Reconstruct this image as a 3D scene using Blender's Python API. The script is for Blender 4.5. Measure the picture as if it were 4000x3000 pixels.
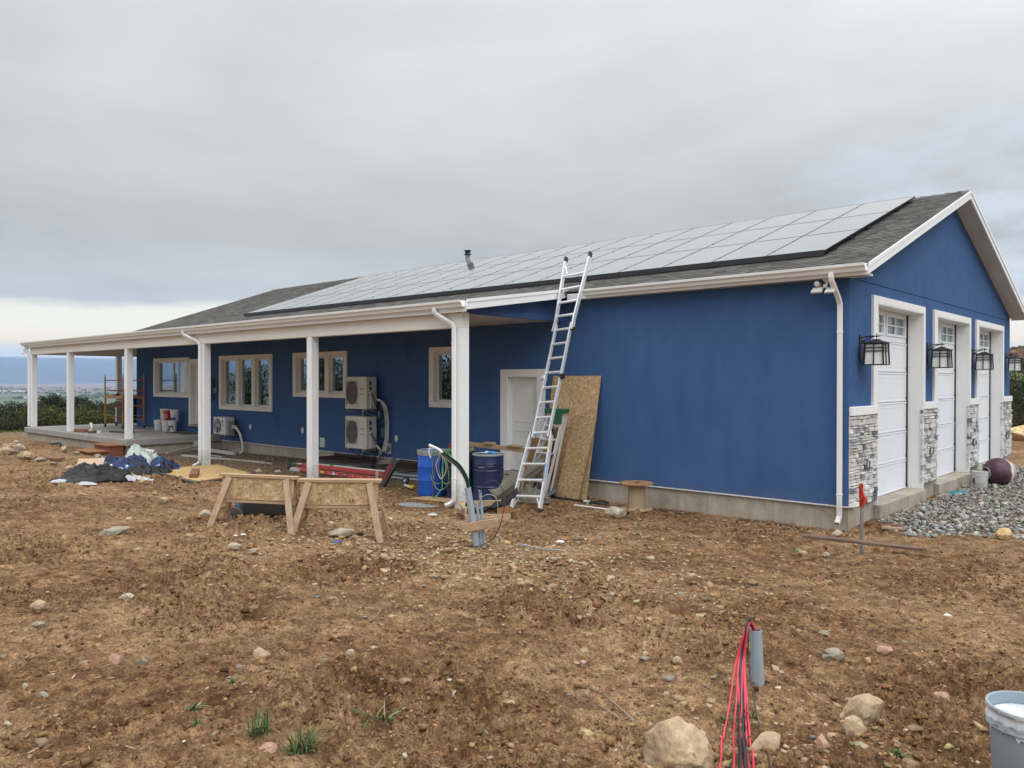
import bpy, bmesh, math, random
import numpy as np
from mathutils import Vector, Matrix, Euler, noise as mnoise
S = bpy.context.scene
for o in list(bpy.data.objects): bpy.data.objects.remove(o)
R = math.radians
# ------------------------------------------------------------------ camera, sky, sun, exposure
CAM = Vector((4.4248, -12.7208, 1.9908))
YAW, PITCH, ROLL, FPX = 0.7396, -0.0053, 0.0012, 3071.3
cd = bpy.data.cameras.new('camera'); cam = bpy.data.objects.new('camera', cd); S.collection.objects.link(cam)
cd.sensor_fit = 'HORIZONTAL'; cd.sensor_width = 36; cd.lens = 36 * FPX / 4000; cd.clip_start = .05; cd.clip_end = 40000
f_ = Vector((-math.sin(YAW) * math.cos(PITCH), math.cos(YAW) * math.cos(PITCH), math.sin(PITCH)))
r0 = Vector((math.cos(YAW), math.sin(YAW), 0)); u0 = r0.cross(f_)
r_ = r0 * math.cos(ROLL) + u0 * math.sin(ROLL); u_ = u0 * math.cos(ROLL) - r0 * math.sin(ROLL)
m = Matrix((r_, u_, -f_)).transposed().to_4x4(); m.translation = CAM; cam.matrix_world = m
S.camera = cam
S.view_settings.view_transform = 'Standard'; S.view_settings.look = 'None'; S.view_settings.gamma = 1
S.view_settings.use_curve_mapping = False; S.view_settings.exposure = 0.27
S.render.engine = 'CYCLES'; S.cycles.use_denoising = True
S.cycles.max_bounces = 8; S.cycles.volume_bounces = 1; S.cycles.transparent_max_bounces = 12; S.cycles.sample_clamp_indirect = 6

SUN_EL, SUN_AZ = R(38), R(62)          # azimuth measured from -y towards +x
sd = bpy.data.lights.new('sun', 'SUN'); sun = bpy.data.objects.new('sun', sd); S.collection.objects.link(sun)
sd.energy = 0.85; sd.angle = R(35); sd.color = (.99, .99, 1.0)
sv = Vector((math.sin(SUN_AZ) * math.cos(SUN_EL), -math.cos(SUN_AZ) * math.cos(SUN_EL), math.sin(SUN_EL)))
sun.rotation_euler = sv.to_track_quat('Z', 'Y').to_euler(); sun.location = (20, -20, 30)

W = bpy.data.worlds.new('World'); S.world = W; W.use_nodes = True
nt = W.node_tree; nt.nodes.clear()
def N(nt, t, **k):
    n = nt.nodes.new(t)
    for a, b in k.items():
        if a.startswith('i_'): n.inputs[a[2:].replace('_', ' ')].default_value = b
        else: setattr(n, a, b)
    return n
def L(nt, a, b): nt.links.new(a, b)
def ramp(nt, fac, stops, interp='LINEAR'):
    n = nt.nodes.new('ShaderNodeValToRGB'); cr = n.color_ramp; cr.interpolation = interp
    while len(cr.elements) < len(stops): cr.elements.new(.5)
    for e, (p, c) in zip(cr.elements, stops):
        e.position = p; e.color = (*c, 1) if len(c) == 3 else c
    if fac is not None: L(nt, fac, n.inputs[0])
    return n.outputs[0]
def mix(nt, fac, a, b, blend='MIX'):
    n = nt.nodes.new('ShaderNodeMix'); n.data_type = 'RGBA'; n.blend_type = blend
    for i, v in ((0, fac), (6, a), (7, b)):
        if isinstance(v, (int, float)): n.inputs[i].default_value = v
        elif isinstance(v, tuple): n.inputs[i].default_value = (*v, 1)
        else: L(nt, v, n.inputs[i])
    return n.outputs[2]
def mth(nt, op, a, b=0., clamp=False):
    n = nt.nodes.new('ShaderNodeMath'); n.operation = op; n.use_clamp = clamp
    for i, v in ((0, a), (1, b)):
        if isinstance(v, (int, float)): n.inputs[i].default_value = v
        else: L(nt, v, n.inputs[i])
    return n.outputs[0]
tc = N(nt, 'ShaderNodeTexCoord'); sep = N(nt, 'ShaderNodeSeparateXYZ'); L(nt, tc.outputs['Generated'], sep.inputs[0])
z = sep.outputs[2]
# cloud coordinates: direction projected onto a flat cloud deck, so clouds flatten towards the horizon
zc = mth(nt, 'ADD', mth(nt, 'MAXIMUM', z, 0.0), .14)
cx_ = mth(nt, 'DIVIDE', sep.outputs[0], zc); cy_ = mth(nt, 'DIVIDE', sep.outputs[1], zc)
cmb = N(nt, 'ShaderNodeCombineXYZ'); L(nt, cx_, cmb.inputs[0]); L(nt, cy_, cmb.inputs[1]); L(nt, mth(nt, 'MULTIPLY', z, 3.), cmb.inputs[2])
n1 = N(nt, 'ShaderNodeTexNoise', i_Scale=.42, i_Detail=5., i_Roughness=.5, i_Distortion=.3); L(nt, cmb.outputs[0], n1.inputs[0])
n2 = N(nt, 'ShaderNodeTexNoise', i_Scale=1.3, i_Detail=6., i_Roughness=.55, i_Distortion=.5); L(nt, cmb.outputs[0], n2.inputs[0])
nn = mth(nt, 'ADD', mth(nt, 'MULTIPLY', n1.outputs[0], .75), mth(nt, 'MULTIPLY', n2.outputs[0], .25))
# overcast deck: grey body, brighter high up (CIE overcast: zenith several times the horizon)
elev = ramp(nt, z, [(0, (.52, .52, .50)), (.085, (.48, .485, .47)), (.16, (.43, .442, .432)), (.25, (.50, .518, .508)), (.36, (.60, .62, .615)), (.45, (.70, .73, .735)), (.62, (1.45, 1.5, 1.54)), (1, (2.4, 2.46, 2.52))])
var = ramp(nt, nn, [(.36, (.80, .80, .81)), (.5, (.985, .985, .98)), (.64, (1.18, 1.185, 1.185))])
deck = mix(nt, 1., elev, var, 'MULTIPLY')
# physically based clear sky behind the deck, seen in the thin places to the right
sk = N(nt, 'ShaderNodeTexSky'); sk.sky_type = 'NISHITA'; sk.sun_disc = False; sk.sun_elevation = SUN_EL; sk.sun_rotation = math.pi - SUN_AZ; sk.dust_density = 2
skc = mix(nt, 1., sk.outputs[0], (.11, .11, .11), 'MULTIPLY')
# break in the deck near the horizon: pale cream light
dv = N(nt, 'ShaderNodeVectorMath', operation='DOT_PRODUCT'); L(nt, tc.outputs['Generated'], dv.inputs[0]); dv.inputs[1].default_value = (-.06, .998, 0)
right = ramp(nt, dv.outputs['Value'], [(.88, (0, 0, 0)), (1.0, (1, 1, 1))])
zz = mth(nt, 'ADD', z, mth(nt, 'MULTIPLY', mth(nt, 'SUBTRACT', n2.outputs[0], .5), -.035))
glow_m = ramp(nt, zz, [(.02, (1, 1, 1)), (.083, (1, 1, 1)), (.094, (0, 0, 0))])
glow_c = ramp(nt, z, [(.0, (.78, .72, .64)), (.034, (.80, .75, .68)), (.043, (1.15, .90, .52)), (.058, (1.02, .93, .70)), (.085, (.88, .85, .70))])
sky1 = mix(nt, glow_m, deck, glow_c)
n3 = N(nt, 'ShaderNodeTexNoise', i_Scale=2.2, i_Detail=7., i_Roughness=.6); L(nt, cmb.outputs[0], n3.inputs[0])
thin = mth(nt, 'MULTIPLY', ramp(nt, n3.outputs[0], [(.40, (0, 0, 0)), (.60, (1, 1, 1))]), right)
thin = mth(nt, 'MULTIPLY', thin, ramp(nt, z, [(.05, (.5, .5, .5)), (.10, (1, 1, 1)), (.28, (.9, .9, .9)), (.42, (0, 0, 0))]))
lightc = mix(nt, .55, (.82, .86, .93), skc)
sky2 = mix(nt, mth(nt, 'MULTIPLY', thin, .75), sky1, mix(nt, .5, (.80, .86, .95), lightc, 'MIX'))
bg = N(nt, 'ShaderNodeBackground', i_Strength=1.0); L(nt, sky2, bg.inputs[0])
wo = N(nt, 'ShaderNodeOutputWorld'); L(nt, bg.outputs[0], wo.inputs[0])

# ------------------------------------------------------------------ materials
MATS = {}
def base_mat(name):
    m = bpy.data.materials.new(name); m.use_nodes = True; nt = m.node_tree
    return m, nt, nt.nodes['Principled BSDF']
def coords(nt, kind='Object', scale=(1, 1, 1)):
    t = N(nt, 'ShaderNodeTexCoord'); mp = N(nt, 'ShaderNodeMapping'); mp.inputs['Scale'].default_value = scale
    L(nt, t.outputs[kind], mp.inputs[0]); return mp.outputs[0]
def nz(nt, v, scale, detail=4., rough=.55, dist=0.):
    n = N(nt, 'ShaderNodeTexNoise', i_Scale=float(scale), i_Detail=float(detail), i_Roughness=rough, i_Distortion=dist); L(nt, v, n.inputs[0]); return n.outputs[0]
def bump(nt, b, h, strength=.3, dist=.01):
    n = N(nt, 'ShaderNodeBump'); n.inputs['Strength'].default_value = strength; n.inputs['Distance'].default_value = dist
    L(nt, h, n.inputs['Height']); L(nt, n.outputs[0], b.inputs['Normal'])
def mat(name, col, rough=.6, metal=0., col2=None, vs=6., amt=.5, bs=0., bstr=.2, bd=.004, scale=(1, 1, 1), spec=.5, dirt=0., rv=0.):
    """painted or plain surface: base colour, a second colour mixed in by noise, fine bump, optional specks of dirt"""
    if name in MATS: return MATS[name]
    m, nt, b = base_mat(name); v = coords(nt, scale=scale)
    c2 = col2 or tuple(min(1, c * .82) for c in col)
    f = nz(nt, v, vs, 5, .6)
    c = mix(nt, ramp(nt, f, [(.5 - amt / 2, (0, 0, 0)), (.5 + amt / 2, (1, 1, 1))]), col, c2)
    if dirt:
        d = nz(nt, v, vs * 2.7, 8, .7)
        c = mix(nt, mth(nt, 'MULTIPLY', ramp(nt, d, [(.55, (0, 0, 0)), (.72, (1, 1, 1))]), dirt), c, (.16, .115, .07))
    L(nt, c, b.inputs['Base Color']); b.inputs['Roughness'].default_value = rough; b.inputs['Metallic'].default_value = metal
    b.inputs['Specular IOR Level'].default_value = spec
    if rv: L(nt, mth(nt, 'ADD', mth(nt, 'MULTIPLY', f, rv), rough - rv / 2), b.inputs['Roughness'])
    if bs: bump(nt, b, nz(nt, v, bs, 5, .6), bstr, bd)
    MATS[name] = m; return m
def vcol_mat(name, rough=.85, bs=40, bstr=.5, bd=.01, vs=9., amt=.35, spec=.3):
    """colour from the mesh's own colour attribute, mottled"""
    m, nt, b = base_mat(name); a = N(nt, 'ShaderNodeVertexColor', layer_name='Col'); v = coords(nt)
    f = nz(nt, v, vs, 6, .65)
    c = mix(nt, amt, a.outputs[0], ramp(nt, f, [(.3, (.35, .33, .30)), (.7, (1.5, 1.5, 1.5))]), 'MULTIPLY')
    L(nt, c, b.inputs['Base Color']); b.inputs['Roughness'].default_value = rough; b.inputs['Specular IOR Level'].default_value = spec
    bump(nt, b, nz(nt, v, bs, 5, .65), bstr, bd); MATS[name] = m; return m

# stucco: fine granular finish with slow trowel blotches
def stucco(name, col, col2, k=1., splash=False):
    m, nt, b = base_mat(name); v = coords(nt)
    big = nz(nt, v, .9, 4, .55, .4); mid = nz(nt, coords(nt, scale=(1, 1, .35)), 3.2, 6, .65); fine = nz(nt, v, 160, 3, .6)
    c = mix(nt, ramp(nt, big, [(.32, (0, 0, 0)), (.68, (1, 1, 1))]), col, col2)
    c = mix(nt, .55 * k, c, ramp(nt, mid, [(.3, (.76, .79, .85)), (.5, (1, 1, 1)), (.72, (1.16, 1.14, 1.08))]), 'MULTIPLY')
    c = mix(nt, .3 * k, c, ramp(nt, nz(nt, v, 1.1, 3, .5, 1.2), [(.38, (.88, .90, .93)), (.5, (1, 1, 1)), (.56, (1.06, 1.06, 1.05)), (.6, (.98, .98, .98))]), 'MULTIPLY')
    c = mix(nt, .5, c, ramp(nt, fine, [(.3, (.72, .72, .75)), (.7, (1.2, 1.2, 1.2))]), 'MULTIPLY')
    if splash:   # mud thrown up by rain along the foot of the wall
        s = N(nt, 'ShaderNodeSeparateXYZ'); L(nt, v, s.inputs[0])
        hgt = mth(nt, 'ADD', s.outputs[2], mth(nt, 'MULTIPLY', nz(nt, v, 5, 8, .75), -.55)); hm_ = ramp(nt, hgt, [(.02, (1, 1, 1)), (.22, (0, 0, 0))])
        c = mix(nt, mth(nt, 'MULTIPLY', mth(nt, 'MULTIPLY', hm_, ramp(nt, nz(nt, v, 40, 5, .7), [(.4, (0, 0, 0)), (.65, (1, 1, 1))])), .45), c, (.17, .125, .085))
    L(nt, c, b.inputs['Base Color']); b.inputs['Roughness'].default_value = .92; b.inputs['Specular IOR Level'].default_value = .18
    bump(nt, b, nz(nt, v, 120, 4, .7), .5, .004); MATS[name] = m; return m
BLUE = stucco('blue_stucco', (.051, .109, .252), (.056, .119, .268), 1., True)
WHITE_ST = stucco('white_stucco', (.82, .82, .80), (.78, .78, .76), .2)
BEAM = stucco('warm_bounce_stucco', (.80, .775, .715), (.76, .735, .675), .2)  # white stucco with warm light bounced off the soil put into its colour
PAINTW = mat('white_metal_trim', (.84, .85, .85), .42, vs=3, amt=.6, col2=(.79, .80, .80))
def muddy(m, z0, z1, k):      # dirt smeared on the feet of posts and downspouts
    nt = m.node_tree; b = nt.nodes['Principled BSDF']; v = coords(nt); s = N(nt, 'ShaderNodeSeparateXYZ'); L(nt, v, s.inputs[0]); old = b.inputs['Base Color'].links[0].from_socket
    h = mth(nt, 'ADD', s.outputs[2], mth(nt, 'MULTIPLY', nz(nt, v, 7, 7, .75), -.5)); f = ramp(nt, h, [(z0, (1, 1, 1)), (z1, (0, 0, 0))])
    L(nt, mix(nt, mth(nt, 'MULTIPLY', mth(nt, 'MULTIPLY', f, ramp(nt, nz(nt, v, 30, 5, .7), [(.38, (.2, .2, .2)), (.6, (1, 1, 1))])), k), old, (.20, .145, .095)), b.inputs['Base Color'])
muddy(PAINTW, .0, .25, .5)
VINYL = mat('white_vinyl', (.74, .73, .70), .35, vs=5)
SOFFIT = mat('soffit', (.62, .60, .55), .5, vs=2)
GARAGE = mat('garage_door_steel', (.82, .84, .88), .38, vs=2.5, amt=.7, col2=(.74, .77, .82), bs=60, bstr=.08)
DOORP = mat('door_paint', (.80, .80, .77), .4, vs=3)
BLACKM = mat('black_metal', (.012, .012, .014), .45, vs=20, amt=.8, col2=(.03, .03, .03))
BLACKP = mat('black_plastic', (.014, .014, .015), .5, vs=12, col2=(.035, .034, .032), amt=.8)
GALV = mat('galvanised_steel', (.45, .47, .48), .42, .8, vs=14, col2=(.30, .31, .32), rv=.3)
ALU = mat('aluminium', (.80, .82, .84), .38, .45, vs=18, col2=(.66, .67, .68), amt=.7, rv=.25, bs=90, bstr=.05, dirt=.25)
def concrete():
    m, nt, b = base_mat('concrete'); v = coords(nt)
    f = nz(nt, v, 1.6, 8, .65); g = nz(nt, coords(nt, scale=(2.5, 2.5, .5)), 3, 5, .6); h = nz(nt, v, 45, 4, .7)
    c = ramp(nt, f, [(.3, (.29, .25, .195)), (.5, (.39, .345, .28)), (.7, (.48, .44, .37))])
    c = mix(nt, .6, c, ramp(nt, g, [(.3, (.68, .66, .63)), (.55, (1, 1, 1)), (.75, (1.15, 1.13, 1.1))]), 'MULTIPLY')
    c = mix(nt, .35, c, ramp(nt, h, [(.3, (.6, .6, .6)), (.7, (1.25, 1.25, 1.25))]), 'MULTIPLY')
    # pour joints every 1.2 m
    s = N(nt, 'ShaderNodeSeparateXYZ'); t = N(nt, 'ShaderNodeTexCoord'); L(nt, t.outputs['Object'], s.inputs[0])
    q = mth(nt, 'FRACT', mth(nt, 'DIVIDE', mth(nt, 'ADD', s.outputs[0], s.outputs[1]), 1.22))
    j = mth(nt, 'LESS_THAN', q, .008)
    c = mix(nt, mth(nt, 'MULTIPLY', j, .65), c, (.09, .085, .08))
    # dirt line near the ground with a ragged top
    L(nt, c, b.inputs['Base Color']); b.inputs['Roughness'].default_value = .9; b.inputs['Specular IOR Level'].default_value = .25
    bump(nt, b, h, .35, .004); return m
CONC = concrete()
def shingles():
    m, nt, b = base_mat('asphalt_shingles'); v = coords(nt)
    s = N(nt, 'ShaderNodeSeparateXYZ'); L(nt, v, s.inputs[0])
    row = mth(nt, 'DIVIDE', s.outputs[1], .135)
    ri = mth(nt, 'FLOOR', row); rf = mth(nt, 'FRACT', row)
    # tabs of irregular width, offset in each course
    wob = N(nt, 'ShaderNodeCombineXYZ'); L(nt, mth(nt, 'DIVIDE', s.outputs[0], .21), wob.inputs[0]); L(nt, mth(nt, 'MULTIPLY', ri, 7.31), wob.inputs[1])
    vo = N(nt, 'ShaderNodeTexVoronoi'); vo.voronoi_dimensions = '2D'; vo.inputs['Scale'].default_value = 1.; vo.inputs['Randomness'].default_value = 1.; L(nt, wob.outputs[0], vo.inputs['Vector'])
    sv_ = N(nt, 'ShaderNodeSeparateColor'); L(nt, vo.outputs['Color'], sv_.inputs[0])
    c = ramp(nt, sv_.outputs[0], [(.0, (.062, .060, .057)), (.35, (.085, .081, .077)), (.65, (.110, .104, .097)), (1, (.145, .137, .126))])
    g = nz(nt, v, 260, 2, .7); c = mix(nt, .6, c, ramp(nt, g, [(.3, (.5, .5, .5)), (.7, (1.5, 1.5, 1.5))]), 'MULTIPLY')
    c = mix(nt, .5, c, ramp(nt, nz(nt, v, 1.2, 4), [(.3, (.75, .75, .75)), (.7, (1.25, 1.22, 1.18))]), 'MULTIPLY')
    L(nt, c, b.inputs['Base Color']); b.inputs['Roughness'].default_value = .95; b.inputs['Specular IOR Level'].default_value = .2
    bump(nt, b, mth(nt, 'ADD', mth(nt, 'MULTIPLY', g, .15), mth(nt, 'ADD', mth(nt, 'MULTIPLY', sv_.outputs[0], .4), 0)), .7, .006); return m
SHING = shingles()
def osb(name='osb', tint=(1, 1, 1)):
    m, nt, b = base_mat(name)
    cols = None; v = coords(nt)
    outs = []
    for k, (rot, sc) in enumerate((((0, 0, .5), (26, 26, 85)), ((.4, .3, 1.7), (80, 24, 26)), ((1.2, .8, .2), (26, 75, 30)))):
        t = N(nt, 'ShaderNodeTexCoord'); mp = N(nt, 'ShaderNodeMapping'); mp.inputs['Rotation'].default_value = rot; mp.inputs['Scale'].default_value = sc
        L(nt, t.outputs['Object'], mp.inputs[0]); vo = N(nt, 'ShaderNodeTexVoronoi'); vo.inputs['Scale'].default_value = 1.; L(nt, mp.outputs[0], vo.inputs['Vector'])
        sc_ = N(nt, 'ShaderNodeSeparateColor'); L(nt, vo.outputs['Color'], sc_.inputs[0]); outs.append((sc_.outputs[0], sc_.outputs[1]))
    f = mix(nt, mth(nt, 'GREATER_THAN', outs[1][1], .5), outs[0][0], outs[1][0]); f = mix(nt, mth(nt, 'GREATER_THAN', outs[2][1], .68), f, outs[2][0])
    t = tint
    c = ramp(nt, f, [(0, (.27 * t[0], .175 * t[1], .085 * t[2])), (.3, (.36 * t[0], .245 * t[1], .125 * t[2])), (.65, (.43 * t[0], .305 * t[1], .165 * t[2])), (1, (.56 * t[0], .43 * t[1], .26 * t[2]))])
    c = mix(nt, .5, c, ramp(nt, nz(nt, v, 2.2, 5), [(.3, (.72, .68, .62)), (.7, (1.15, 1.15, 1.15))]), 'MULTIPLY')
    L(nt, c, b.inputs['Base Color']); b.inputs['Roughness'].default_value = .75; b.inputs['Specular IOR Level'].default_value = .3
    bump(nt, b, f, .4, .002); MATS[name] = m; return m
OSB = osb(tint=(1.12, 1.10, 1.12))
def wood(name, c1, c2, axis=0, knots=True):
    m, nt, b = base_mat(name); sc = [22, 22, 22]; sc[axis] = 1.2
    v = coords(nt, scale=tuple(sc)); f = nz(nt, v, 1., 6, .6, .6)
    c = ramp(nt, f, [(.3, c1), (.55, tuple((a + d) / 2 for a, d in zip(c1, c2))), (.72, c2)])
    c = mix(nt, .5, c, ramp(nt, nz(nt, coords(nt), 4, 5), [(.3, (.66, .62, .58)), (.65, (1.1, 1.1, 1.1))]), 'MULTIPLY')
    if knots:
        k = nz(nt, coords(nt), 9, 2); c = mix(nt, mth(nt, 'MULTIPLY', ramp(nt, k, [(.70, (0, 0, 0)), (.76, (1, 1, 1))]), .7), c, (.10, .05, .025))
    L(nt, c, b.inputs['Base Color']); b.inputs['Roughness'].default_value = .72; b.inputs['Specular IOR Level'].default_value = .3
    bump(nt, b, f, .3, .002); MATS[name] = m; return m
PINE = wood('pine_lumber', (.34, .22, .13), (.50, .36, .23), 0); PINEZ = wood('pine_lumber_up', (.33, .22, .14), (.50, .37, .25), 2); PINEY = wood('pine_lumber_y', (.36, .24, .14), (.5, .37, .24), 1)
OLDW = wood('weathered_plank', (.10, .065, .045), (.22, .155, .11), 0); REDW = wood('treated_lumber', (.16, .062, .032), (.27, .12, .065), 0)
PLYB = wood('brown_plywood', (.22, .125, .06), (.33, .20, .10), 2)
def glass(name, tint=(.02, .025, .03), refl=.38):
    m = bpy.data.materials.new(name); m.use_nodes = True; nt = m.node_tree; nt.nodes.clear()
    o = N(nt, 'ShaderNodeOutputMaterial'); g = N(nt, 'ShaderNodeBsdfGlossy'); g.inputs['Roughness'].default_value = .01; g.inputs['Color'].default_value = (.80, .92, .98, 1)
    tr = N(nt, 'ShaderNodeBsdfTransparent'); tr.inputs[0].default_value = (.62, .66, .66, 1)
    fr = N(nt, 'ShaderNodeFresnel'); fr.inputs[0].default_value = 1.6
    fac = mth(nt, 'ADD', mth(nt, 'MULTIPLY', fr.outputs[0], .85), refl, True)
    mx = N(nt, 'ShaderNodeMixShader'); L(nt, fac, mx.inputs[0]); L(nt, tr.outputs[0], mx.inputs[1]); L(nt, g.outputs[0], mx.inputs[2]); L(nt, mx.outputs[0], o.inputs[0]); return m
GLASS = glass('window_glass')

# ------------------------------------------------------------------ mesh building
class MB:
    def __init__(s): s.v = []; s.f = []; s.col = []
    def add(s, vs, fs, col=None):
        b = len(s.v); s.v.extend([tuple(v) for v in vs]); s.f.extend([tuple(i + b for i in f) for f in fs]); s.col.extend([col] * len(fs)); return s
    def box(s, lo, hi, rot=None, c=None, col=None):
        x0, y0, z0 = lo; x1, y1, z1 = hi
        vs = [Vector(p) for p in ((x0, y0, z0), (x1, y0, z0), (x1, y1, z0), (x0, y1, z0), (x0, y0, z1), (x1, y0, z1), (x1, y1, z1), (x0, y1, z1))]
        if rot is not None:
            c = Vector(c) if c is not None else sum(vs, Vector()) / 8
            vs = [c + rot @ (p - c) for p in vs]
        return s.add(vs, [(0, 3, 2, 1), (4, 5, 6, 7), (0, 1, 5, 4), (1, 2, 6, 5), (2, 3, 7, 6), (3, 0, 4, 7)], col)
    def bar(s, a, b, w, h, up=(0, 0, 1), col=None):
        a = Vector(a); b = Vector(b); d = (b - a).normalized(); up = Vector(up)
        if abs(d.dot(up)) > .98: up = Vector((0, 1, 0))
        sx = d.cross(up).normalized(); sy = sx.cross(d).normalized()
        vs = [p + sx * (i * w / 2) + sy * (j * h / 2) for p in (a, b) for i, j in ((-1, -1), (1, -1), (1, 1), (-1, 1))]
        return s.add(vs, [(0, 1, 2, 3), (7, 6, 5, 4), (0, 4, 5, 1), (1, 5, 6, 2), (2, 6, 7, 3), (3, 7, 4, 0)], col)
    def tube(s, pts, r, n=10, cap=True, col=None):
        pts = [Vector(p) for p in pts]; rs = r if isinstance(r, (list, tuple)) else [r] * len(pts); vs = []; prev = None
        for i, p in enumerate(pts):
            d = (pts[min(i + 1, len(pts) - 1)] - pts[max(i - 1, 0)]).normalized()
            u = prev if prev is not None else (Vector((0, 0, 1)) if abs(d.z) < .9 else Vector((1, 0, 0)))
            a = (u - d * u.dot(d)).normalized(); b = d.cross(a); prev = a
            vs += [p + (a * math.cos(2 * math.pi * k / n) + b * math.sin(2 * math.pi * k / n)) * rs[i] for k in range(n)]
        fs = [(i * n + k, i * n + (k + 1) % n, (i + 1) * n + (k + 1) % n, (i + 1) * n + k) for i in range(len(pts) - 1) for k in range(n)]
        if cap: fs += [tuple(range(n))[::-1], tuple((len(pts) - 1) * n + k for k in range(n))]
        return s.add(vs, fs, col)
    def lathe(s, prof, at=(0, 0, 0), n=32, rot=None, col=None, cap=True):
        at = Vector(at); vs = []
        for r, z in prof:
            for k in range(n):
                p = Vector((r * math.cos(2 * math.pi * k / n), r * math.sin(2 * math.pi * k / n), z))
                vs.append(at + (rot @ p if rot is not None else p))
        m = len(prof)
        fs = [(i * n + k, i * n + (k + 1) % n, (i + 1) * n + (k + 1) % n, (i + 1) * n + k) for i in range(m - 1) for k in range(n)]
        if cap: fs += [tuple(range(n))[::-1], tuple((m - 1) * n + k for k in range(n))]
        return s.add(vs, fs, col)
    def prism(s, poly, off, col=None):
        off = Vector(off); n = len(poly); vs = [Vector(p) for p in poly] + [Vector(p) + off for p in poly]
        return s.add(vs, [tuple(range(n))[::-1], tuple(range(n, 2 * n))] + [(i, (i + 1) % n, n + (i + 1) % n, n + i) for i in range(n)], col)
    def grid(s, P, nu, nv, col=None):
        return s.add(P, [(j * nu + i, j * nu + i + 1, (j + 1) * nu + i + 1, (j + 1) * nu + i) for j in range(nv - 1) for i in range(nu - 1)], col)
def mesh_obj(name, me, m, parent=None):
    o = bpy.data.objects.new(name, me); S.collection.objects.link(o)
    if m: me.materials.append(m)
    if parent is not None: o.parent = parent
    return o
def part(name, mb, m, parent=None, bev=0., smooth=False, seg=2, subdiv=0):
    """one mesh object; vertices are given relative to the thing's own base"""
    me = bpy.data.meshes.new(name)
    base = Vector(parent['_base']) if parent is not None and '_base' in parent else Vector()
    me.from_pydata([tuple(Vector(v) - base) for v in mb.v], [], mb.f); me.validate(); me.update()
    bm = bmesh.new(); bm.from_mesh(me); bmesh.ops.recalc_face_normals(bm, faces=bm.faces); bm.to_mesh(me); bm.free()
    if any(c is not None for c in mb.col) and len(me.polygons) == len(mb.col):
        ca = me.color_attributes.new('Col', 'FLOAT_COLOR', 'CORNER')
        arr = np.ones((len(me.loops), 4), 'f')
        for p, c in zip(me.polygons, mb.col):
            for li in p.loop_indices: arr[li, :3] = c or (.5, .5, .5)
        ca.data.foreach_set('color', arr.ravel())
    if smooth:
        me.polygons.foreach_set('use_smooth', [True] * len(me.polygons))
        if smooth != 'all': me.set_sharp_from_angle(angle=R(38))
    o = mesh_obj(name, me, m, parent)
    if bev:
        b = o.modifiers.new('bevel', 'BEVEL'); b.width = bev; b.segments = seg; b.limit_method = 'ANGLE'; b.angle_limit = R(40)
    if subdiv:
        b = o.modifiers.new('sub', 'SUBSURF'); b.levels = b.render_levels = subdiv
    return o
def tag(o, label=None, cat=None, group=None, kind=None):
    for k, v in (('label', label), ('category', cat), ('group', group), ('kind', kind)):
        if v: o[k] = v
    return o
def thing(name, label, cat, base=(0, 0, 0), group=None):
    o = bpy.data.objects.new(name, None); S.collection.objects.link(o); o.location = base; o.empty_display_size = .1
    o['_base'] = tuple(base); return tag(o, label, cat, group)
def sub(parent, child):           # hang a part under a part of the same thing
    child.parent = parent; return child
def spart(name, mb, m, parent, root, **k):
    o = part(name, mb, m, root, **k); o.parent = parent; return o
def copy_tree(o, parent=None):
    c = o.copy(); S.collection.objects.link(c); c.parent = parent
    for ch in [x for x in bpy.data.objects if x.parent == o]: copy_tree(ch, c)
    return c
def single(name, mb, m, label, cat, base, group=None, **k):

    me_o = part(name, mb, m, None, **k)
    me_o.data.transform(Matrix.Translation(-Vector(base))); me_o.location = base
    return tag(me_o, label, cat, group)
def textmb(txt, size, ext=.002, font=None):
    """lettering as a mesh, centred on the origin, in the x-z plane facing -y"""
    cu = bpy.data.curves.new('t', 'FONT'); cu.body = txt; cu.size = size; cu.extrude = ext; cu.align_x = 'CENTER'; cu.align_y = 'CENTER'
    o = bpy.data.objects.new('t', cu); S.collection.objects.link(o)
    me = bpy.data.meshes.new_from_object(o.evaluated_get(bpy.context.evaluated_depsgraph_get()))
    mb = MB(); mb.add([(v.co.x, -v.co.z, v.co.y) for v in me.vertices], [tuple(p.vertices) for p in me.polygons])
    bpy.data.objects.remove(o); bpy.data.meshes.remove(me); return mb
def xform(mb, M_):
    mb.v = [tuple(M_ @ Vector(v)) for v in mb.v]; return mb

# value noise for terrain and rocks
def _h(ix, iy, seed):
    n = (ix * 374761393 + iy * 668265263 + seed * 1442695041) & 0x7fffffff
    n = ((n ^ (n >> 13)) * 1274126177) & 0x7fffffff
    return ((n ^ (n >> 16)) & 0xffff) / 65535.
def vnoise(x, y, seed=0):
    x = np.asarray(x, float); y = np.asarray(y, float)
    ix = np.floor(x).astype(np.int64); iy = np.floor(y).astype(np.int64); fx = x - ix; fy = y - iy
    fx = fx * fx * (3 - 2 * fx); fy = fy * fy * (3 - 2 * fy)
    a = _h(ix, iy, seed); b = _h(ix + 1, iy, seed); c = _h(ix, iy + 1, seed); d = _h(ix + 1, iy + 1, seed)
    return (a * (1 - fx) + b * fx) * (1 - fy) + (c * (1 - fx) + d * fx) * fy
def fbm(x, y, sc, oct=4, seed=0, gain=.5):
    t = 0; a = 1; n = 0; ca, sa = math.cos(.6), math.sin(.6)
    x, y = np.asarray(x) / sc, np.asarray(y) / sc
    for i in range(oct):
        t = t + a * vnoise(x, y, seed + i * 17); n += a; a *= gain; x, y = (x * ca - y * sa) * 2.03 + 11.3, (x * sa + y * ca) * 2.03 + 5.7
    return t / n
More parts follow.
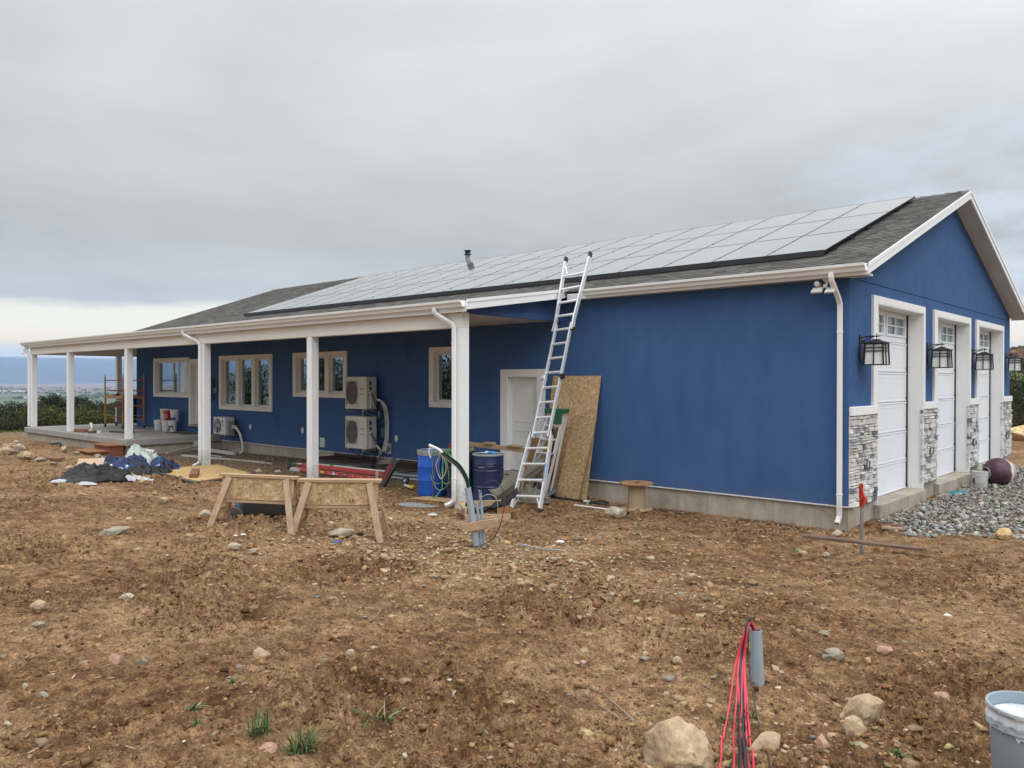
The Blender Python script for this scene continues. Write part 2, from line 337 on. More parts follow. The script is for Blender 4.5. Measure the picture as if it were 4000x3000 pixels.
def G0(x, y):
    """smooth ground height: level pad round the house, rising towards the camera"""
    x = np.asarray(x, float); y = np.asarray(y, float)
    t = np.maximum(0, -3.0 - y); z = -.36 + .09 * t * t / (t + .6) + .03 * np.clip((t - .2) / 1.5, 0, 1)
    z = z - .09 * np.maximum(0, t - 9)          # levels out behind the camera
    return z
# ------------------------------------------------------------------ the house
house = thing('house', 'long blue stucco house with white porch posts and three-bay garage end', 'house', (0, 0, -.33))
def wall_grid(us, vs, holes, place, thick, name, m, closed=True):
    """wall with rectangular openings; place(u, v, w) maps wall coordinates (w = depth into the wall) to the world"""
    us = sorted(set(us + [h[0] for h in holes] + [h[1] for h in holes])); vs = sorted(set(vs + [h[2] for h in holes] + [h[3] for h in holes]))
    mb = MB(); idx = {}
    def V(u, v, w):
        k = (round(u, 4), round(v, 4), w)
        if k not in idx: idx[k] = len(mb.v); mb.v.append(tuple(place(u, v, w)))
        return idx[k]
    solid = lambda i, j: 0 <= i < len(us) - 1 and 0 <= j < len(vs) - 1 and not any(h[0] - 1e-4 <= us[i] and us[i + 1] <= h[1] + 1e-4 and h[2] - 1e-4 <= vs[j] and vs[j + 1] <= h[3] + 1e-4 for h in holes)
    for i in range(len(us) - 1):
        for j in range(len(vs) - 1):
            if not solid(i, j): continue
            a, b, c, d = us[i], us[i + 1], vs[j], vs[j + 1]
            mb.f.append((V(a, c, 0), V(b, c, 0), V(b, d, 0), V(a, d, 0))); mb.f.append((V(a, c, thick), V(a, d, thick), V(b, d, thick), V(b, c, thick)))
            for (di, dj, p, q) in ((-1, 0, (a, c), (a, d)), (1, 0, (b, c), (b, d)), (0, -1, (a, c), (b, c)), (0, 1, (a, d), (b, d))):
                if not solid(i + di, j + dj): mb.f.append((V(*p, 0), V(*q, 0), V(*q, thick), V(*p, thick)))
    mb.col = [None] * len(mb.f)
    return part(name, mb, m, house)
HL, HW, WH = -26.9, 12.25, 3.62
RS = .35; def_z = lambda y: 3.77 + RS * (y + .25)         # main roof surface
WIN = [(-25.16, -22.60, 1.46, 2.67), (-20.13, -17.13, 1.12, 2.67), (-15.70, -13.34, 1.60, 2.67), (-9.72, -8.98, 1.44, 2.67)]
MD = (-7.30, -6.42, .0, 2.07); PD = (-22.32, -21.3, .42, 2.55)
wall_grid([HL, -.3], [0., WH], WIN + [MD, PD], lambda u, v, w: (u, w, v), .3, 'wall', BLUE)
GD = [(1.21, 3.92, -.12, 3.29), (4.87, 7.58, -.12, 3.29), (8.44, 11.15, -.12, 3.29)]
wall_grid([0., HW], [0., 3.6], [(a, b, 0., d) for a, b, c, d in GD], lambda u, v, w: (-w, u, v), .3, 'wall', BLUE)
pk = HW / 2
mb = MB().prism([(0, 0.0, 3.615), (0, HW, 3.615), (0, HW, def_z(0) - .1), (0, pk, def_z(pk) - .1), (0, 0, def_z(0) - .1)], (-.3, 0, 0)); part('gable', mb, BLUE, house)
part('control_joint', MB().box((-.28, .01, 3.6), (-.012, HW - .01, 3.615)), mat('dark_blue_joint', (.03, .06, .14), .9), house)  # strip of darker blue set back in the gable seam
mb = MB().box((HL, HW - .3, 0), (-.3, HW, WH)).box((HL, .3, 0), (HL + .3, HW - .3, WH)); part('wall', mb, BLUE, house)
part('gable', MB().prism([(HL, 0, WH), (HL, HW, WH), (HL, HW, def_z(0) - .1), (HL, pk, def_z(pk) - .1), (HL, 0, def_z(0) - .1)], (.3, 0, 0)), BLUE, house)
# interior: floor, ceiling and partitions so that the windows look into rooms
INT = mat('interior_plaster', (.42, .36, .28), .8); 
mb = MB().box((HL + .31, .31, .02), (-8.05, HW - .31, .06)).box((HL + .31, .31, 2.95), (-.31, HW - .31, 3.0)).box((HL + .31, 5.2, .06), (-8.1, 5.3, 2.95)).box((-8.1, .31, -.1), (-8.0, HW - .31, 2.95))
mb.box((-21.2, .31, .06), (-21.1, 5.2, 2.95)).box((-16.5, .31, .06), (-16.4, 5.2, 2.95)).box((-12.0, .31, .06), (-11.9, 5.2, 2.95)); part('interior', mb, INT, house)
# foundation, white drip edge, sills of the garage bays
mb = MB().box((HL, .035, -.75), (-.02, .3, -.001))
for a, b in ((.3005, 1.21), (3.92, 4.87), (7.58, 8.44), (11.15, HW - .02)): mb.box((-.3, a, -.75), (-.02, b, -.0012))
part('foundation', mb, CONC, house, bev=.006)
mb = MB(); mb.box((HL, -.012, -.022), (-.0, -.0005, -.002)); part('drip_edge', mb, PAINTW, house)
for a, b, _, _ in GD:
    part('garage_sill', MB().box((-.30, a + .002, -.6), (.10, b - .002, -.12)), CONC, house, bev=.012)
# stone veneer piers
rnd = random.Random(5)
def stone_pier(y0, y1):
    z = -.02; mb = MB()
    while z < 1.40:
        h = rnd.choice([.045, .06, .08, .10]); h = min(h, 1.42 - z)
        if h < .02: break
        y = y0
        while y < y1 - 1e-3:
            w = rnd.uniform(.09, .30); w = w if y + w < y1 - .07 else y1 - y
            g = rnd.random(); c = (.60, .585, .56) if g < .62 else (.70, .69, .67) if g < .85 else (.30, .31, .34) if g < .96 else (.15, .16, .19)
            k = rnd.uniform(.85, 1.12); c = tuple(a * k for a in c)
            hh = h if rnd.random() < .8 else h * .5
            pr = rnd.uniform(.03, .075); t = rnd.uniform(-.012, .012)
            for (za, zb, pp) in ((z, z + hh, pr),) + (((z + hh, z + h, rnd.uniform(.03, .07)),) if hh < h else ()):
                a, b, c0, d = y + .003, y + w - .003, za + .003, zb - .003
                q = [(0.001, a, c0), (0.001, b, c0), (0.001, b, d), (0.001, a, d), (pp + t, a + .008, c0 + .006), (pp - t, b - .008, c0 + .006), (pp - t * .5, b - .008, d - .006), (pp + t * .5, a + .008, d - .006)]
                mb.add(q, [(0, 1, 5, 4), (1, 2, 6, 5), (2, 3, 7, 6), (3, 0, 4, 7), (4, 5, 6, 7)], c)
            y += w
        z += h
    mb.box((.0008, y0 + .01, -.02), (.018, y1 - .01, 1.41), col=(.30, .29, .28))
    return mb
STONE = vcol_mat('stone_veneer', .85, 55, .5, .006, 30, .25)
PIERS = [(0.0, 1.22), (3.88, 4.93), (7.54, 8.50), (11.12, 12.25)]
for i, (a, b) in enumerate(PIERS):
    st = part('stone_veneer', stone_pier(a, b), STONE, house)
    l0 = a if i == 0 else a + .045
    part('stone_ledge', MB().box((.001, l0, 1.425), (.07, b - .005 if i < 3 else b, 1.57)), WHITE_ST, house, bev=.012)
    yh = (.62, 4.33, 7.88, 11.52)[i]; zh = (.62, .60, .56, .52)[i]
    mb = MB().box((.05, yh - .035, zh - .09), (.075, yh + .035, zh + .09)).tube([(.075, yh, zh - .07), (.115, yh, zh - .055), (.12, yh, zh + .05), (.075, yh, zh + .07)], .013, 8)
    part('hose_bracket', mb, mat('dark_grey_cover', (.12, .14, .15), .5), house, bev=.004)
# garage door surrounds and doors
for k, (a, b, z0, z1) in enumerate(GD):
    mb = MB()
    mb.box((.0015, a - .20, 1.571), (.055, a, z1 + .125)); mb.box((.0015, a, z1), (.055, b, z1 + .125)); mb.box((.0015, b, 1.571), (.055, b + .10, z1 + .125))
    mb.box((-.30, a, z0), (.056, a + .02, z1)); mb.box((-.30, b - .02, z0), (.056, b, z1)); mb.box((-.30, a + .02, z1 - .02), (.056, b - .02, z1))
    part('garage_surround', mb, WHITE_ST, house, bev=.008)
    y0, y1, X = a + .02, b - .02, -.26; gd = MB(); H = (z1 - .02 - z0) / 6
    pan = []
    for s_ in range(6):
        za, zb = z0 + s_ * H, z0 + (s_ + 1) * H
        if s_ < 5:
            gd.box((X - .04, y0, za + .003), (X, y1, zb - .003))
            for p_ in range(4):
                w = (y1 - y0) / 4; ya, yb = y0 + p_ * w + .07, y0 + (p_ + 1) * w - .07; zc, zd = za + .09, zb - .09
                for (q0, q1, r0_, r1_) in ((ya, yb, zc, zc + .016), (ya, yb, zd - .016, zd)):
                    gd.box((X + .0005, q0, r0_), (X + .004, q1, r1_))
            gd.box((X + .0005, y0, za + .012), (X + .010, y1, za + .035)); gd.box((X + .0005, y0, zb - .035), (X + .010, y1, zb - .012))
        else:
            wz0, wz1 = za + .15, zb - .10; ws = [(y0 + .17, y0 + 1.23), (y1 - 1.23, y1 - .17)]
            gd.box((X - .04, y0, za + .003), (X, y1, wz0)); gd.box((X - .04, y0, wz1), (X, y1, zb - .003))
            gd.box((X - .04, y0, wz0), (X, ws[0][0], wz1)); gd.box((X - .04, ws[0][1], wz0), (X, ws[1][0], wz1)); gd.box((X - .04, ws[1][1], wz0), (X, y1, wz1))
    door = part('garage_door', gd, GARAGE, house, bev=.004)
    for (wa, wb) in ws:
        fr = MB(); zm = (wz0 + wz1) / 2; ym = (wa + wb) / 2
        fr.box((X + .001, wa - .04, wz0 - .04), (X + .02, wb + .04, wz0)).box((X + .001, wa - .04, wz1), (X + .02, wb + .04, wz1 + .04)).box((X + .001, wa - .04, wz0), (X + .02, wa, wz1)).box((X + .001, wb, wz0), (X + .02, wb + .04, wz1))
        fr.box((X - .012, ym - .016, wz0), (X + .014, ym + .016, wz1)).box((X - .011, wa, zm - .012), (X + .013, ym - .016, zm + .012)).box((X - .011, ym + .016, zm - .012), (X + .013, wb, zm + .012))
        spart('window_frame', fr, GARAGE, door, house, bev=.003)
        spart('window_pane', MB().box((X - .026, wa, wz0), (X - .02, wb, wz1)), GLASS, door, house)
    sl = MB().box((X + .0, y1 - .012, z0 + .02), (X + .03, y1 - .001, z1 - .03)); 
    for s_ in range(6): sl.box((X + .001, y1 - .035, z0 + s_ * H + .03), (X + .032, y1 - .012, z0 + s_ * H + .10))
    spart('weather_seal', sl, BLACKP, door, house)
    part('garage_interior', MB().box((-4.0, a - .3, -.1), (-3.9, b + .3, 2.95)), INT, house)
# windows
def window(x0, x1, z0, z1, cuts, trim=(.14, .14, .11, .10), slider=False):
    tl, tr, tb, tt = trim; mb = MB()
    mb.box((x0 - tl, -.045, z0 - tb), (x1 + tr, -.001, z0)).box((x0 - tl, -.045, z1), (x1 + tr, -.001, z1 + tt)).box((x0 - tl, -.045, z0), (x0, -.001, z1)).box((x1, -.045, z0), (x1 + tr, -.001, z1))
    mb.box((x0, -.0449, z0), (x0 + .02, .12, z1)).box((x1 - .02, -.0449, z0), (x1, .12, z1)).box((x0 + .02, -.0449, z0), (x1 - .02, .12, z0 + .02)).box((x0 + .02, -.0449, z1 - .02), (x1 - .02, .12, z1))
    for c in cuts: mb.box((c - .10, -.012, z0 + .02), (c + .10, .12, z1 - .02))
    w = part('window', mb, BEAM, house, bev=.006)
    xs = [x0 + .02] + [c + s * .10 for c in cuts for s in (-1, 1)] + [x1 - .02]
    fr = MB(); gl = MB()
    for a, b in zip(xs[::2], xs[1::2]):
        t = .055
        fr.box((a, .07, z0 + .02), (a + t, .13, z1 - .02)).box((b - t, .07, z0 + .02), (b, .13, z1 - .02)).box((a + t, .07, z0 + .02), (b - t, .13, z0 + .02 + t)).box((a + t, .07, z1 - .02 - t), (b - t, .13, z1 - .02))
        if slider:
            m_ = (a + b) / 2; fr.box((m_ - .03, .06, z0 + .07), (m_ + .03, .125, z1 - .07))
        g = MB().box((a + t, .098, z0 + .02 + t), (b - t, .104, z1 - .02 - t)); spart('pane', g, GLASS, w, house)
    spart('sash', fr, VINYL, w, house, bev=.004)
window(*WIN[0], [], slider=True); window(*WIN[1], [-19.13, -18.14]); window(*WIN[2], [-15.02 + .08, -14.17]); window(*WIN[3], [])
# man door and porch door
def doorset(x0, x1, z0, z1, tr, name, m):
    mb = MB().box((x0 - tr, -.04, z0), (x0, -.001, z1 + .15)).box((x1, -.04, z0), (x1 + tr, -.001, z1 + .15)).box((x0, -.04, z1), (x1, -.001, z1 + .15))
    mb.box((x0, -.039, z0), (x0 + .02, .16, z1)).box((x1 - .02, -.039, z0), (x1, .16, z1)).box((x0 + .02, -.039, z1 - .02), (x1 - .02, .16, z1))
    mb.box((x0 + .02, .03, z0), (x0 + .05, .16, z1 - .02)).box((x1 - .05, .03, z0), (x1 - .02, .16, z1 - .02)).box((x0 + .05, .03, z1 - .05), (x1 - .05, .16, z1 - .02))
    part('door_trim', mb, WHITE_ST, house, bev=.006)
    a, b, zt = x0 + .05, x1 - .05, z1 - .05; d = MB().box((a, .07, z0 + .015), (b, .11, zt))
    w = b - a
    for q in ((.12, .45), (.55, .88)):
        pass
    for (za, zb) in ((z0 + .22, z0 + (zt - z0) * .44), (z0 + (zt - z0) * .53, zt - .15)):
        for (p0, p1, r0_, r1_) in ((a + .12, b - .12, za, za + .02), (a + .12, b - .12, zb - .02, zb), (a + .12, a + .14, za, zb), (b - .14, b - .12, za, zb)): d.box((p0, .062, r0_), (p1, .0695, r1_))
    dd = part(name, d, m, house, bev=.003)
    k = MB().lathe([(.0, 0), (.026, .0), (.026, .008), (.012, .012), (.012, .035), (.028, .045), (.03, .06), (.018, .072), (0, .074)], (b - .07, .07, z0 + .95), 16, Matrix.Rotation(R(90), 3, 'X'), cap=False)
    spart('door_knob', k, GALV, dd, house, smooth=True)
    return dd
doorset(*MD, .2, 'door', DOORP)
part('threshold', MB().box((MD[0] - .02, -.14, -.07), (MD[1] + .02, .16, -.001 + .0)), CONC, house, bev=.008)
part('door_stoop', MB().box((-7.5, -.55, -.5), (-6.2, .033, -.09)), CONC, house, bev=.02)
doorset(*PD, .13, 'door', VINYL)
part('threshold', MB().box((PD[0] - .02, -.14, .37), (PD[1] + .02, .16, .418)), CONC, house, bev=.008)
# ------------- roof
X0, X1 = HL - .34, .36
def slab(poly, th):   # roof slab polygon (top surface) with vertical thickness
    return MB().prism([(x, y, z - th) for x, y, z in poly], (0, 0, th))
ridge = def_z(pk); e = .25; T = .05
for sgn in (0, 1):
    yf = -e if sgn == 0 else HW + e
    mb = slab([(X0, yf, def_z(-e)), (X1, yf, def_z(-e)), (X1, pk, ridge), (X0, pk, ridge)], T)
    # courses of shingles: each a slim wedge whose butt edge stands up and casts a line
    n = 48
    for i in range(n):
        t0, t1 = i / n, (i + 1) / n
        ya, yb = yf + (pk - yf) * t0, yf + (pk - yf) * t1; za, zb = def_z(-e) + (ridge - def_z(-e)) * t0, def_z(-e) + (ridge - def_z(-e)) * t1
        xx = X0
        mb.add([(X0, ya, za + .0005), (X1 + .012, ya, za + .0005), (X1 + .012, ya, za + .011), (X0, ya, za + .011), (X0, yb, zb + .0008), (X1 + .012, yb, zb + .0008)], [(0, 1, 2, 3), (3, 2, 5, 4), (0, 3, 4), (1, 5, 2)])
    part('roof', mb, SHING, house)
mb = MB()
for i in range(110):
    x = X0 + i * (X1 - X0 + .01) / 110; x2 = x + .27; hh = .012
    mb.add([(x, pk - .13, ridge - .13 * RS + .012), (x, pk, ridge + .022 + hh), (x, pk + .13, ridge - .13 * RS + .012), (x2, pk - .13, ridge - .13 * RS + .010), (x2, pk, ridge + .012), (x2, pk + .13, ridge - .13 * RS + .010)], [(0, 1, 4, 3), (1, 2, 5, 4), (0, 1, 2)])
part('ridge_cap', mb, SHING, house)
# porch roof, lower slope, wrapping round the west end
PY, PZ = -3.0, 3.40; PX = -29.9; ZJ = 3.845
PS = (ZJ - PZ) / (0 - PY + .0)
XR = -5.55
top = lambda y: PZ + PS * (y - PY)
mb = MB()
A = (PX, PY, PZ); 
def course(mb, fn, n=23):
    for i in range(n):
        mb.add(*fn(i / n, (i + 1) / n))
jx = PX + (0 - PY)
def pf(t0, t1):
    ya, yb = PY * (1 - t0) + .05 * t0, PY * (1 - t1) + .05 * t1; xa, xb = PX + (ya - PY), PX + (yb - PY)
    return [(xa, ya, top(ya)), (XR, ya, top(ya)), (XR, ya, top(ya) + .011), (xa, ya, top(ya) + .011), (xb, yb, top(yb) + .001), (XR, yb, top(yb) + .001)], [(0, 1, 2, 3), (3, 2, 5, 4), (1, 5, 2)]
course(mb, pf)
def pw(t0, t1):
    da, db = 3.05 * t0, 3.05 * t1
    return [(PX + da, PY + da, top(PY + da)), (PX + da, HW + 3 - da, top(PY + da)), (PX + da, HW + 3 - da, top(PY + da) + .011), (PX + da, PY + da, top(PY + da) + .011), (PX + db, PY + db, top(PY + db) + .001), (PX + db, HW + 3 - db, top(PY + db) + .001)], [(0, 1, 2, 3), (3, 2, 5, 4)]
course(mb, pw)
mb.add([(PX, PY, PZ - .05), (XR, PY, PZ - .05), (XR, .05, top(.05) - .05), (PX + 3.05, .05, top(.05) - .05)], [(0, 1, 2, 3)])
mb.add([(PX, PY, PZ - .051), (PX, HW + 3, PZ - .051), (PX + 3.05, HW - .05, top(.05) - .051), (PX + 3.05, .05, top(.05) - .051)], [(0, 1, 2, 3)])
part('porch_roof', mb, SHING, house)
# fascias and rakes
fh = .165
for (ya, za, yb, zb) in ((-e, def_z(-e), pk, ridge), (HW + e, def_z(-e), pk, ridge)):
    for xx, w in ((X1 - .02, .03), (X0, .03)):
        BF = [(0, 1, 2, 3), (4, 5, 6, 7), (0, 1, 5, 4), (1, 2, 6, 5), (2, 3, 7, 6), (3, 0, 4, 7)]
        mb = MB().add([(xx, ya, za - fh), (xx + w, ya, za - fh), (xx + w, yb, zb - fh), (xx, yb, zb - fh), (xx, ya, za - .004), (xx + w, ya, za - .004), (xx + w, yb, zb - .004), (xx, yb, zb - .004)], BF)
        if xx > 0: mb.add([(X1 + .0101, ya, za - .05), (X1 + .026, ya, za - .05), (X1 + .026, yb, zb - .05), (X1 + .0101, yb, zb - .05), (X1 + .0101, ya, za + .012), (X1 + .026, ya, za + .012), (X1 + .026, yb, zb + .012), (X1 + .0101, yb, zb + .012)], BF)
        part('rake_fascia', mb, PAINTW, house)
mb = MB(); 
for (ya, za, yb, zb) in ((-e + .03, def_z(-e + .03), pk, ridge), (HW + e - .03, def_z(-e + .03), pk, ridge)):
    mb.add([(X1 - .02, ya, za - .15), (0.001, ya, za - .15), (0.001, yb, zb - .15), (X1 - .02, yb, zb - .15)], [(0, 1, 2, 3)])
part('rake_soffit', mb, SOFFIT, house)
mb = MB().box((XR + .1, -e + .0, 3.60), (X1 - .021, -e + .02, 3.755)); part('eave_fascia', mb, PAINTW, house)
mb = MB().box((XR + .1, -e + .021, 3.605), (.0, .001 - .002, 3.618)); 
mb.box((-.25, -.228, 3.625), (-.001, -.003, 3.70)); part('eave_soffit', mb, SOFFIT, house)
part('soffit_return', MB().box((0.002, -e + .02, 3.60), (X1 - .02, .05, 3.635)), SOFFIT, house)
# porch rake end at the garage wall
zr = lambda y: top(y)
mb = MB().prism([(XR, PY - .0, zr(PY) - .165), (XR, -.24, zr(-.24) - .165), (XR, .05, zr(.05) - .1), (XR, .1, zr(.1) + .02), (XR, PY, zr(PY) + .014)], (.03, 0, 0)); 
mb.prism([(XR + .03, PY, zr(PY) - .04), (XR + .03, .1, zr(.1) - .04), (XR + .03, .1, zr(.1) + .02), (XR + .03, PY, zr(PY) + .02)], (.014, 0, 0))
part('porch_rake_fascia', mb, PAINTW, house)
part('porch_gable', MB().prism([(-5.80, -2.88, 3.2), (-5.80, -.001, 3.2), (-5.80, -.001, zr(0) - .08), (-5.80, -2.88, zr(-2.88) - .08)], (-.1, 0, 0)), BLUE, house)
part('porch_rake_soffit', MB().prism([(XR, PY + .02, zr(PY) - .15), (-5.80, PY + .02, zr(PY) - .15), (-5.80, -.02, zr(0) - .15), (XR, -.02, zr(0) - .15)], (0, 0, .02)), SOFFIT, house)
# ceiling, beams, columns
mb = MB().box((-29.4, -2.69, 3.215), (-5.9, -.001, 3.235)).box((-29.4, .0, 3.2151), (HL - .001, HW + 2.7, 3.2351)); part('porch_ceiling', mb, SOFFIT, house)
mb = MB().box((-29.62, -2.88, 2.935), (-5.78, -2.69, 3.214)).box((-29.62, -2.689, 2.935), (-29.43, HW + 2.8, 3.2139)); part('porch_beam', mb, BEAM, house, bev=.006)
mb = MB().box((PX + .02, PY + .02, 3.216), (-5.79, -2.881, 3.236)).box((PX + .02, -2.881, 3.2162), (-29.621, HW + 2.9, 3.2362)); part('porch_soffit', mb, SOFFIT, house)
mb = MB().box((PX, PY, 3.20), (XR, PY + .02, 3.385)).box((PX, PY + .02, 3.20), (PX + .02, HW + 3, 3.385)); part('porch_fascia', mb, PAINTW, house)
colx = [-5.78, -10.55, -15.55, -20.53, -25.52, -29.43]
for i, x in enumerate(colx):
    z0 = -.45 if i < 3 else .158
    part('porch_column', MB().box((x - .19, -2.879, z0), (x, -2.691, 2.934)), PAINTW, house, bev=.008)
part('porch_column', MB().box((-29.62, .25, .158), (-29.43, .44, 2.934)), PAINTW, house, bev=.008)
part('porch_column', MB().box((-29.62, 5.5, .158), (-29.43, 5.69, 2.934)), PAINTW, house, bev=.008)
mb = MB().box((-29.85, -3.02, -.04), (-20.2, .033, .155)).box((-29.85, .034, -.04), (HL - .002, HW + 3, .1549)); part('porch_slab', mb, mat('porch_concrete', (.25, .24, .22), .85, col2=(.36, .34, .31), vs=2.5, bs=30, bstr=.2), house, bev=.02)
mb = MB().box((-29.78, -2.95, -.9), (-20.28, -2.75, -.041)).box((-20.48, -2.749, -.9), (-20.28, .03, -.0412)).box((-29.78, -2.749, -.9), (-29.58, HW + 2.9, -.0412)); part('porch_foundation', mb, CONC, house, bev=.004)
# gutters: K profile
def gutter(x0, x1, y, zt, name='gutter'):
    pr = [(0, 0), (-.075, 0), (-.082, .02), (-.095, .05), (-.125, .075), (-.13, .115), (-.118, .118), (-.112, .105)]
    pr += [(-.112, .08), (-.085, .055), (-.072, .025), (-.066, .01), (-.01, .01), (-.01, .12), (0, .12)]
    return MB().prism([(x0, y + a, zt - .12 + b) for a, b in pr], (x1 - x0, 0, 0))
part('gutter', gutter(XR + .55, X1 - .01, -e - .001, 3.775), PAINTW, house)
g2 = gutter(PX - .12, XR - .02, PY - .001, 3.405)
part('gutter', g2, PAINTW, house)
mb = MB().prism([(PX + a - .001, PY - .12, 3.285 + b) for a, b in [(0, 0), (-.075, 0), (-.082, .02), (-.095, .05), (-.125, .075), (-.13, .115), (-.118, .118), (-.01, .119), (0, .12)]], (0, HW + 6.1, 0)); part('gutter', mb, PAINTW, house)
def downspout(pts, m=PAINTW, w=.075, h=.06):
    mb = MB(); pts = [Vector(p) for p in pts]
    vs = []; 
    for i, p in enumerate(pts):
        d = ((pts[min(i + 1, len(pts) - 1)] - pts[i]).normalized() + (pts[i] - pts[max(i - 1, 0)]).normalized()).normalized()
        a = Vector((1, 0, 0)); a = (a - d * a.dot(d)); 
        if a.length < .3: a = Vector((0, 1, 0)) - d * d.y
        a.normalize(); b = d.cross(a)
        vs += [p + a * (s1 * w / 2) + b * (s2 * h / 2) for s1, s2 in ((-1, -1), (1, -1), (1, 1), (-1, 1))]
    fs = [(i * 4 + k, i * 4 + (k + 1) % 4, (i + 1) * 4 + (k + 1) % 4, (i + 1) * 4 + k) for i in range(len(pts) - 1) for k in range(4)]
    mb.add(vs, fs + [(0, 1, 2, 3)]); q = pts[0]
    return mb
def ds(path, bands):
    o = part('downspout', downspout(path), PAINTW, house, bev=.008)
    for (x, y, z) in bands: spart('strap', MB().box((x - .042, y - .034, z - .012), (x + .042, y + .034, z + .012)), PAINTW, o, house, bev=.004)
ds([(-.16, -.33, 3.66), (-.16, -.33, 3.60), (-.16, -.31, 3.54), (-.13, -.10, 3.28), (-.125, -.05, 3.2), (-.125, -.045, 3.1), (-.125, -.045, -.10), (-.125, -.05, -.16), (-.125, -.11, -.24), (-.125, -.15, -.27)], [(-.125, -.045, 2.75), (-.125, -.045, .18)])
ds([(-6.30, -3.07, 3.30), (-6.30, -3.07, 3.24), (-6.28, -3.05, 3.19), (-5.97, -2.94, 3.0), (-5.93, -2.925, 2.93), (-5.93, -2.925, 2.8), (-5.93, -2.925, -.12), (-5.94, -2.93, -.2), (-6.0, -2.97, -.26), (-6.06, -3.02, -.29)], [(-5.93, -2.925, 2.65), (-5.93, -2.925, .2)])
ds([(-16.36, -3.07, 3.30), (-16.36, -3.07, 3.24), (-16.34, -3.05, 3.19), (-15.80, -2.94, 3.0), (-15.70, -2.925, 2.93), (-15.69, -2.925, 2.8), (-15.69, -2.925, -.12), (-15.71, -2.93, -.2), (-15.80, -2.97, -.27), (-15.88, -3.02, -.30)], [(-15.69, -2.925, 2.5), (-15.69, -2.925, .1)])
ds([(-29.75, -3.05, 3.30), (-29.73, -3.0, 3.15), (-29.64, -2.93, 3.0), (-29.64, -2.925, 2.8), (-29.64, -2.925, .2)], [])
mb = MB().lathe([(.0, 0), (.07, 0), (.085, -.006), (.085, -.012), (0, -.014)], (-6.57, -1.49, 3.2145), 20, cap=False); part('recessed_light', mb, mat('lamp_lens', (.8, .8, .78), .3), house)
mb = MB().lathe([(.0, 0), (.07, 0), (.085, -.006), (.085, -.012), (0, -.014)], (-8.6, -1.49, 3.2145), 20, cap=False); part('recessed_light', mb, MATS['lamp_lens'], house)
# flue
vx, vy, vz = -14.62, 5.92, def_z(5.92)
fl = MB().lathe([(.075, -.1), (.075, .30)], (vx, vy, vz), 20); fl.lathe([(.15, -.05), (.13, .03), (.085, .09)], (vx, vy, vz), 20)
ch = part('chimney_flue', fl, mat('dull_galvanised', (.30, .31, .32), .6, .4, vs=9), house, smooth=True)
cp = MB().lathe([(.08, .27), (.125, .29), (.12, .315), (.08, .33)], (vx, vy, vz), 20).lathe([(.06, .33), (.06, .40)], (vx, vy, vz), 16).lathe([(.12, .405), (.13, .425), (.10, .445), (.02, .455)], (vx, vy, vz), 20).lathe([(.10, .36), (.105, .37), (.10, .375)], (vx, vy, vz), 20)
spart('cap', cp, BLACKM, ch, house, smooth=True)
# ------------------------------------------------------------------ solar array, every panel a thing
def panel_mat():
    m, nt, b = base_mat('solar_glass'); v = coords(nt)
    b.inputs['Base Color'].default_value = (.018, .020, .026, 1); b.inputs['Roughness'].default_value = .16; b.inputs['IOR'].default_value = 1.9
    L(nt, mth(nt, 'ADD', mth(nt, 'MULTIPLY', nz(nt, v, 1.5, 5), .10), .12), b.inputs['Roughness'])
    s = N(nt, 'ShaderNodeSeparateXYZ'); L(nt, v, s.inputs[0])
    gx = mth(nt, 'LESS_THAN', mth(nt, 'FRACT', mth(nt, 'DIVIDE', s.outputs[0], .172)), .03); gy = mth(nt, 'LESS_THAN', mth(nt, 'FRACT', mth(nt, 'DIVIDE', s.outputs[1], .172)), .03)
    c = mix(nt, mth(nt, 'MULTIPLY', mth(nt, 'MAXIMUM', gx, gy), .5), (.018, .020, .027), (.07, .07, .075)); L(nt, c, b.inputs['Base Color'])
    c2 = mix(nt, ramp(nt, nz(nt, v, 3, 7, .7), [(.45, (0, 0, 0)), (.75, (1, 1, 1))]), c, (.11, .11, .11)); oi = N(nt, 'ShaderNodeObjectInfo'); c2 = mix(nt, mth(nt, 'MULTIPLY', oi.outputs['Random'], .5), c2, (.075, .08, .085)); L(nt, c2, b.inputs['Base Color']); L(nt, mth(nt, 'ADD', mth(nt, 'MULTIPLY', oi.outputs['Random'], .10), .04), b.inputs['Coat Roughness'])
    b.inputs['Coat Weight'].default_value = 1; b.inputs['Coat IOR'].default_value = 1.62
    return m
PG = panel_mat(); PFR = mat('panel_frame', (.02, .02, .022), .4, .5, vs=10)
ang = math.atan(RS); cosa = math.cos(ang)
ORD = ['nearest the gable end', 'second from the gable end', 'third from the gable end', 'fourth from the gable end', 'fifth from the gable end', 'sixth from the gable end', 'seventh from the gable end', 'eighth from the gable end', 'ninth from the gable end', 'tenth from the gable end', 'eleventh from the gable end', 'twelfth from the gable end', 'thirteenth from the gable end', 'fourteenth from the gable end', 'fifteenth from the gable end', 'sixteenth from the gable end', 'seventeenth from the gable end', 'last at the far end']
ROW = ['bottom', 'middle', 'top']
pw_, ph_ = 1.055, 1.808
proto = None
y_s, off = .62, .10
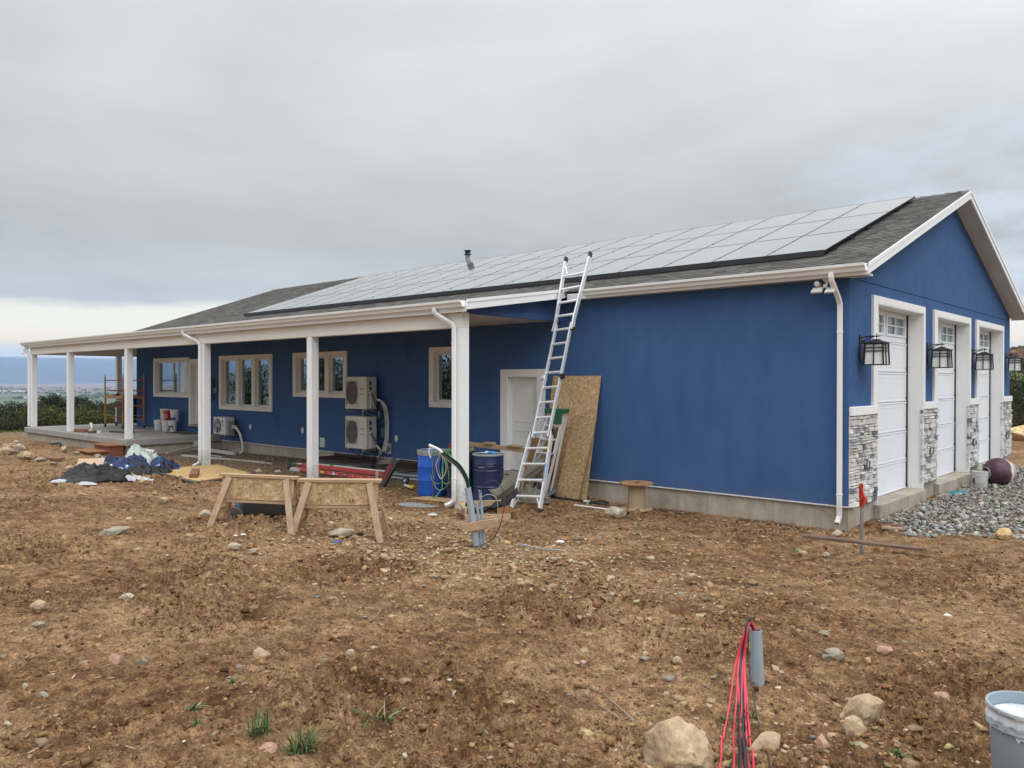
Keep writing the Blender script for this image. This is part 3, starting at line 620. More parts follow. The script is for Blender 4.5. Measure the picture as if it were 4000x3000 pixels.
for r in range(3):
    for c in range(18):
        u = (r * (ph_ + .012)); y = y_s + u * cosa; x = -.62 - c * (pw_ + .012)
        if proto is None:
            proto = thing('solar_panel', '', 'solar panel', (0, 0, 0))
            f = MB().box((-pw_, 0, -.035), (0, .008, .002)).box((-pw_, ph_ - .008, -.035), (0, ph_, .002)).box((-pw_, .008, -.035), (-pw_ + .008, ph_ - .008, .002)).box((-.008, .008, -.035), (0, ph_ - .008, .002))
            part('frame', f, PFR, proto); part('glass', MB().box((-pw_ + .0085, .0085, -.006), (-.0085, ph_ - .0085, 0)), PG, proto)
            for q in (.40, 1.3): part('mounting_clamp', MB().box((-.006, q, -.005), (.018, q + .04, .008)), BLACKM, proto)
            o = proto
        else: o = copy_tree(proto)
        o.location = (x, y, def_z(y) + off / cosa); o.rotation_euler = (ang, 0, 0)
        o['label'] = f'black solar panel in the {ROW[r]} row, {ORD[c]}'; o['group'] = 'solar panels in the roof array'
xa, xb = -.62, -.62 - 18 * (pw_ + .012)
rail = MB()
for r in range(3):
    for t in (.43, 1.33):
        u = r * (ph_ + .02) + t; y = y_s + u * cosa; rail.box((xb - .05, y - .02, def_z(y) + .028), (xa + .06, y + .02, def_z(y) + .062))
    for t in (.43, 1.33):
        u = r * (ph_ + .02) + t; y = y_s + u * cosa
        for k in range(16): rail.box((xb + .4 + k * 1.22, y - .03, def_z(y) + .008), (xb + .46 + k * 1.22, y + .03, def_z(y) + .03))
sr = thing('panel_mounting_rack', 'black rail rack and edge skirt under the solar array on the roof', 'mounting rack', (xa, y_s, def_z(y_s)))
part('rail', rail, BLACKM, sr)
part('skirt', MB().prism([(xb, y_s - .022, def_z(y_s) + .018), (xb, y_s - .006, def_z(y_s) + .018), (xb, y_s - .006, def_z(y_s) + .115), (xb, y_s - .022, def_z(y_s) + .115)], (xa - xb, 0, 0)), BLACKM, sr)
# ------------------------------------------------------------------ ground
def bumpz(x, y, cx, cy, r, h): return h * np.exp(-(((x - cx) ** 2 + (y - cy) ** 2) / r ** 2))
def Gs(x, y):
    """ground height with its mounds and hollows but no grain"""
    x = np.asarray(x, float); y = np.asarray(y, float); z = G0(x, y)
    for b in ((2.35, -8.15, .33, .085), (3.15, -8.9, .5, .07), (3.3, -8.2, .35, .06), (2.75, -9.0, .22, -.12), (.60, -1.42, .34, -.24), (.1, -1.75, .34, -.14), (-.3, -2.3, .5, .07), (1.2, -2.0, .4, .05), (-2.6, -5.75, .55, .05), (-2.2, -5.3, .4, .03),
              (-24, -4.3, 1.3, .12), (-27, -4.4, 1.4, .14), (-30.5, -4.6, 1.4, .14), (-21.5, -4.8, .8, .10), (1.5, -10.2, .5, -.03), (3.0, -.3, 2.5, .03), (-16.5, -1.2, 1.2, .05)):
        z = z + bumpz(x, y, *b)
    z = z - .055 * np.exp(-(y / .55) ** 2) * np.clip((x + 4.9) / .3, 0, 1) * np.clip((.6 - x) / .5, 0, 1)
    d = np.maximum(0, -35 - x); s = np.clip(d / 700, 0, 1); z = z - 36 * s * s * (3 - 2 * s) - .05 * np.minimum(d, 30) * 1.0
    s2 = np.clip((y - 60) / 700, 0, 1) * np.clip((-x - 10) / 200, 0, 1); z = np.minimum(z, z * (1 - s2) - 37 * s2)
    s3 = np.clip((-y - 40) / 800, 0, 1) * np.clip((-x + 0) / 200, 0, 1); z = np.minimum(z, z * (1 - s3) - 37 * s3)
    z = z + 9.2 * np.exp(-(((x + 18) / 75) ** 2 + ((y - 205) / 80) ** 2))
    return z
def grain(x, y):
    r = np.hypot(x - CAM.x, y - CAM.y); far = np.clip((r - 40) / 60, 0, 1)
    pad = np.clip((-y - 1.0) / 4, .35, 1)
    soft = fbm(x, y, 2.6, 3, 3); rough = np.clip((fbm(x, y, 1.1, 3, 77) - .40) * 4, .25, 1.25)
    c = 1 - np.abs(2 * fbm(x, y, .12, 4, 9, .55) - 1)                       # billowy clods
    trk = np.exp(-((y + 7.2 + .35 * x * .3 + .5 * np.sin(x * .35)) / .28) ** 2) + np.exp(-((y + 8.9 + .35 * x * .3 + .5 * np.sin(x * .35)) / .28) ** 2)
    z = (soft - .5) * .17 * pad - .05 * trk * np.clip(fbm(x, y, 1.9, 2, 91) * 2 - .4, 0, 1) + (fbm(x, y, .42, 3, 21) - .5) * .13 * pad * rough + (c - .78) * .15 * rough * pad + (.5 - np.abs(fbm(x, y, .075, 3, 61, .6) - .5) * 2.8) * .055 * (.35 + .65 * rough) + (fbm(x, y, .028, 2, 31) - .5) * .022
    return z * (1 - far) + far * (fbm(x, y, 40, 4, 5) - .5) * 1.2
def G(x, y): return Gs(x, y) + grain(x, y)
FW = math.atan2(f_.y, f_.x)
th = np.concatenate([np.linspace(-math.pi, -.66, 62)[:-1], np.linspace(-.66, .66, 1180), np.linspace(.66, math.pi, 62)[1:-1]])
rr = list(np.linspace(.35, 2.5, 8)); 
while rr[-1] < 36: rr.append(rr[-1] + max(.008, 1.15 * rr[-1] ** 2 / (786 * 2.0)) if rr[-1] >= 2.5 else 2.51)
while rr[-1] < 16000: rr.append(rr[-1] * 1.06)
rr = np.array(rr); TH, RR = np.meshgrid(th, rr)
GX = CAM.x + RR * np.cos(FW + TH); GY = CAM.y + RR * np.sin(FW + TH); GZ = G(GX, GY)
nu, nv = len(th), len(rr)
co = np.stack([GX.ravel(), GY.ravel(), GZ.ravel()], 1)
jj, ii = np.meshgrid(np.arange(nv - 1), np.arange(nu), indexing='ij'); i2 = (ii + 1) % nu
q = np.stack([jj * nu + ii, (jj + 1) * nu + ii, (jj + 1) * nu + i2, jj * nu + i2], -1).reshape(-1, 4)
def np_mesh(name, co, q, smooth=False, col=None):
    me = bpy.data.meshes.new(name); k = q.shape[1]
    me.vertices.add(len(co)); me.vertices.foreach_set('co', co.astype('f').ravel())
    me.loops.add(q.size); me.loops.foreach_set('vertex_index', q.astype('i').ravel())
    me.polygons.add(len(q)); me.polygons.foreach_set('loop_start', np.arange(0, q.size, k, dtype='i')); me.polygons.foreach_set('loop_total', np.full(len(q), k, 'i'))
    if smooth: me.polygons.foreach_set('use_smooth', np.ones(len(q), bool))
    me.update(calc_edges=True)
    if col is not None:
        ca = me.color_attributes.new('Col', 'FLOAT_COLOR', 'POINT'); c4 = np.ones((len(co), 4), 'f'); c4[:, :3] = col; ca.data.foreach_set('color', c4.ravel())
    return me
cap = len(co); co = np.vstack([co, [CAM.x, CAM.y, float(G(CAM.x, CAM.y))]])
gm = np_mesh('ground', co, q, True)
def ground_mat():
    m, nt, b = base_mat('dirt'); t = N(nt, 'ShaderNodeTexCoord'); v = t.outputs['Object']
    s = N(nt, 'ShaderNodeSeparateXYZ'); L(nt, v, s.inputs[0])
    a = nz(nt, v, .55, 6, .6, .5); bq = nz(nt, v, 7, 8, .72); g = nz(nt, v, 70, 5, .7); k = nz(nt, v, 2.4, 6, .65, 1.)
    c = ramp(nt, bq, [(.33, (.060, .029, .014)), (.44, (.132, .069, .033)), (.55, (.220, .125, .062)), (.69, (.36, .225, .120))])  # soil browns; the darkest stops paint in shadow between the clods
    c = mix(nt, ramp(nt, a, [(.42, (0, 0, 0)), (.58, (.9, .9, .9))]), c, ramp(nt, bq, [(.32, (.170, .094, .046)), (.5, (.295, .183, .097)), (.68, (.43, .290, .166))]))
    c = mix(nt, ramp(nt, k, [(.54, (0, 0, 0)), (.66, (.8, .8, .8))]), c, mix(nt, .68, c, (.080, .038, .019)))
    c = mix(nt, .85, c, ramp(nt, g, [(.32, (.42, .40, .38)), (.5, (1, 1, 1)), (.66, (1.6, 1.55, 1.45))]), 'MULTIPLY')
    c = mix(nt, .8, c, ramp(nt, nz(nt, v, 19, 6, .7), [(.34, (.50, .47, .44)), (.5, (1, 1, 1)), (.66, (1.4, 1.38, 1.3))]), 'MULTIPLY')
    # greyer, dustier strip under the porch
    st = nz(nt, v, .9, 4)
    yy = mth(nt, 'ADD', s.outputs[1], mth(nt, 'MULTIPLY', st, 1.6))
    pm = mth(nt, 'MULTIPLY', ramp(nt, mth(nt, 'ADD', mth(nt, 'MULTIPLY', yy, .25), .85), [(.25, (0, 0, 0)), (.55, (1, 1, 1))]), mth(nt, 'LESS_THAN', mth(nt, 'ADD', s.outputs[0], mth(nt, 'MULTIPLY', st, 2)), -8.0))
    c = mix(nt, mth(nt, 'MULTIPLY', pm, .7), c, mix(nt, bq, (.13, .10, .075), (.22, .18, .14)))
    # distance: grass, then a patchwork of valley fields
    ln = N(nt, 'ShaderNodeVectorMath', operation='LENGTH'); L(nt, v, ln.inputs[0]); d = ln.outputs['Value']
    e1 = mth(nt, 'ADD', d, mth(nt, 'MULTIPLY', a, 18)); gm_ = ramp(nt, mth(nt, 'DIVIDE', e1, 100.), [(.41, (0, 0, 0)), (.47, (1, 1, 1))])
    grass = ramp(nt, bq, [(.3, (.055, .075, .025)), (.5, (.11, .125, .05)), (.7, (.20, .18, .10))])
    c = mix(nt, gm_, c, grass)
    vo = N(nt, 'ShaderNodeTexVoronoi'); vo.inputs['Scale'].default_value = 1.; vo.distance = 'CHEBYCHEV'
    mp = N(nt, 'ShaderNodeMapping'); mp.inputs['Scale'].default_value = (.0022, .0016, .001); mp.inputs['Rotation'].default_value = (0, 0, .2); L(nt, v, mp.inputs[0]); L(nt, mp.outputs[0], vo.inputs['Vector'])
    sc = N(nt, 'ShaderNodeSeparateColor'); L(nt, vo.outputs['Color'], sc.inputs[0])
    fld = ramp(nt, sc.outputs[0], [(0, (.085, .105, .06)), (.35, (.10, .13, .065)), (.55, (.12, .125, .085)), (.75, (.135, .12, .095)), (1, (.115, .135, .075))], 'CONSTANT')
    fld = mix(nt, .5, fld, ramp(nt, nz(nt, v, .006, 5, .6), [(.3, (.75, .75, .75)), (.7, (1.2, 1.2, 1.2))]), 'MULTIPLY')
    fld = mix(nt, ramp(nt, mth(nt, 'ADD', mth(nt, 'DIVIDE', d, 9000.), mth(nt, 'MULTIPLY', nz(nt, v, .0015, 3), .25)), [(.42, (0, 0, 0)), (.60, (1, 1, 1))]), fld, ramp(nt, nz(nt, v, .003, 4), [(.35, (.15, .10, .075)), (.65, (.22, .16, .12))]))
    c = mix(nt, ramp(nt, mth(nt, 'DIVIDE', d, 1500.), [(.2, (0, 0, 0)), (.45, (1, 1, 1))]), c, fld)
    L(nt, c, b.inputs['Base Color']); b.inputs['Roughness'].default_value = .95; b.inputs['Specular IOR Level'].default_value = .15
    bump(nt, b, mth(nt, 'ADD', g, mth(nt, 'MULTIPLY', nz(nt, v, 28, 4, .7), 1.6)), 1., .016); return m
DIRT = ground_mat()
ground = mesh_obj('ground', gm, DIRT); tag(ground, kind='structure')

# rocks: one seeded lump, and a fast way to scatter thousands of them into one mesh
def ico(sub):
    bm = bmesh.new(); bmesh.ops.create_icosphere(bm, subdivisions=sub, radius=1); V = np.array([v.co[:] for v in bm.verts]); F = np.array([[v.index for v in f.verts] for f in bm.faces]); bm.free(); return V, F
ICO1, ICO2, ICO4 = ico(1), ico(2), ico(5)
CUBE = (np.array([(a, b, c) for a in (-.75, .75) for b in (-.75, .75) for c in (-.75, .75)]), np.array([(0, 1, 3), (0, 3, 2), (4, 6, 7), (4, 7, 5), (0, 4, 5), (0, 5, 1), (2, 3, 7), (2, 7, 6), (0, 2, 6), (0, 6, 4), (1, 5, 7), (1, 7, 3)]))
def scatter_mesh(name, P, size, flat, cols, seed, src=ICO1, jit=.28, sink=.25, yel=None):
    V, F = src; rs = np.random.RandomState(seed); n = len(P)
    X = np.repeat(V[None], n, 0) * (1 + rs.uniform(-jit, jit, (n, len(V), 1)))
    el = np.stack([np.ones(n), rs.uniform(.55, .95, n), rs.uniform(flat[0], flat[1], n)], 1)[:, None]
    if yel: el[..., 1] = rs.uniform(*yel, (n, 1))
    X = X * el * size[:, None, None]
    az, tx = rs.uniform(0, 6.283, n), rs.normal(0, .28, n)
    c, s = np.cos(tx)[:, None], np.sin(tx)[:, None]; Y, Z = X[..., 1] * c - X[..., 2] * s, X[..., 1] * s + X[..., 2] * c
    c, s = np.cos(az)[:, None], np.sin(az)[:, None]; X2, Y2 = X[..., 0] * c - Y * s, X[..., 0] * s + Y * c
    O = np.stack([X2 + P[:, None, 0], Y2 + P[:, None, 1], Z + P[:, None, 2] + (size * (1 - sink) * .5 * el[:, 0, 2])[:, None]], -1)
    FF = (F[None] + (np.arange(n) * len(V))[:, None, None]).reshape(-1, 3)
    return np_mesh(name, O.reshape(-1, 3), FF, False, np.repeat(cols, len(V), 0))
def palette(rs, n, pal, w, var=.15):
    pal = np.array(pal); c = pal[rs.choice(len(pal), n, p=np.array(w) / sum(w))]; return np.clip(c * rs.normal(1, var, (n, 1)) * rs.normal(1, .04, (n, 3)), .01, .9)
HOUSEBOX = lambda x, y: (x < .12) & (x > -27.1) & (y > -.06)
def in_gravel(x, y):
    e = (fbm(x, y, .9, 3, 55) - .5) * .9 + (fbm(x, y, .12, 2, 56) - .5) * .7
    return (x > .12) & (y > 1.15 - .62 * np.minimum(x, 1.1) * 1.6 + .0 + (x - .65) * .75 * (x > .65) - .35 + e) & (x < 7.5 + e) & (y < 15.5 + e * 2) 
rs = np.random.RandomState(4)
def fan(n, r0, r1, rs, p=1.0, half=.63):
    u = rs.uniform(0, 1, n); r = (r0 ** p + u * (r1 ** p - r0 ** p)) ** (1 / p); t = rs.uniform(-half, half, n) + FW
    return CAM.x + r * np.cos(t), CAM.y + r * np.sin(t), r
SPAL = [(.27, .185, .115), (.34, .265, .185), (.30, .175, .12), (.20, .18, .15), (.50, .45, .37)]
x, y, r = fan(8500, 2.9, 26, rs, .45); clump = fbm(x, y, .8, 3, 88); keep = (rs.uniform(0, 1, len(x)) < np.clip((clump - .36) * 5, .06, 1)) & ~HOUSEBOX(x, y) & ~((y > -3.02) & (x < -20.1)) & ~in_gravel(x, y)
x, y, r = x[keep], y[keep], r[keep]
sz = np.clip(rs.lognormal(-5.15, .62, len(x)), .0025, .042) * np.clip(.75 + r * .05, 1, 1.8)
me = scatter_mesh('pebbles', np.stack([x, y, G(x, y)], 1), sz, (.28, .55), palette(rs, len(x), SPAL, [5, 3, 2.4, 1.2, .3]), 1, src=CUBE, jit=.45, sink=.7)
PEB = vcol_mat('pebble', .85, 90, .4, .003, 60, .5)
o = mesh_obj('pebbles', me, PEB); tag(o, 'small tan and grey pebbles scattered over the bare dirt', 'pebbles', kind='stuff')
# pale chips turned up by digging, in front of the sawhorses and round the conduits
ct = [(-2.5, -5.9, 1.6, 1500), (-3.2, -7.0, 1.5, 900), (-1.4, -6.2, 1.6, 700), (-1.6, -2.9, 2.2, 500), (-5.2, -3.6, 2.5, 500), (-8.5, -6.0, 3.0, 500), (-25, -4.6, 2.6, 500), (-14.5, -1.4, 2.2, 260), (-.6, -.55, .7, 180), (-3.2, -.5, 1.6, 240), (3.1, -8.8, .9, 240)]
x = np.concatenate([rs.normal(a, s_, n) for a, b_, s_, n in ct]); y = np.concatenate([rs.normal(b_, s_ * .6, n) for a, b_, s_, n in ct]); keep = ~HOUSEBOX(x, y) & ~((y > -3.05) & (x < -20.1) & (x > -30)); x, y = x[keep], y[keep]
sz = np.clip(rs.lognormal(-4.0, .45, len(x)), .008, .07)
me = scatter_mesh('limestone_chips', np.stack([x, y, G(x, y)], 1), sz, (.22, .55), palette(rs, len(x), [(.37, .26, .145), (.47, .36, .23), (.30, .20, .11), (.30, .25, .18)], [4, 1.6, 4, 1.2]), 2, src=CUBE, jit=.4)
o = mesh_obj('limestone_chips', me, PEB); tag(o, 'pale limestone chips turned up in the yard around the sawhorses', 'stone chips', kind='stuff')
# crumbs and clods of soil
x, y, r = fan(110000, 2.8, 24, rs, .42); rg = fbm(x, y, 1.1, 3, 77); keep = (rs.uniform(0, 1, len(x)) < np.clip((rg - .40) * 5, .22, 1)) & ~HOUSEBOX(x, y) & ~in_gravel(x, y); x, y, r = x[keep], y[keep], r[keep]
sz = np.clip(rs.lognormal(-5.2, .55, len(x)) * (.8 + .055 * r), .003, .034)
me = scatter_mesh('soil_clods', np.stack([x, y, G(x, y)], 1), sz, (.3, .6), palette(rs, len(x), [(.155, .082, .039), (.225, .130, .065), (.105, .055, .027), (.33, .205, .11)], [4, 4, 2, 1.6], .15), 3, src=CUBE, jit=.5, sink=.55)
CLOD = vcol_mat('soil_clod', .97, 60, .8, .006, 45, .6, .1); o = mesh_obj('soil_clods', me, CLOD); tag(o, 'crumbly brown soil clods lying all over the yard', 'soil clods', kind='stuff')
# straw, splinters and rootlets trodden into the soil
x, y, r = fan(5200, 2.9, 20, rs, .5); keep = (fbm(x, y, 1.4, 3, 15) > .46) & ~HOUSEBOX(x, y) & ~in_gravel(x, y) & ~((y > -3.02) & (x < -20.1)); x, y = x[keep], y[keep]
me = scatter_mesh('straw_and_splinters', np.stack([x, y, G(x, y) + .002], 1), rs.uniform(.012, .042, len(x)), (.05, .10), palette(rs, len(x), [(.38, .28, .16), (.24, .15, .08), (.07, .035, .02), (.46, .38, .26)], [4, 3, 2, 1.5], .2), 14, src=CUBE, jit=.3, sink=.2, yel=(.06, .14))
o = mesh_obj('straw_and_splinters', me, CLOD); tag(o, 'straw, splinters and rootlets trodden into the dirt', 'straw', kind='stuff')
# crushed rock apron beside the garage
x = rs.uniform(.1, 8.3, 52000); y = rs.uniform(-1.2, 16, 52000); k = in_gravel(x, y) & ~((np.hypot(x - .62, y - 6.5) < .1)); x, y = x[k], y[k]
vis = rs.uniform(0, 1, len(x)) < np.clip(1.25 - (y - 1) * .045, .45, 1); x, y = x[vis], y[vis]
edge = in_gravel(x, y - .35) & in_gravel(x - .25, y); sz = np.clip(rs.lognormal(-3.85, .42, len(x)), .009, .06)
me = scatter_mesh('crushed_rock', np.stack([x, y, Gs(x, y) + rs.uniform(-.01, .05, len(x)) * edge], 1), sz, (.4, .8), palette(rs, len(x), [(.29, .285, .265), (.40, .39, .36), (.20, .20, .19), (.34, .29, .22)], [4, 4, 2, 1.6], .2), 5, src=CUBE, jit=.45, sink=.4)
GRAV = vcol_mat('crushed_rock_stone', .85, 60, .4, .004, 35, .5)
o = mesh_obj('crushed_rock', me, GRAV); tag(o, 'grey crushed rock spread along the garage doors', 'gravel', kind='stuff')
x = np.concatenate([rs.normal(-6.75, .5, 1700), rs.normal(-5.9, .28, 400)]); y = np.concatenate([rs.normal(-.9, .28, 1700), rs.normal(-.55, .2, 400)]); k = (y < -.57) | ((x < -7.55) | (x > -6.15)) & (y < -.08); x, y = x[k], y[k]
me = scatter_mesh('gravel_heap', np.stack([x, y, Gs(x, y) + rs.uniform(0, .05, len(x)) + .10 * np.exp(-((x + 6.7) / .6) ** 2 - ((y + .75) / .4) ** 2)], 1), np.clip(rs.lognormal(-4.0, .3, len(x)), .01, .04), (.4, .8), palette(rs, len(x), [(.30, .31, .30), (.40, .405, .39), (.22, .235, .24)], [4, 4, 2]), 6, src=CUBE, jit=.45)
o = mesh_obj('gravel_heap', me, GRAV); tag(o, 'small heap of grey gravel under the white side door', 'gravel', kind='stuff')

# ------------------------------------------------------------------ valley, mountains, far farmsteads
def mountains():
    az = np.linspace(R(62), R(300), 620); V = []; rows = 12
    P = []
    for j in range(rows):
        t = j / (rows - 1); d = 8200 + 2600 * t
        X = CAM.x + d * np.cos(az); Y = CAM.y + d * np.sin(az)
        hgt = 285 + 55 * (fbm(az * 9, az * 0, .9, 5, 12) - .5) + 26 * (fbm(az * 60, az * 0, 1., 3, 40) - .5)
        Z = -38 + (hgt + 38) * (t ** .75) + (fbm(X, Y, 900, 5, 8) - .5) * 120 * t * (1 - t) * 2
        P.append(np.stack([X, Y, Z], 1))
    X, Y = CAM.x + 11800 * np.cos(az), CAM.y + 11800 * np.sin(az); P.append(np.stack([X, Y, np.full_like(X, -60)], 1))
    P = np.concatenate(P); n = len(az); j, i = np.meshgrid(np.arange(rows), np.arange(n - 1), indexing='ij')
    return np_mesh('mountains', P, np.stack([j * n + i, j * n + i + 1, (j + 1) * n + i + 1, (j + 1) * n + i], -1).reshape(-1, 4), True)
def mount_mat():
    m, nt, b = base_mat('mountain_slope'); t = N(nt, 'ShaderNodeTexCoord'); v = t.outputs['Object']; s = N(nt, 'ShaderNodeSeparateXYZ'); L(nt, v, s.inputs[0])
    f = nz(nt, v, .004, 7, .65); c = ramp(nt, f, [(.35, (.03, .045, .055)), (.6, (.06, .08, .085))])
    h = mth(nt, 'ADD', s.outputs[2], mth(nt, 'MULTIPLY', mth(nt, 'SUBTRACT', nz(nt, v, .012, 6, .7), .5), 120))
    c = mix(nt, ramp(nt, mth(nt, 'DIVIDE', h, 400), [(.60, (0, 0, 0)), (.70, (.75, .75, .75))]), c, (.75, .78, .82))
    L(nt, c, b.inputs['Base Color']); b.inputs['Roughness'].default_value = 1; b.inputs['Specular IOR Level'].default_value = 0; return m
o = mesh_obj('mountains', mountains(), mount_mat()); tag(o, kind='structure')
def at(px, dist, py=None):
    """world x, y at a forward distance along the bearing of an image column, and the height seen there"""
    d = f_ + r_ * ((px - 2000) / FPX); x = CAM.x + d.x * dist; y = CAM.y + d.y * dist
    return (x, y) if py is None else (x, y, CAM.z - (py - 1478) / FPX * dist)
rnd = random.Random(8)
for i, (px, py, w, d_, h) in enumerate([(78, 1524, 40, 2520, 2.2), (12, 1524, 14, 2560, 2), (105, 1548, 8, 1660, 2), (220, 1532, 9, 2160, 1.6), (160, 1545, 8, 1740, 1.6), (88, 1578, 12, 1165, 1.2)]):
    x, y = at(px, d_); z = float(Gs(x, y)); ww = w / FPX * d_
    t = thing('farm_shed', ['long white farm shed far out in the valley, left of the first porch post', 'pale shed at the left edge of the valley view', 'small white house in the valley beside the first porch post', 'tiny pale barn in the valley between the first two porch posts', 'small pale house in the valley just right of the first porch post', 'white roofed farmhouse in the nearer valley before dark trees'][i], 'farm building', (x, y, z), 'distant farm buildings')
    u = Vector((r_.x, r_.y, 0)) * ww / 2; v = Vector((f_.x, f_.y, 0)) * 14; c = Vector((x, y, z))
    part('wall', MB().prism([c - u - v, c + u - v, c + u + v, c - u + v], (0, 0, h)), mat('shed_wall', (.75, .75, .74), .6), t)
    top_ = Vector((0, 0, h)); rg = Vector((0, 0, h * .45))
    part('roof', MB().add([c - u - v + top_, c + u - v + top_, c + u + v + top_, c - u + v + top_, c - u + top_ + rg, c + u + top_ + rg], [(0, 1, 5, 4), (3, 4, 5, 2), (0, 4, 3), (1, 2, 5)]), mat('shed_roof', (.62, .63, .64), .5), t)

# ------------------------------------------------------------------ junipers and shrubs
def foliage_mat():
    m, nt, b = base_mat('juniper_foliage'); a = N(nt, 'ShaderNodeVertexColor', layer_name='Col'); v = coords(nt)
    c = mix(nt, .6, a.outputs[0], ramp(nt, nz(nt, v, 9, 4), [(.3, (.5, .5, .5)), (.7, (1.5, 1.5, 1.4))]), 'MULTIPLY')
    L(nt, c, b.inputs['Base Color']); b.inputs['Roughness'].default_value = .8; b.inputs['Specular IOR Level'].default_value = .25; return m
FOL = foliage_mat(); BARK = wood('bark', (.10, .075, .055), (.20, .16, .125), 2, False)
def crown(h, w, seed, n=5200, leaf=.055, base=.12, tone=(1, 1, 1), lobes=26):
    rs = np.random.RandomState(seed); L_ = []
    for k in range(lobes):
        t = rs.uniform(base, .93); rad = w * (np.sin(np.pi * min(1, (t + .18) / 1.2)) ** .7) * .62; a = rs.uniform(0, 6.28); q = rs.uniform(.15, 1) ** .6
        L_.append((rad * q * np.cos(a), rad * q * np.sin(a), t * h, rs.uniform(.20, .36) * w * (1.15 - .55 * t), rs.uniform(.7, 1.35)))
    L_.append((0, 0, h * .86, w * .16, 1.1)); L_ = np.array(L_); k = rs.choice(len(L_), n, p=L_[:, 3] ** 2 / (L_[:, 3] ** 2).sum()); l = L_[k]
    d = rs.normal(0, 1, (n, 3)); d /= np.linalg.norm(d, axis=1)[:, None]; rad = l[:, 3] * rs.uniform(.35, 1.08, n) ** .5 * (1 + .22 * np.sin(d[:, 0] * 9 + k) * np.cos(d[:, 1] * 8 + k * 2))
    C = l[:, :3] + d * rad[:, None] * np.array([1, 1, 1.1]); C[:, 2] = np.maximum(C[:, 2], .04)
    u = rs.normal(0, 1, (n, 3)) + d * .4 + np.array([0, 0, .8]); u /= np.linalg.norm(u, axis=1)[:, None]; v = np.cross(u, rs.normal(0, 1, (n, 3))); v /= np.linalg.norm(v, axis=1)[:, None]
    s = leaf * rs.uniform(.5, 1.4, n)[:, None]
    V = np.stack([C - v * s * .45, C + v * s * .45, C + u * s * 1.5 + v * s * .12, C + u * s * 1.3 - v * s * .2], 1).reshape(-1, 3)
    col = np.array([(.030, .038, .016)]) * l[:, 4][:, None] * rs.uniform(.65, 1.4, (n, 1)) * np.array(tone); y_ = rs.uniform(0, 1, n) < .10; col[y_] = col[y_] * np.array([1.9, 1.45, 1.1])
    return np_mesh('crown', V, np.arange(n * 4).reshape(-1, 4), False, np.repeat(col, 4, 0))
def juniper(px, py, dist, w, label, seed, group, zoff=0., name='juniper', n=9000, tone=(1, 1, 1), leaf=.055, dead=False):
    x, y, zt = at(px, dist, py); z = float(G(x, y)) - .05 + zoff; h = zt - z
    if h < .4: h = .4
    t = thing(name, label, 'tree' if name == 'juniper' else 'shrub', (x, y, z), group)
    c = mesh_obj('crown', crown(h, w, seed, n, leaf, tone=tone), FOL, t)
    rs_ = random.Random(seed); mb = MB()
    b0 = Vector((x, y, z - .1))
    mb.tube([b0, b0 + Vector((.05, .03, h * .3)), b0 + Vector((-.03, .05, h * .6)), b0 + Vector((0, 0, h * .85))], [w * .055 + .03, w * .045 + .02, w * .025 + .01, .012], 8)
    for k in range(7):
        a = rs_.uniform(0, 6.28); hh = h * rs_.uniform(.1, .5); e_ = Vector((math.cos(a) * w * .4, math.sin(a) * w * .4, hh + h * .28))
        mb.tube([b0 + Vector((0, 0, hh)), b0 + e_ * .55 + Vector((0, 0, .05)), b0 + e_], [w * .022 + .008, w * .014 + .006, .005], 6)
    part('trunk', mb, BARK, t, smooth=True); return t
TG = 'junipers beyond the west porch'
for k, a in enumerate([(5, 1598, 44, 1.5, 'dark juniper at the very left edge of the yard'), (48, 1590, 47, 1.5, 'rounded juniper between the left edge and the corner post'), (95, 1587, 45, 1.6, 'broad dark juniper just left of the corner porch post'), (160, 1578, 48, 1.3, 'shaggy juniper crown seen low at the left of the first porch bay'),
    (190, 1556, 51, 1.5, 'tall juniper in the middle of the first porch bay'), (226, 1547, 52, 1.6, 'tallest rounded juniper seen through the first porch bay'), (262, 1558, 50, 1.3, 'juniper partly behind the second porch post'), (318, 1547, 55, 1.0, 'narrow blocky juniper top right of the second porch post'), (296, 1572, 50, 1.3, 'rounded juniper hugging the right side of the second post'),
    (345, 1571, 50, 1.5, 'wide juniper in the middle of the second porch bay'), (375, 1579, 47, 1.5, 'juniper shoulder right of the middle of the second bay'), (402, 1577, 54, .7, 'small pointed juniper left of the orange scaffold'), (428, 1574, 52, 1.1, 'juniper directly behind the orange scaffold'), (455, 1585, 50, 1.4, 'juniper behind the rear porch post'), (490, 1582, 50, 1.5, 'juniper behind the black grill')]):
    juniper(a[0], a[1], a[2], a[3] * 1.25, a[4], 40 + k, TG, n=8000, tone=(.8 + .1 * (k % 4), .82 + .08 * (k % 4), .9), leaf=.06)
for k, a in enumerate([(140, 1612, 43, 2.4, 'lighter green low juniper under the tall one in the first bay', (1.5, 1.5, 1.1)), (235, 1610, 43, 2.6, 'yellow-green low juniper left of the second porch post', (1.7, 1.6, 1.1)), (335, 1630, 42, 2.2, 'yellow-green bush low in the second porch bay', (1.8, 1.7, 1.1)), (95, 1650, 37.5, 1.7, 'scruffy brown bush against the corner of the porch slab', (1.3, 1.0, .9)), (35, 1640, 40, 2.2, 'dark low bush at the left edge in front of the junipers', (.9, .9, .9)), (415, 1630, 42, 2.2, 'pale olive bush between porch slab and orange scaffold', (1.8, 1.6, 1.2))]):
    juniper(a[0], a[1], a[2], a[3], a[4], 70 + k, 'low bushes beyond the west porch', name='shrub', tone=a[5])
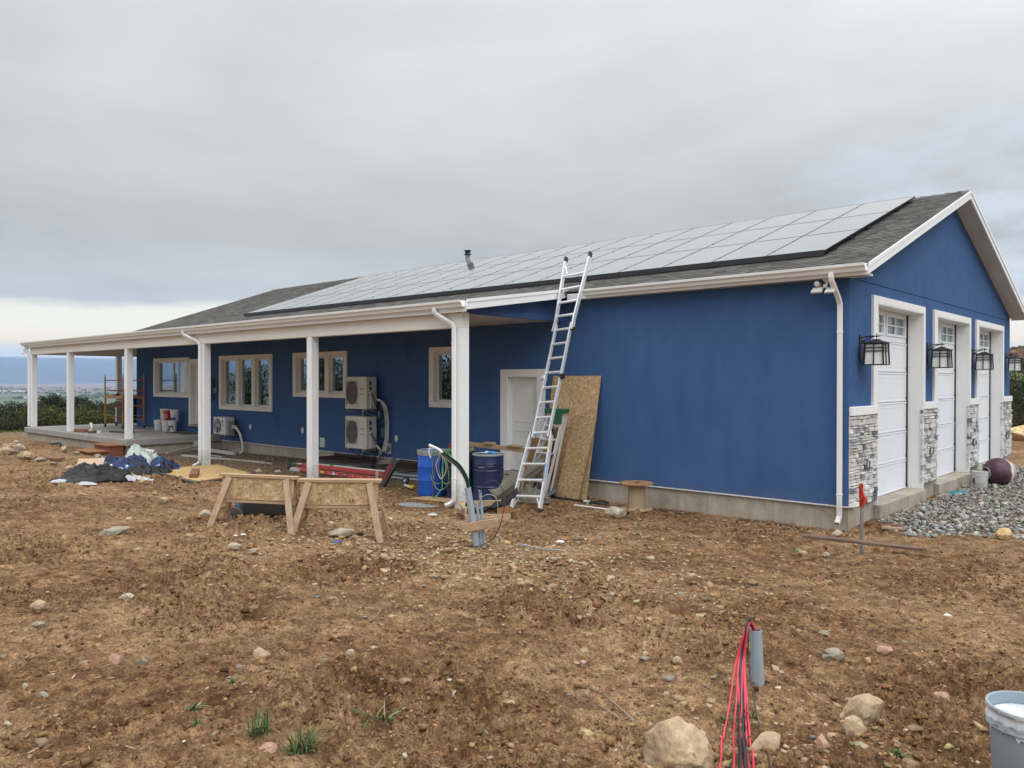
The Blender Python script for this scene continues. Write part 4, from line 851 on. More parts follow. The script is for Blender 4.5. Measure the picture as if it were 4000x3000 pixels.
for k, a in enumerate([(3985, 1450, 40, 3.2, 'dark juniper rising behind the rear garage corner'), (4030, 1470, 37, 3.2, 'dark juniper at the right edge behind the gravel'), (3962, 1490, 46, 2.6, 'juniper squeezed behind the last wall lantern')]):
    juniper(a[0], a[1], a[2], a[3], a[4], 90 + k, 'junipers behind the garage', n=9000)
for k, a in enumerate([(3975, 1618, 35, 1.6, 'low brushy shrub under the juniper by the rear corner'), (4030, 1625, 34, 1.6, 'low brushy shrub at the right edge behind the boulder')]):
    juniper(a[0], a[1], a[2], a[3], a[4], 96 + k, 'low shrubs behind the garage', name='shrub', tone=(1.3, 1.0, .9), n=2500)
for k, (x, y, h) in enumerate([(-36, -25, 4.5), (-44, -29, 5.2), (-52, -26, 4.6), (-60, -31, 5.5), (-70, -28, 4.2), (-31, -30, 3.6), (-84, -38, 5.5), (-27, -24, 3.0)]):
    z = float(Gs(x, y)); t = thing('juniper', 'juniper standing in the open ground south-west of the house', 'tree', (x, y, z), 'junipers south-west of the house')
    mesh_obj('crown', crown(h, h * .8, 120 + k, 3500, .12), FOL, t); part('trunk', MB().tube([(x, y, z - .1), (x, y, z + h * .8)], [.16, .03], 8), BARK, t)
# brush on the far hill
rs = np.random.RandomState(3); n = 900; x = rs.normal(-22, 34, n); y = rs.normal(180, 26, n); V = []
me = scatter_mesh('hill_brush', np.stack([x, y, Gs(x, y)], 1), rs.uniform(.5, 1.5, n), (.7, 1.1), palette(rs, n, [(.05, .055, .025), (.11, .07, .045), (.16, .09, .06)], [4, 4, 2]), 7, ICO2, .35)
o = mesh_obj('hill_brush', me, CLOD); tag(o, 'reddish brush covering the low hill behind the garage', 'brush', kind='stuff')
n = 1500; px = rs.uniform(-200, 600, n); dd = rs.uniform(420, 3800, n); pos = [at(a, b) for a, b in zip(px, dd)]; x = np.array([p[0] for p in pos]); y = np.array([p[1] for p in pos]); cl = fbm(x, y, 160, 2, 6) > .54; x, y = x[cl], y[cl]
me = scatter_mesh('valley_trees', np.stack([x, y, Gs(x, y)], 1), rs.uniform(2, 5, len(x)), (.6, .9), palette(rs, len(x), [(.04, .055, .03), (.06, .07, .04)], [1, 1]), 8, ICO2, .3)
o = mesh_obj('valley_trees', me, CLOD); tag(o, 'dark tree clumps dotted over the distant green valley', 'trees', kind='stuff')
# grass at the far left beyond the dirt
n = 16000; x = rs.uniform(-56, -33.5, n); y = rs.uniform(-9, 14, n); z = G(x, y); a = rs.uniform(0, 6.28, n); h = rs.uniform(.05, .16, n); w = .012
V = np.stack([np.stack([x - w * np.cos(a), y - w * np.sin(a), z], 1), np.stack([x + w * np.cos(a), y + w * np.sin(a), z], 1), np.stack([x + rs.normal(0, .04, n), y + rs.normal(0, .04, n), z + h], 1)], 1).reshape(-1, 3)
me = np_mesh('grass', V, np.arange(n * 3).reshape(-1, 3), False, np.repeat(palette(rs, n, [(.10, .15, .05), (.16, .17, .07)], [2, 1]), 3, 0)); o = mesh_obj('grass', me, FOL); tag(o, 'short green grass where the dirt ends west of the porch', 'grass', kind='stuff')
# ------------------------------------------------------------------ air
hb = MB().box((-12600, -12600, -75), (12600, 12600, 345)); hz = part('haze', hb, None); hm = bpy.data.materials.new('haze'); hm.use_nodes = True; hn = hm.node_tree; hn.nodes.clear()
ho = N(hn, 'ShaderNodeOutputMaterial'); hv = N(hn, 'ShaderNodeVolumePrincipled'); hv.inputs['Color'].default_value = (.50, .68, 1.0, 1); hv.inputs['Density'].default_value = 1.0e-4; hv.inputs['Anisotropy'].default_value = 0.0
L(hn, hv.outputs[0], ho.inputs['Volume']); hz.data.materials.append(hm); tag(hz, 'thin blue air lying over the valley and the mountains', 'haze', kind='stuff')
# ------------------------------------------------------------------ things fixed to the walls
# wall lanterns
FROST = mat('frosted_glass', (.88, .90, .86), .35, vs=3, amt=.4)
LAN = None
for k, (y, lab) in enumerate([(.50, 'black box lantern nearest the house corner, left of the first garage door'), (4.36, 'black box lantern between the first and second garage doors'), (8.00, 'black box lantern between the second and third garage doors'), (11.62, 'farthest black box lantern, past the third garage door')]):
    if LAN is None:
        LAN = thing('wall_lantern', '', 'lantern', (0, 0, 0), 'black wall lanterns between the garage doors')
        part('backplate', MB().box((.001, -.06, -.20), (.022, .06, .20)), BLACKM, LAN, bev=.006)
        a = MB().tube([(.02, 0, .15), (.16, 0, .17), (.30, 0, .165)], .010, 8).tube([(.02, 0, .08), (.12, 0, .13), (.22, 0, .165)], .008, 8).tube([(.255, 0, .21), (.255, 0, .10)], .007, 8).tube([(.02, 0, .07), (.12, 0, .07)], .018, 8)
        part('arm', a, BLACKM, LAN, smooth=True)
        w = .135; cx = .255; top_ = MB(); zt, zb = .055, -.29
        top_.add([(cx - w - .045, -w - .045, zt), (cx + w + .045, -w - .045, zt), (cx + w + .045, w + .045, zt), (cx - w - .045, w + .045, zt), (cx - .05, -.05, zt + .05), (cx + .05, -.05, zt + .05), (cx + .05, .05, zt + .05), (cx - .05, .05, zt + .05)], [(0, 3, 2, 1), (4, 5, 6, 7), (0, 1, 5, 4), (1, 2, 6, 5), (2, 3, 7, 6), (3, 0, 4, 7)]); top_.box((cx - .05, -.05, zt + .05), (cx + .05, .05, zt + .062))
        part('roof', top_, BLACKM, LAN)
        g = MB(); b = w - .012
        g.add([(cx - b, -b, zt - .01), (cx + b, -b, zt - .01), (cx + b, b, zt - .01), (cx - b, b, zt - .01), (cx - b - .012, -b - .012, zb + .01), (cx + b + .012, -b - .012, zb + .01), (cx + b + .012, b + .012, zb + .01), (cx - b - .012, b + .012, zb + .01)], [(0, 1, 5, 4), (1, 2, 6, 5), (2, 3, 7, 6), (3, 0, 4, 7), (4, 5, 6, 7)])
        part('glass', g, FROST, LAN)
        c = MB(); t = .016
        def P_(u, f, side):   # point on a lantern face: u across, f height, flaring slightly towards the base
            q = w + .014 * (zt - f) / (zt - zb); return {0: (cx + q, u * q, f), 1: (cx - q, u * q, f), 2: (cx + u * q, q, f), 3: (cx + u * q, -q, f)}[side]
        for s_ in range(4):
            for u in (-1, 0, 1): c.bar(P_(u, zt, s_), P_(u, zb, s_), t if u == 0 else t * 1.3, t if u == 0 else t * 1.3)
            for f in (zt - .012, zt - .075, zt - .125, zb): c.bar(P_(-1, f, s_), P_(1, f, s_), t, t)
        part('cage', c, BLACKM, LAN); o = LAN
    else: o = copy_tree(LAN)
    o.location = (0, y, 2.53); o['label'] = lab
# security floodlight cameras
def floodcam(x, y, z, lab, k=1, rz=0):
    t = thing('security_floodlight', lab, 'floodlight', (x, y, z), 'white security floodlights under the eaves'); r = Matrix.Rotation(R(35), 3, 'X')
    part('bracket', MB().lathe([(.0, 0), (.06, 0), (.06, -.03), (.025, -.05), (.02, -.10), (0, -.10)], (x, y, z), 16, cap=False), VINYL, t, smooth=True)
    part('camera', MB().lathe([(0, -.075), (.04, -.075), (.045, -.03), (.045, .05), (.02, .075), (0, .078)], (x - .13, y - .03, z - .085), 16, Matrix.Rotation(R(75), 3, 'X'), cap=False), VINYL, t, smooth=True)
    part('floodlight_head', MB().box((x - .20, y - .16, z - .20), (x - .03, y - .02, z - .165), r), VINYL, t, bev=.008)
    part('floodlight_head', MB().box((x + .02, y - .17, z - .215), (x + .17, y - .03, z - .18), r), VINYL, t, bev=.008)
    part('sensor', MB().box((x - .03, y - .08, z - .15), (x + .03, y - .02, z - .09)), VINYL, t, bev=.01)
floodcam(-.30, -.14, 3.60, 'white twin-head floodlight camera under the eave by the right downspout')
floodcam(-29.9, -2.9, 3.20, 'white floodlight under the far left corner of the porch roof')
# outdoor units
CASE = mat('condenser_case', (.62, .60, .54), .45, vs=3, amt=.6, col2=(.56, .54, .48)); CASE2 = mat('condenser_case_white', (.66, .66, .64), .45, vs=3)
REDP = mat('orange_red_print', (.45, .07, .03), .5); GREYP = mat('grey_print', (.10, .10, .10), .5); BLUEP = mat('blue_label', (.02, .08, .20), .4)
LINE = mat('line_set_insulation', (.74, .74, .69), .6, vs=10); CAB = mat('black_cable', (.012, .012, .013), .45); FINS = mat('coil_fins', (.05, .052, .055), .5, .4, vs=30)
def ac_big(z0, lab, lower):
    x0, x1, y0, y1 = -12.62, -11.72, -.50, -.17; z1 = z0 + .83
    t = thing('outdoor_unit', lab, 'air conditioner', (x0, y1, z0), 'stacked outdoor units on the porch wall')
    mb = MB().box((x0, y0, z0), (x1, y1, z1)); part('casing', mb, CASE, t, bev=.015)
    cx, cz = x0 + .30, z0 + .42
    f = MB()
    for a_, b_, c_, d_ in ((cx - .27, cx + .27, cz - .34, cz - .31), (cx - .27, cx + .27, cz + .31, cz + .34), (cx - .27, cx - .245, cz - .31, cz + .31), (cx + .245, cx + .27, cz - .31, cz + .31)): f.box((a_, y0 - .012, c_), (b_, y0 - .0005, d_))
    part('grille_frame', f, CASE, t, bev=.004)
    part('fan_opening', MB().lathe([(0, 0), (.245, 0), (.245, .01), (0, .012)], (cx, y0 - .001, cz), 36, Matrix.Rotation(R(90), 3, 'X') @ Matrix.Diagonal((1, 1.22, 1)), cap=False), FINS, t)
    g = MB()
    for k in range(-11, 12): g.tube([(cx + k * .021, y0 - .018, cz - .30), (cx + k * .021, y0 - .018, cz + .30)], .0035, 5, col=None)
    for k in (-.2, 0, .2): g.tube([(cx - .24, y0 - .016, cz + k), (cx + .24, y0 - .016, cz + k)], .003, 5)
    part('fan_grille', g, mat('grille_wire', (.28, .27, .25), .5), t)
    part('brand_mark', xform(textmb('FUJITSU', .05), Matrix.Translation((x0 + .74, y0 - .002, z0 + .52))), REDP, t)
    part('model_mark', xform(textmb('HALCYON', .035), Matrix.Translation((x0 + .74, y0 - .002, z0 + .38))), GREYP, t)
    for (ya, yb, za, zb) in ((-.40, -.33, z0 + .62, z0 + .73), (-.40, -.33, z0 + .49, z0 + .58)): part('side_label', MB().box((x1 + .0005, ya, za), (x1 + .002, yb, zb)), BLUEP, t)
    part('valve_cover', MB().box((x1 + .001, -.40, z0 + .03), (x1 + .05, -.22, z0 + .33)).box((x1 + .001, -.42, z0 + .40), (x1 + .06, -.30, z0 + .45)), CASE, t, bev=.012)
    br = MB(); 
    for x in (x0 + .12, x1 - .10): br = MB(); br.box((x, -.52, z0 - .05), (x + .04, -.001, z0 - .003)); br.box((x, -.04, z0 - .30), (x + .04, -.001, z0 - .051)); br.bar((x + .02, -.45, z0 - .055), (x + .02, -.03, z0 - .27), .03, .02); part('wall_bracket', br, GALV, t)
    c = MB()
    if not lower:
        for k in range(3): o_ = k * .06; c.tube([(x1 + .03, -.28 + o_ * .4, z0 + .28 - o_ * .3), (x1 + .18 + o_, -.20, z0 + .24 - o_ * .4), (x1 + .25 + o_, -.14, z0 + .05), (x1 + .28 + o_, -.10, z0 - .30), (x1 + .27 + o_ * .9, -.10, z0 - .75), (x1 + .18 + o_, -.12, z0 - 1.02), (x1 + .14 + o_ * 1.2, -.16, z0 - 1.1)], .0135, 8)
    else:
        for k in range(2): o_ = k * .05; c.tube([(x1 + .03, -.28, z0 + .10 + o_), (x1 + .12, -.22, z0 + .02 + o_), (x1 + .16 + o_, -.17, z0 - .06), (x1 + .13, -.15, z0 - .12)], .022, 8)
    part('line_set', c, LINE, t, smooth=True)
    w = MB().tube([(x1 + .05, -.36, z0 + .42), (x1 + .12, -.34, z0 + .25), (x1 + .15, -.3, z0 + .05), (x1 + .25, -.2, z0 - .08), (x1 + .36, -.08, z0 - .04), (x1 + .42, -.05, z0 + .06)], .012, 7).tube([(x1 + .05, -.36, z0 + .40), (x1 + .1, -.33, z0 + .3), (x1 + .2, -.25, z0 + .12), (x1 + .22, -.15, z0 - .1), (x1 + .2, -.1, z0 - .25)], .009, 7)
    part('cable', w, CAB, t, smooth=True)
    return t
ac_big(1.235, 'upper of the two stacked beige outdoor units, beside the second window', False)
ac_big(.215, 'lower of the two stacked beige outdoor units, just above the window well', True)
GB = mat('grey_conduit_box', (.10, .14, .19), .5)
for z, l in ((1.32, 'blue-grey switch box beside the upper outdoor unit'), (.62, 'blue-grey switch box beside the lower outdoor unit')):
    t = thing('disconnect_box', l, 'switch box', (-11.55, -.001, z), 'switch boxes by the outdoor units')
    part('box', MB().box((-11.66, -.10, z - .10), (-11.45, -.001, z + .13)), GB, t, bev=.008); part('conduit', MB().tube([(-11.5, -.05, z - .10), (-11.5, -.05, z - .18), (-11.58, -.06, z - .28), (-11.7, -.08, z - .32)], .014, 8), CAB, t, smooth=True)
# small white unit with a fan, near the slab
x0, x1, y0, y1, z0, z1 = -19.74, -18.97, -.50, -.19, .24, .79
t = thing('outdoor_unit', 'small white outdoor unit with a round fan beside the porch slab', 'air conditioner', (x0, y1, z0))
part('casing', MB().box((x0, y0, z0), (x1, y1, z1)), CASE2, t, bev=.015); cx, cz = x0 + .27, z0 + .275
part('fan_opening', MB().lathe([(0, 0), (.225, 0), (.232, .008), (0, .009)], (cx, y0 - .001, cz), 36, Matrix.Rotation(R(90), 3, 'X'), cap=False), mat('dark_fan_plastic', (.09, .095, .10), .5), t)  # plain dark grey disc behind the fan blades
bl = MB()
for k in range(3):
    a = k * 2.094 + .4; rt = Matrix.Rotation(a, 3, 'Y')
    ps = [Vector((math.cos(q) * r_a, -.016 - .012 * (q > .5), math.sin(q) * r_a)) for r_a, q in ((.03, 0), (.2, -.25), (.215, .35), (.19, .95), (.04, .9))]; c0 = Vector((cx, y0, cz)); bl.add([c0 + rt @ p_ for p_ in ps], [(0, 1, 2, 3, 4)])
part('fan_blades', bl, mat('fan_blade', (.22, .23, .24), .4), t)
part('fan_hub', MB().lathe([(0, .0), (.04, .0), (.035, .02), (0, .024)], (cx, y0 - .01, cz), 20, Matrix.Rotation(R(90), 3, 'X'), cap=False), CASE2, t)
g = MB()
for k in range(1, 9): 
    rr_ = k * .027; g.tube([(cx + math.cos(a_) * rr_, y0 - .034, cz + math.sin(a_) * rr_) for a_ in np.linspace(0, 6.283, 33)], .0018, 4, False)
part('fan_grille', g, CASE2, t)
part('brand_badge', MB().lathe([(0, 0), (.04, 0), (.04, .003), (0, .003)], (x0 + .60, y0 - .001, z0 + .42), 24, Matrix.Rotation(R(90), 3, 'X'), cap=False), mat('badge_maroon', (.10, .01, .03), .4), t)
part('brand_letters', xform(textmb('LG', .10), Matrix.Translation((x0 + .60, y0 - .002, z0 + .31))), GREYP, t)
part('model_mark', xform(textmb('DUAL INVERTER', .018), Matrix.Translation((x0 + .62, y0 - .002, z0 + .13))), GREYP, t)
part('valve_cover', MB().box((x1 + .001, -.42, z0 + .05), (x1 + .05, -.24, z0 + .44)), mat('grey_cover', (.30, .31, .31), .5), t, bev=.01)
br = MB()
for x in (x0 + .08, x1 - .02): br = MB(); br.box((x, -.52, z0 - .045), (x + .04, -.001, z0 - .003)); br.box((x, -.04, z0 - .04 + .041), (x + .04, -.001, z0 + .42)); part('wall_bracket', br, GALV, t)
c = MB()
for k in range(2): o_ = k * .06; c.tube([(x1 + .03, -.3, z0 + .22 + o_), (x1 + .16, -.24, z0 + .22 + o_), (x1 + .28 + o_, -.16, z0 + .02), (x1 + .34 + o_ * .6, -.12, z0 - .25), (x1 + .33 + o_ * .6, -.10, z0 - .52), (x1 + .22 + o_, -.16, z0 - .60)], .024, 8)
part('line_set', c, LINE, t, smooth=True); part('cable', MB().tube([(x1 + .03, -.28, z0 + .18), (x1 + .15, -.24, z0 + .12), (x1 + .26, -.14, z0 - .2), (x1 + .28, -.1, z0 - .5)], .012, 7), CAB, t, smooth=True)
# electrical panel and small wall plates
t = thing('electrical_meter', 'grey meter and breaker box behind the downspout post', 'electric meter', (-20.75, -.001, 1.35))
part('box', MB().box((-20.95, -.16, 1.34), (-20.60, -.001, 2.02)), GB, t, bev=.01); part('meter_socket', MB().box((-21.25, -.14, 1.20), (-20.96, -.001, 1.98)), mat('meter_grey', (.32, .33, .33), .5), t, bev=.01)
part('switch_box', MB().box((-20.55, -.10, 1.55), (-20.35, -.001, 1.72)), GB, t, bev=.006); part('outlet_cover', MB().box((-20.75, -.185, 1.50), (-20.66, -.161, 1.68)), VINYL, t, bev=.004)
for (x, z, l) in ((-18.29, .50, 'white oval cover on the wall right of the small outdoor unit'), (-15.36, .52, 'white oval cover on the wall touching the third porch post'), (-11.12, .50, 'white oval cover on the wall right of the stacked outdoor units'), (-20.97, .83, 'white cover on the wall just behind the downspout post')):
    single('outlet_cover', MB().lathe([(0, 0), (.05, 0), (.055, .01), (.045, .035), (0, .04)], (x, -.002, z), 24, Matrix.Rotation(R(90), 3, 'X') @ Matrix.Diagonal((1, 1.75, 1)), cap=False), VINYL, l, 'outlet cover', (x, -.002, z), 'white covers low on the porch wall', smooth=True)
for (x, z, l) in ((-14.36, .23, 'square white vent plate low on the wall left of the stacked units'), (-11.45, .23, 'square white vent low on the wall right of the stacked units')):
    t = thing('wall_vent', l, 'vent', (x, -.002, z), 'square white vents low on the porch wall')
    part('frame', MB().box((x - .11, -.03, z - .13), (x + .11, -.002, z - .085)).box((x - .11, -.03, z + .085), (x + .11, -.002, z + .13)).box((x - .11, -.03, z - .085), (x - .075, -.002, z + .085)).box((x + .075, -.03, z - .085), (x + .11, -.002, z + .085)), VINYL, t, bev=.003)
    part('louvre', MB().box((x - .0745, -.018, z - .0845), (x + .0745, -.002, z + .0845)), mat('vent_grey', (.32, .34, .36), .5) if x > -13 else mat('vent_pale', (.6, .58, .55), .5), t)

# ------------------------------------------------------------------ ladders
def gz(x, y): return float(Gs(x, y))
def ladder_big():
    base = Vector((-4.87, -2.18, -.36)); t = thing('extension_ladder', 'tall aluminium telescoping ladder leaning on the porch eave beside the side door', 'ladder', base)
    d = Vector((-.335, 1.72, 4.05)).normalized(); Lh = 5.22; ax = Vector((1, 0, 0)); ax = (ax - d * ax.dot(d)).normalized()
    step = .305; rails = {}
    def w(s):        # half width: flared foot, narrow telescoping core, flared top
        if s < 1.42: return .335 - .085 * s / 1.42
        if s < 1.58: return .245
        if s < 3.55: return .185
        if s < 3.72: return .235
        return .215 + .085 * (s - 3.72) / 1.5
    def rail(s0, s1, off, sec, n=8):
        for sg in (-1, 1):
            pts = [base + d * s + ax * sg * (w(s) + off) for s in np.linspace(s0, s1, n)]
            mb = MB()
            for p, q_ in zip(pts[:-1], pts[1:]): mb.bar(p, q_, sec[0], sec[1], up=(0, -1, .4))
            part('rail', mb, ALU, t, bev=.003)
    rail(.03, 1.5, 0, (.034, .082)); rail(1.46, 3.64, -.0, (.030, .068)) if False else None
    for sg in (-1, 1):
        mb = MB(); mb.bar(base + d * 1.40 + ax * sg * .185, base + d * 3.75 + ax * sg * .185, .030, .070, up=(0, -1, .4)); part('rail', mb, ALU, t, bev=.003)
    rail(3.60, Lh, 0, (.034, .082))
    k = 0; s = .28
    while s < Lh - .1:
        ww = w(s) if not (1.42 < s < 3.6) else .185
        mb = MB(); p = base + d * s; mb.bar(p - ax * (ww - .01), p + ax * (ww - .01), .046, .030, up=d); mb.bar(p - ax * (ww - .01) - d * .02 , p + ax * (ww - .01) - d * .02, .022, .012, up=d)
        part('rung', mb, ALU, t, bev=.003); s += step; k += 1
    for sg in (-1, 1):
        for s0, nm in ((1.48, 'lock'), (3.62, 'lock')):
            p = base + d * s0 + ax * sg * .25; part('rung_lock', MB().bar(p - ax * sg * .07, p + ax * sg * .05, .06, .045, up=d), BLACKP, t, bev=.006)
        p = base + d * 2.62 + ax * sg * .215; part('hinge', MB().lathe([(0, -.03), (.055, -.03), (.055, .03), (0, .03)], p, 20, Matrix.Rotation(R(90), 3, 'Y'), cap=False), ALU if sg < 0 else BLACKP, t, smooth=True)
        pf = base + ax * sg * .335; part('foot', MB().bar(pf + d * .06, pf - d * .03, .05, .10, up=(0, -1, .4)), BLACKP, t, bev=.008)
        pt = base + d * Lh + ax * sg * w(Lh); part('end_cap', MB().bar(pt - d * .02, pt + d * .09, .045, .095, up=(0, -1, .4)), BLACKP, t, bev=.01)
        a = base + d * .28 + ax * sg * .2; b = base + d * .04 + ax * sg * .32; part('brace', MB().bar(a, b, .02, .012), ALU, t)
        a = base + d * (Lh - .32) + ax * sg * .19; b = base + d * (Lh - .1) + ax * sg * .29; part('brace', MB().bar(a, b, .02, .012), ALU, t)
    # maker's sticker, white with blue letters, on the right rail
    lb = textmb('WERNER', .055, .001); rot = Matrix((d, (d.cross(ax)) * -1, ax * -1)).transposed()
    M_ = Matrix.Translation(base + d * .72 + ax * (w(.72) + .0) + Vector((0, -.047, 0))) @ rot.to_4x4() @ Matrix.Rotation(R(90), 4, 'X')
    st = MB().bar(base + d * .55 + ax * .302 + Vector((0, -.036, .014)), base + d * .9 + ax * .284 + Vector((0, -.036, .014)), .022, .012, up=(0, -1, .4)); part('sticker', st, mat('sticker_blue', (.08, .20, .45), .4), t)
    st = MB().bar(base + d * 1.12 + ax * .271 + Vector((0, -.036, .014)), base + d * 1.30 + ax * .26 + Vector((0, -.036, .014)), .022, .012, up=(0, -1, .4)); part('sticker', st, mat('sticker_yellow', (.75, .62, .05), .4), t)
ladder_big()
def stepladder():
    fl, fr = Vector((-6.02, -.90, -.30)), Vector((-5.50, -.90, -.30)); tl, tr = Vector((-5.66, -.53, 1.36)), Vector((-5.28, -.53, 1.36))
    t = thing('step_ladder', 'folded aluminium stepladder with green top leaning against the OSB sheets', 'ladder', (-5.76, -.9, -.30))
    for a, b in ((fl, tl), (fr, tr)): part('rail', MB().bar(a, b, .028, .085, up=(0, -1, .3)), ALU, t, bev=.003)
    for k in range(1, 6):
        q = k / 6; a, b = fl.lerp(tl, q), fr.lerp(tr, q); part('step', MB().bar(a + Vector((.015, 0, 0)), b - Vector((.015, 0, 0)), .085, .03, up=(0, -.1, 1)), ALU, t, bev=.004)
    o = Vector((.02, .14, .0))
    for a, b in ((fl, tl), (fr, tr)): part('rear_rail', MB().bar(a + o + Vector((0, .03, .05)), b + Vector((0, .06, -.05)), .024, .045, up=(0, -1, .3)), ALU, t)
    part('top_cap', MB().box((-5.72, -.64, 1.33), (-5.22, -.46, 1.42)), mat('green_plastic', (.01, .12, .05), .4), t, bev=.012)
    part('front_bracket', MB().box((-5.48, -.66, 1.12), (-5.27, -.635, 1.335)), MATS['green_plastic'], t, bev=.006)
    tx = textmb('LOUISVILLE', .05, .001); M_ = Matrix.Translation(fr.lerp(tr, .40) + Vector((.0, -.049, 0))) @ Matrix.Rotation(math.atan2(tr.z - fr.z, tr.x - fr.x) * -1, 4, 'Y')
    part('label', MB().bar(fr.lerp(tr, .27) + Vector((0, -.044, .012)), fr.lerp(tr, .50) + Vector((0, -.044, .012)), .026, .008, up=(0, -1, .3)), BLACKP, t)
    part('label_letters', xform(tx, M_ @ Matrix.Scale(.62, 4)), VINYL, t)
stepladder()
# leaning sheets
def lean_sheet(name, x0, x1, yb, zb, yt, zt, th, m, lab, cat, grp=None, skew=0.):
    n = Vector((0, -(zt - zb), (yt - yb))).normalized() * th
    mb = MB().prism([(x0, yb, zb), (x1, yb, zb), (x1 + skew, yt, zt), (x0 + skew, yt, zt)], -n); return single(name, mb, m, lab, cat, ((x0 + x1) / 2, yb, zb), grp)
OSBG = 'wood sheets leaning on the garage wall'
lean_sheet('wood_sheet', -6.00, -4.78, -.50, -.36, -.04, 2.075, .011, OSB, 'tallest OSB sheet leaning on the blue wall behind the ladder', 'OSB sheet', OSBG, .02)
OSB2 = osb('osb_darker', (.85, .82, .8))
lean_sheet('wood_sheet', -5.42, -4.86, -.66, -.36, -.24, 1.27, .014, OSB2, 'short OSB sheet in front of the tallest one, right of the black bar', 'OSB sheet', OSBG, .14)
lean_sheet('wood_sheet', -5.98, -5.50, -.64, -.33, -.34, 1.0, .011, OSB2, 'OSB offcut between the stepladder legs and the black bar', 'OSB sheet', OSBG, .05)
lean_sheet('wood_sheet', -6.30, -6.10, -.70, -.36, -.42, .80, .02, PLYB, 'narrow reddish brown board leaning behind the stepladder', 'board', OSBG, .06)
t = thing('floor_squeegee', 'long black toothed bar leaning upright against the OSB sheets', 'tool', (-5.47, -.72, -.33))
mb = MB().bar((-5.45, -.72, -.33), (-5.62, -.50, 1.0), .045, .02, up=(0, -1, 0)); 
for k in range(26): q = Vector((-5.45, -.72, -.33)).lerp(Vector((-5.62, -.5, 1.0)), k / 26); mb.box((q.x + .018, q.y - .008, q.z), (q.x + .034, q.y + .008, q.z + .022))
part('bar', mb, BLACKP, t); part('tip', MB().bar((-5.62, -.5, 1.0), (-5.66, -.45, 1.26), .05, .018, up=(0, -1, 0)), mat('grey_plastic', (.28, .29, .29), .5), t)
# grey plastic shovel head / tray at the ladder foot
mb = MB(); nu_ = 14; P = []
for j in range(8):
    for i in range(nu_): u, v = i / (nu_ - 1), j / 7; P.append((-5.86 + u * .52 + v * .08, -1.02 + v * .34 - .02, -.33 + .03 + .10 * (1 - v) ** 0 * v * v + .02 * math.sin(u * 26) + .07 * abs(u - .5) * 2 * v))
mb.grid(P, nu_, 8); sn = thing('snow_shovel', 'ribbed grey plastic shovel lying at the foot of the leaning sheets', 'shovel', (-5.6, -.9, -.34)); o = part('blade', mb, mat('dark_grey_plastic', (.10, .11, .12), .4), sn, smooth='all'); sm = o.modifiers.new('th', 'SOLIDIFY'); sm.thickness = .008
part('board_under', MB().box((-5.95, -1.12, -.39), (-5.30, -1.06, -.31)), OLDW, sn)
t = thing('shovel', 'black-handled shovel lying on the dirt below the OSB sheets', 'shovel', (-4.8, -.66, -.33))
part('shaft', MB().tube([(-5.36, -.82, -.30), (-4.62, -.78, -.31)], .02, 10), CAB, t, smooth=True); part('grip', MB().tube([(-4.62, -.78, -.31), (-4.48, -.77, -.31)], .024, 10), mat('white_grip', (.6, .6, .6), .4), t, smooth=True)
part('handle', MB().tube([(-4.48, -.77, -.31), (-4.30, -.68, -.29), (-4.12, -.70, -.29), (-4.06, -.76, -.3), (-4.14, -.83, -.31), (-4.32, -.84, -.31), (-4.48, -.78, -.31)], .018, 8), CAB, t, smooth=True)
t = thing('pole', 'thin white pole lying on the dirt behind the rock', 'pole', (-4.0, -1.25, -.33)); part('tube', MB().tube([(-4.52, -1.20, -.325), (-3.36, -1.26, -.31)], .016, 10), VINYL, t, smooth=True); part('tip', MB().tube([(-3.36, -1.26, -.31), (-3.28, -1.265, -.31)], .02, 10), BLACKP, t)
# cable spool
def spool():
    c = Vector((-3.46, -.74, -.345)); t = thing('cable_spool', 'empty cable spool with a wooden top standing by the garage wall', 'cable spool', c)
    rim = []
    part('drum', MB().lathe([(.155, .03), (.155, .46)], c, 40), mat('cardboard_tube', (.40, .31, .20), .8, vs=4, amt=.6, col2=(.30, .23, .14), scale=(3, 3, .6)), t, smooth=True)
    for z0, m, r in ((0, PINE, .28), (.46, wood('spool_plywood', (.24, .12, .05), (.42, .25, .12), 0), .295)):
        ps = [(c.x + (r + .012 * math.sin(k * 2.3) - (.03 if (k % 17 == 3 and z0) else 0)) * math.cos(k * math.pi / 24), c.y + (r + .012 * math.sin(k * 2.3)) * math.sin(k * math.pi / 24), c.z + z0) for k in range(48)]
        part('flange', MB().prism(ps, (0, 0, .03)), m, t, bev=.004)
    for a, r in ((.3, .10), (1.8, .16), (3.2, .12), (4.5, .18), (5.5, .08), (0, 0)): x, y = c.x + r * math.cos(a), c.y + r * math.sin(a); part('bolt_hole', MB().lathe([(0, 0), (.028 if r else .04, 0), (.028 if r else .04, .002), (0, .002)], (x, y, c.z + .4902), 14, cap=False), BLACKP, t)
spool()

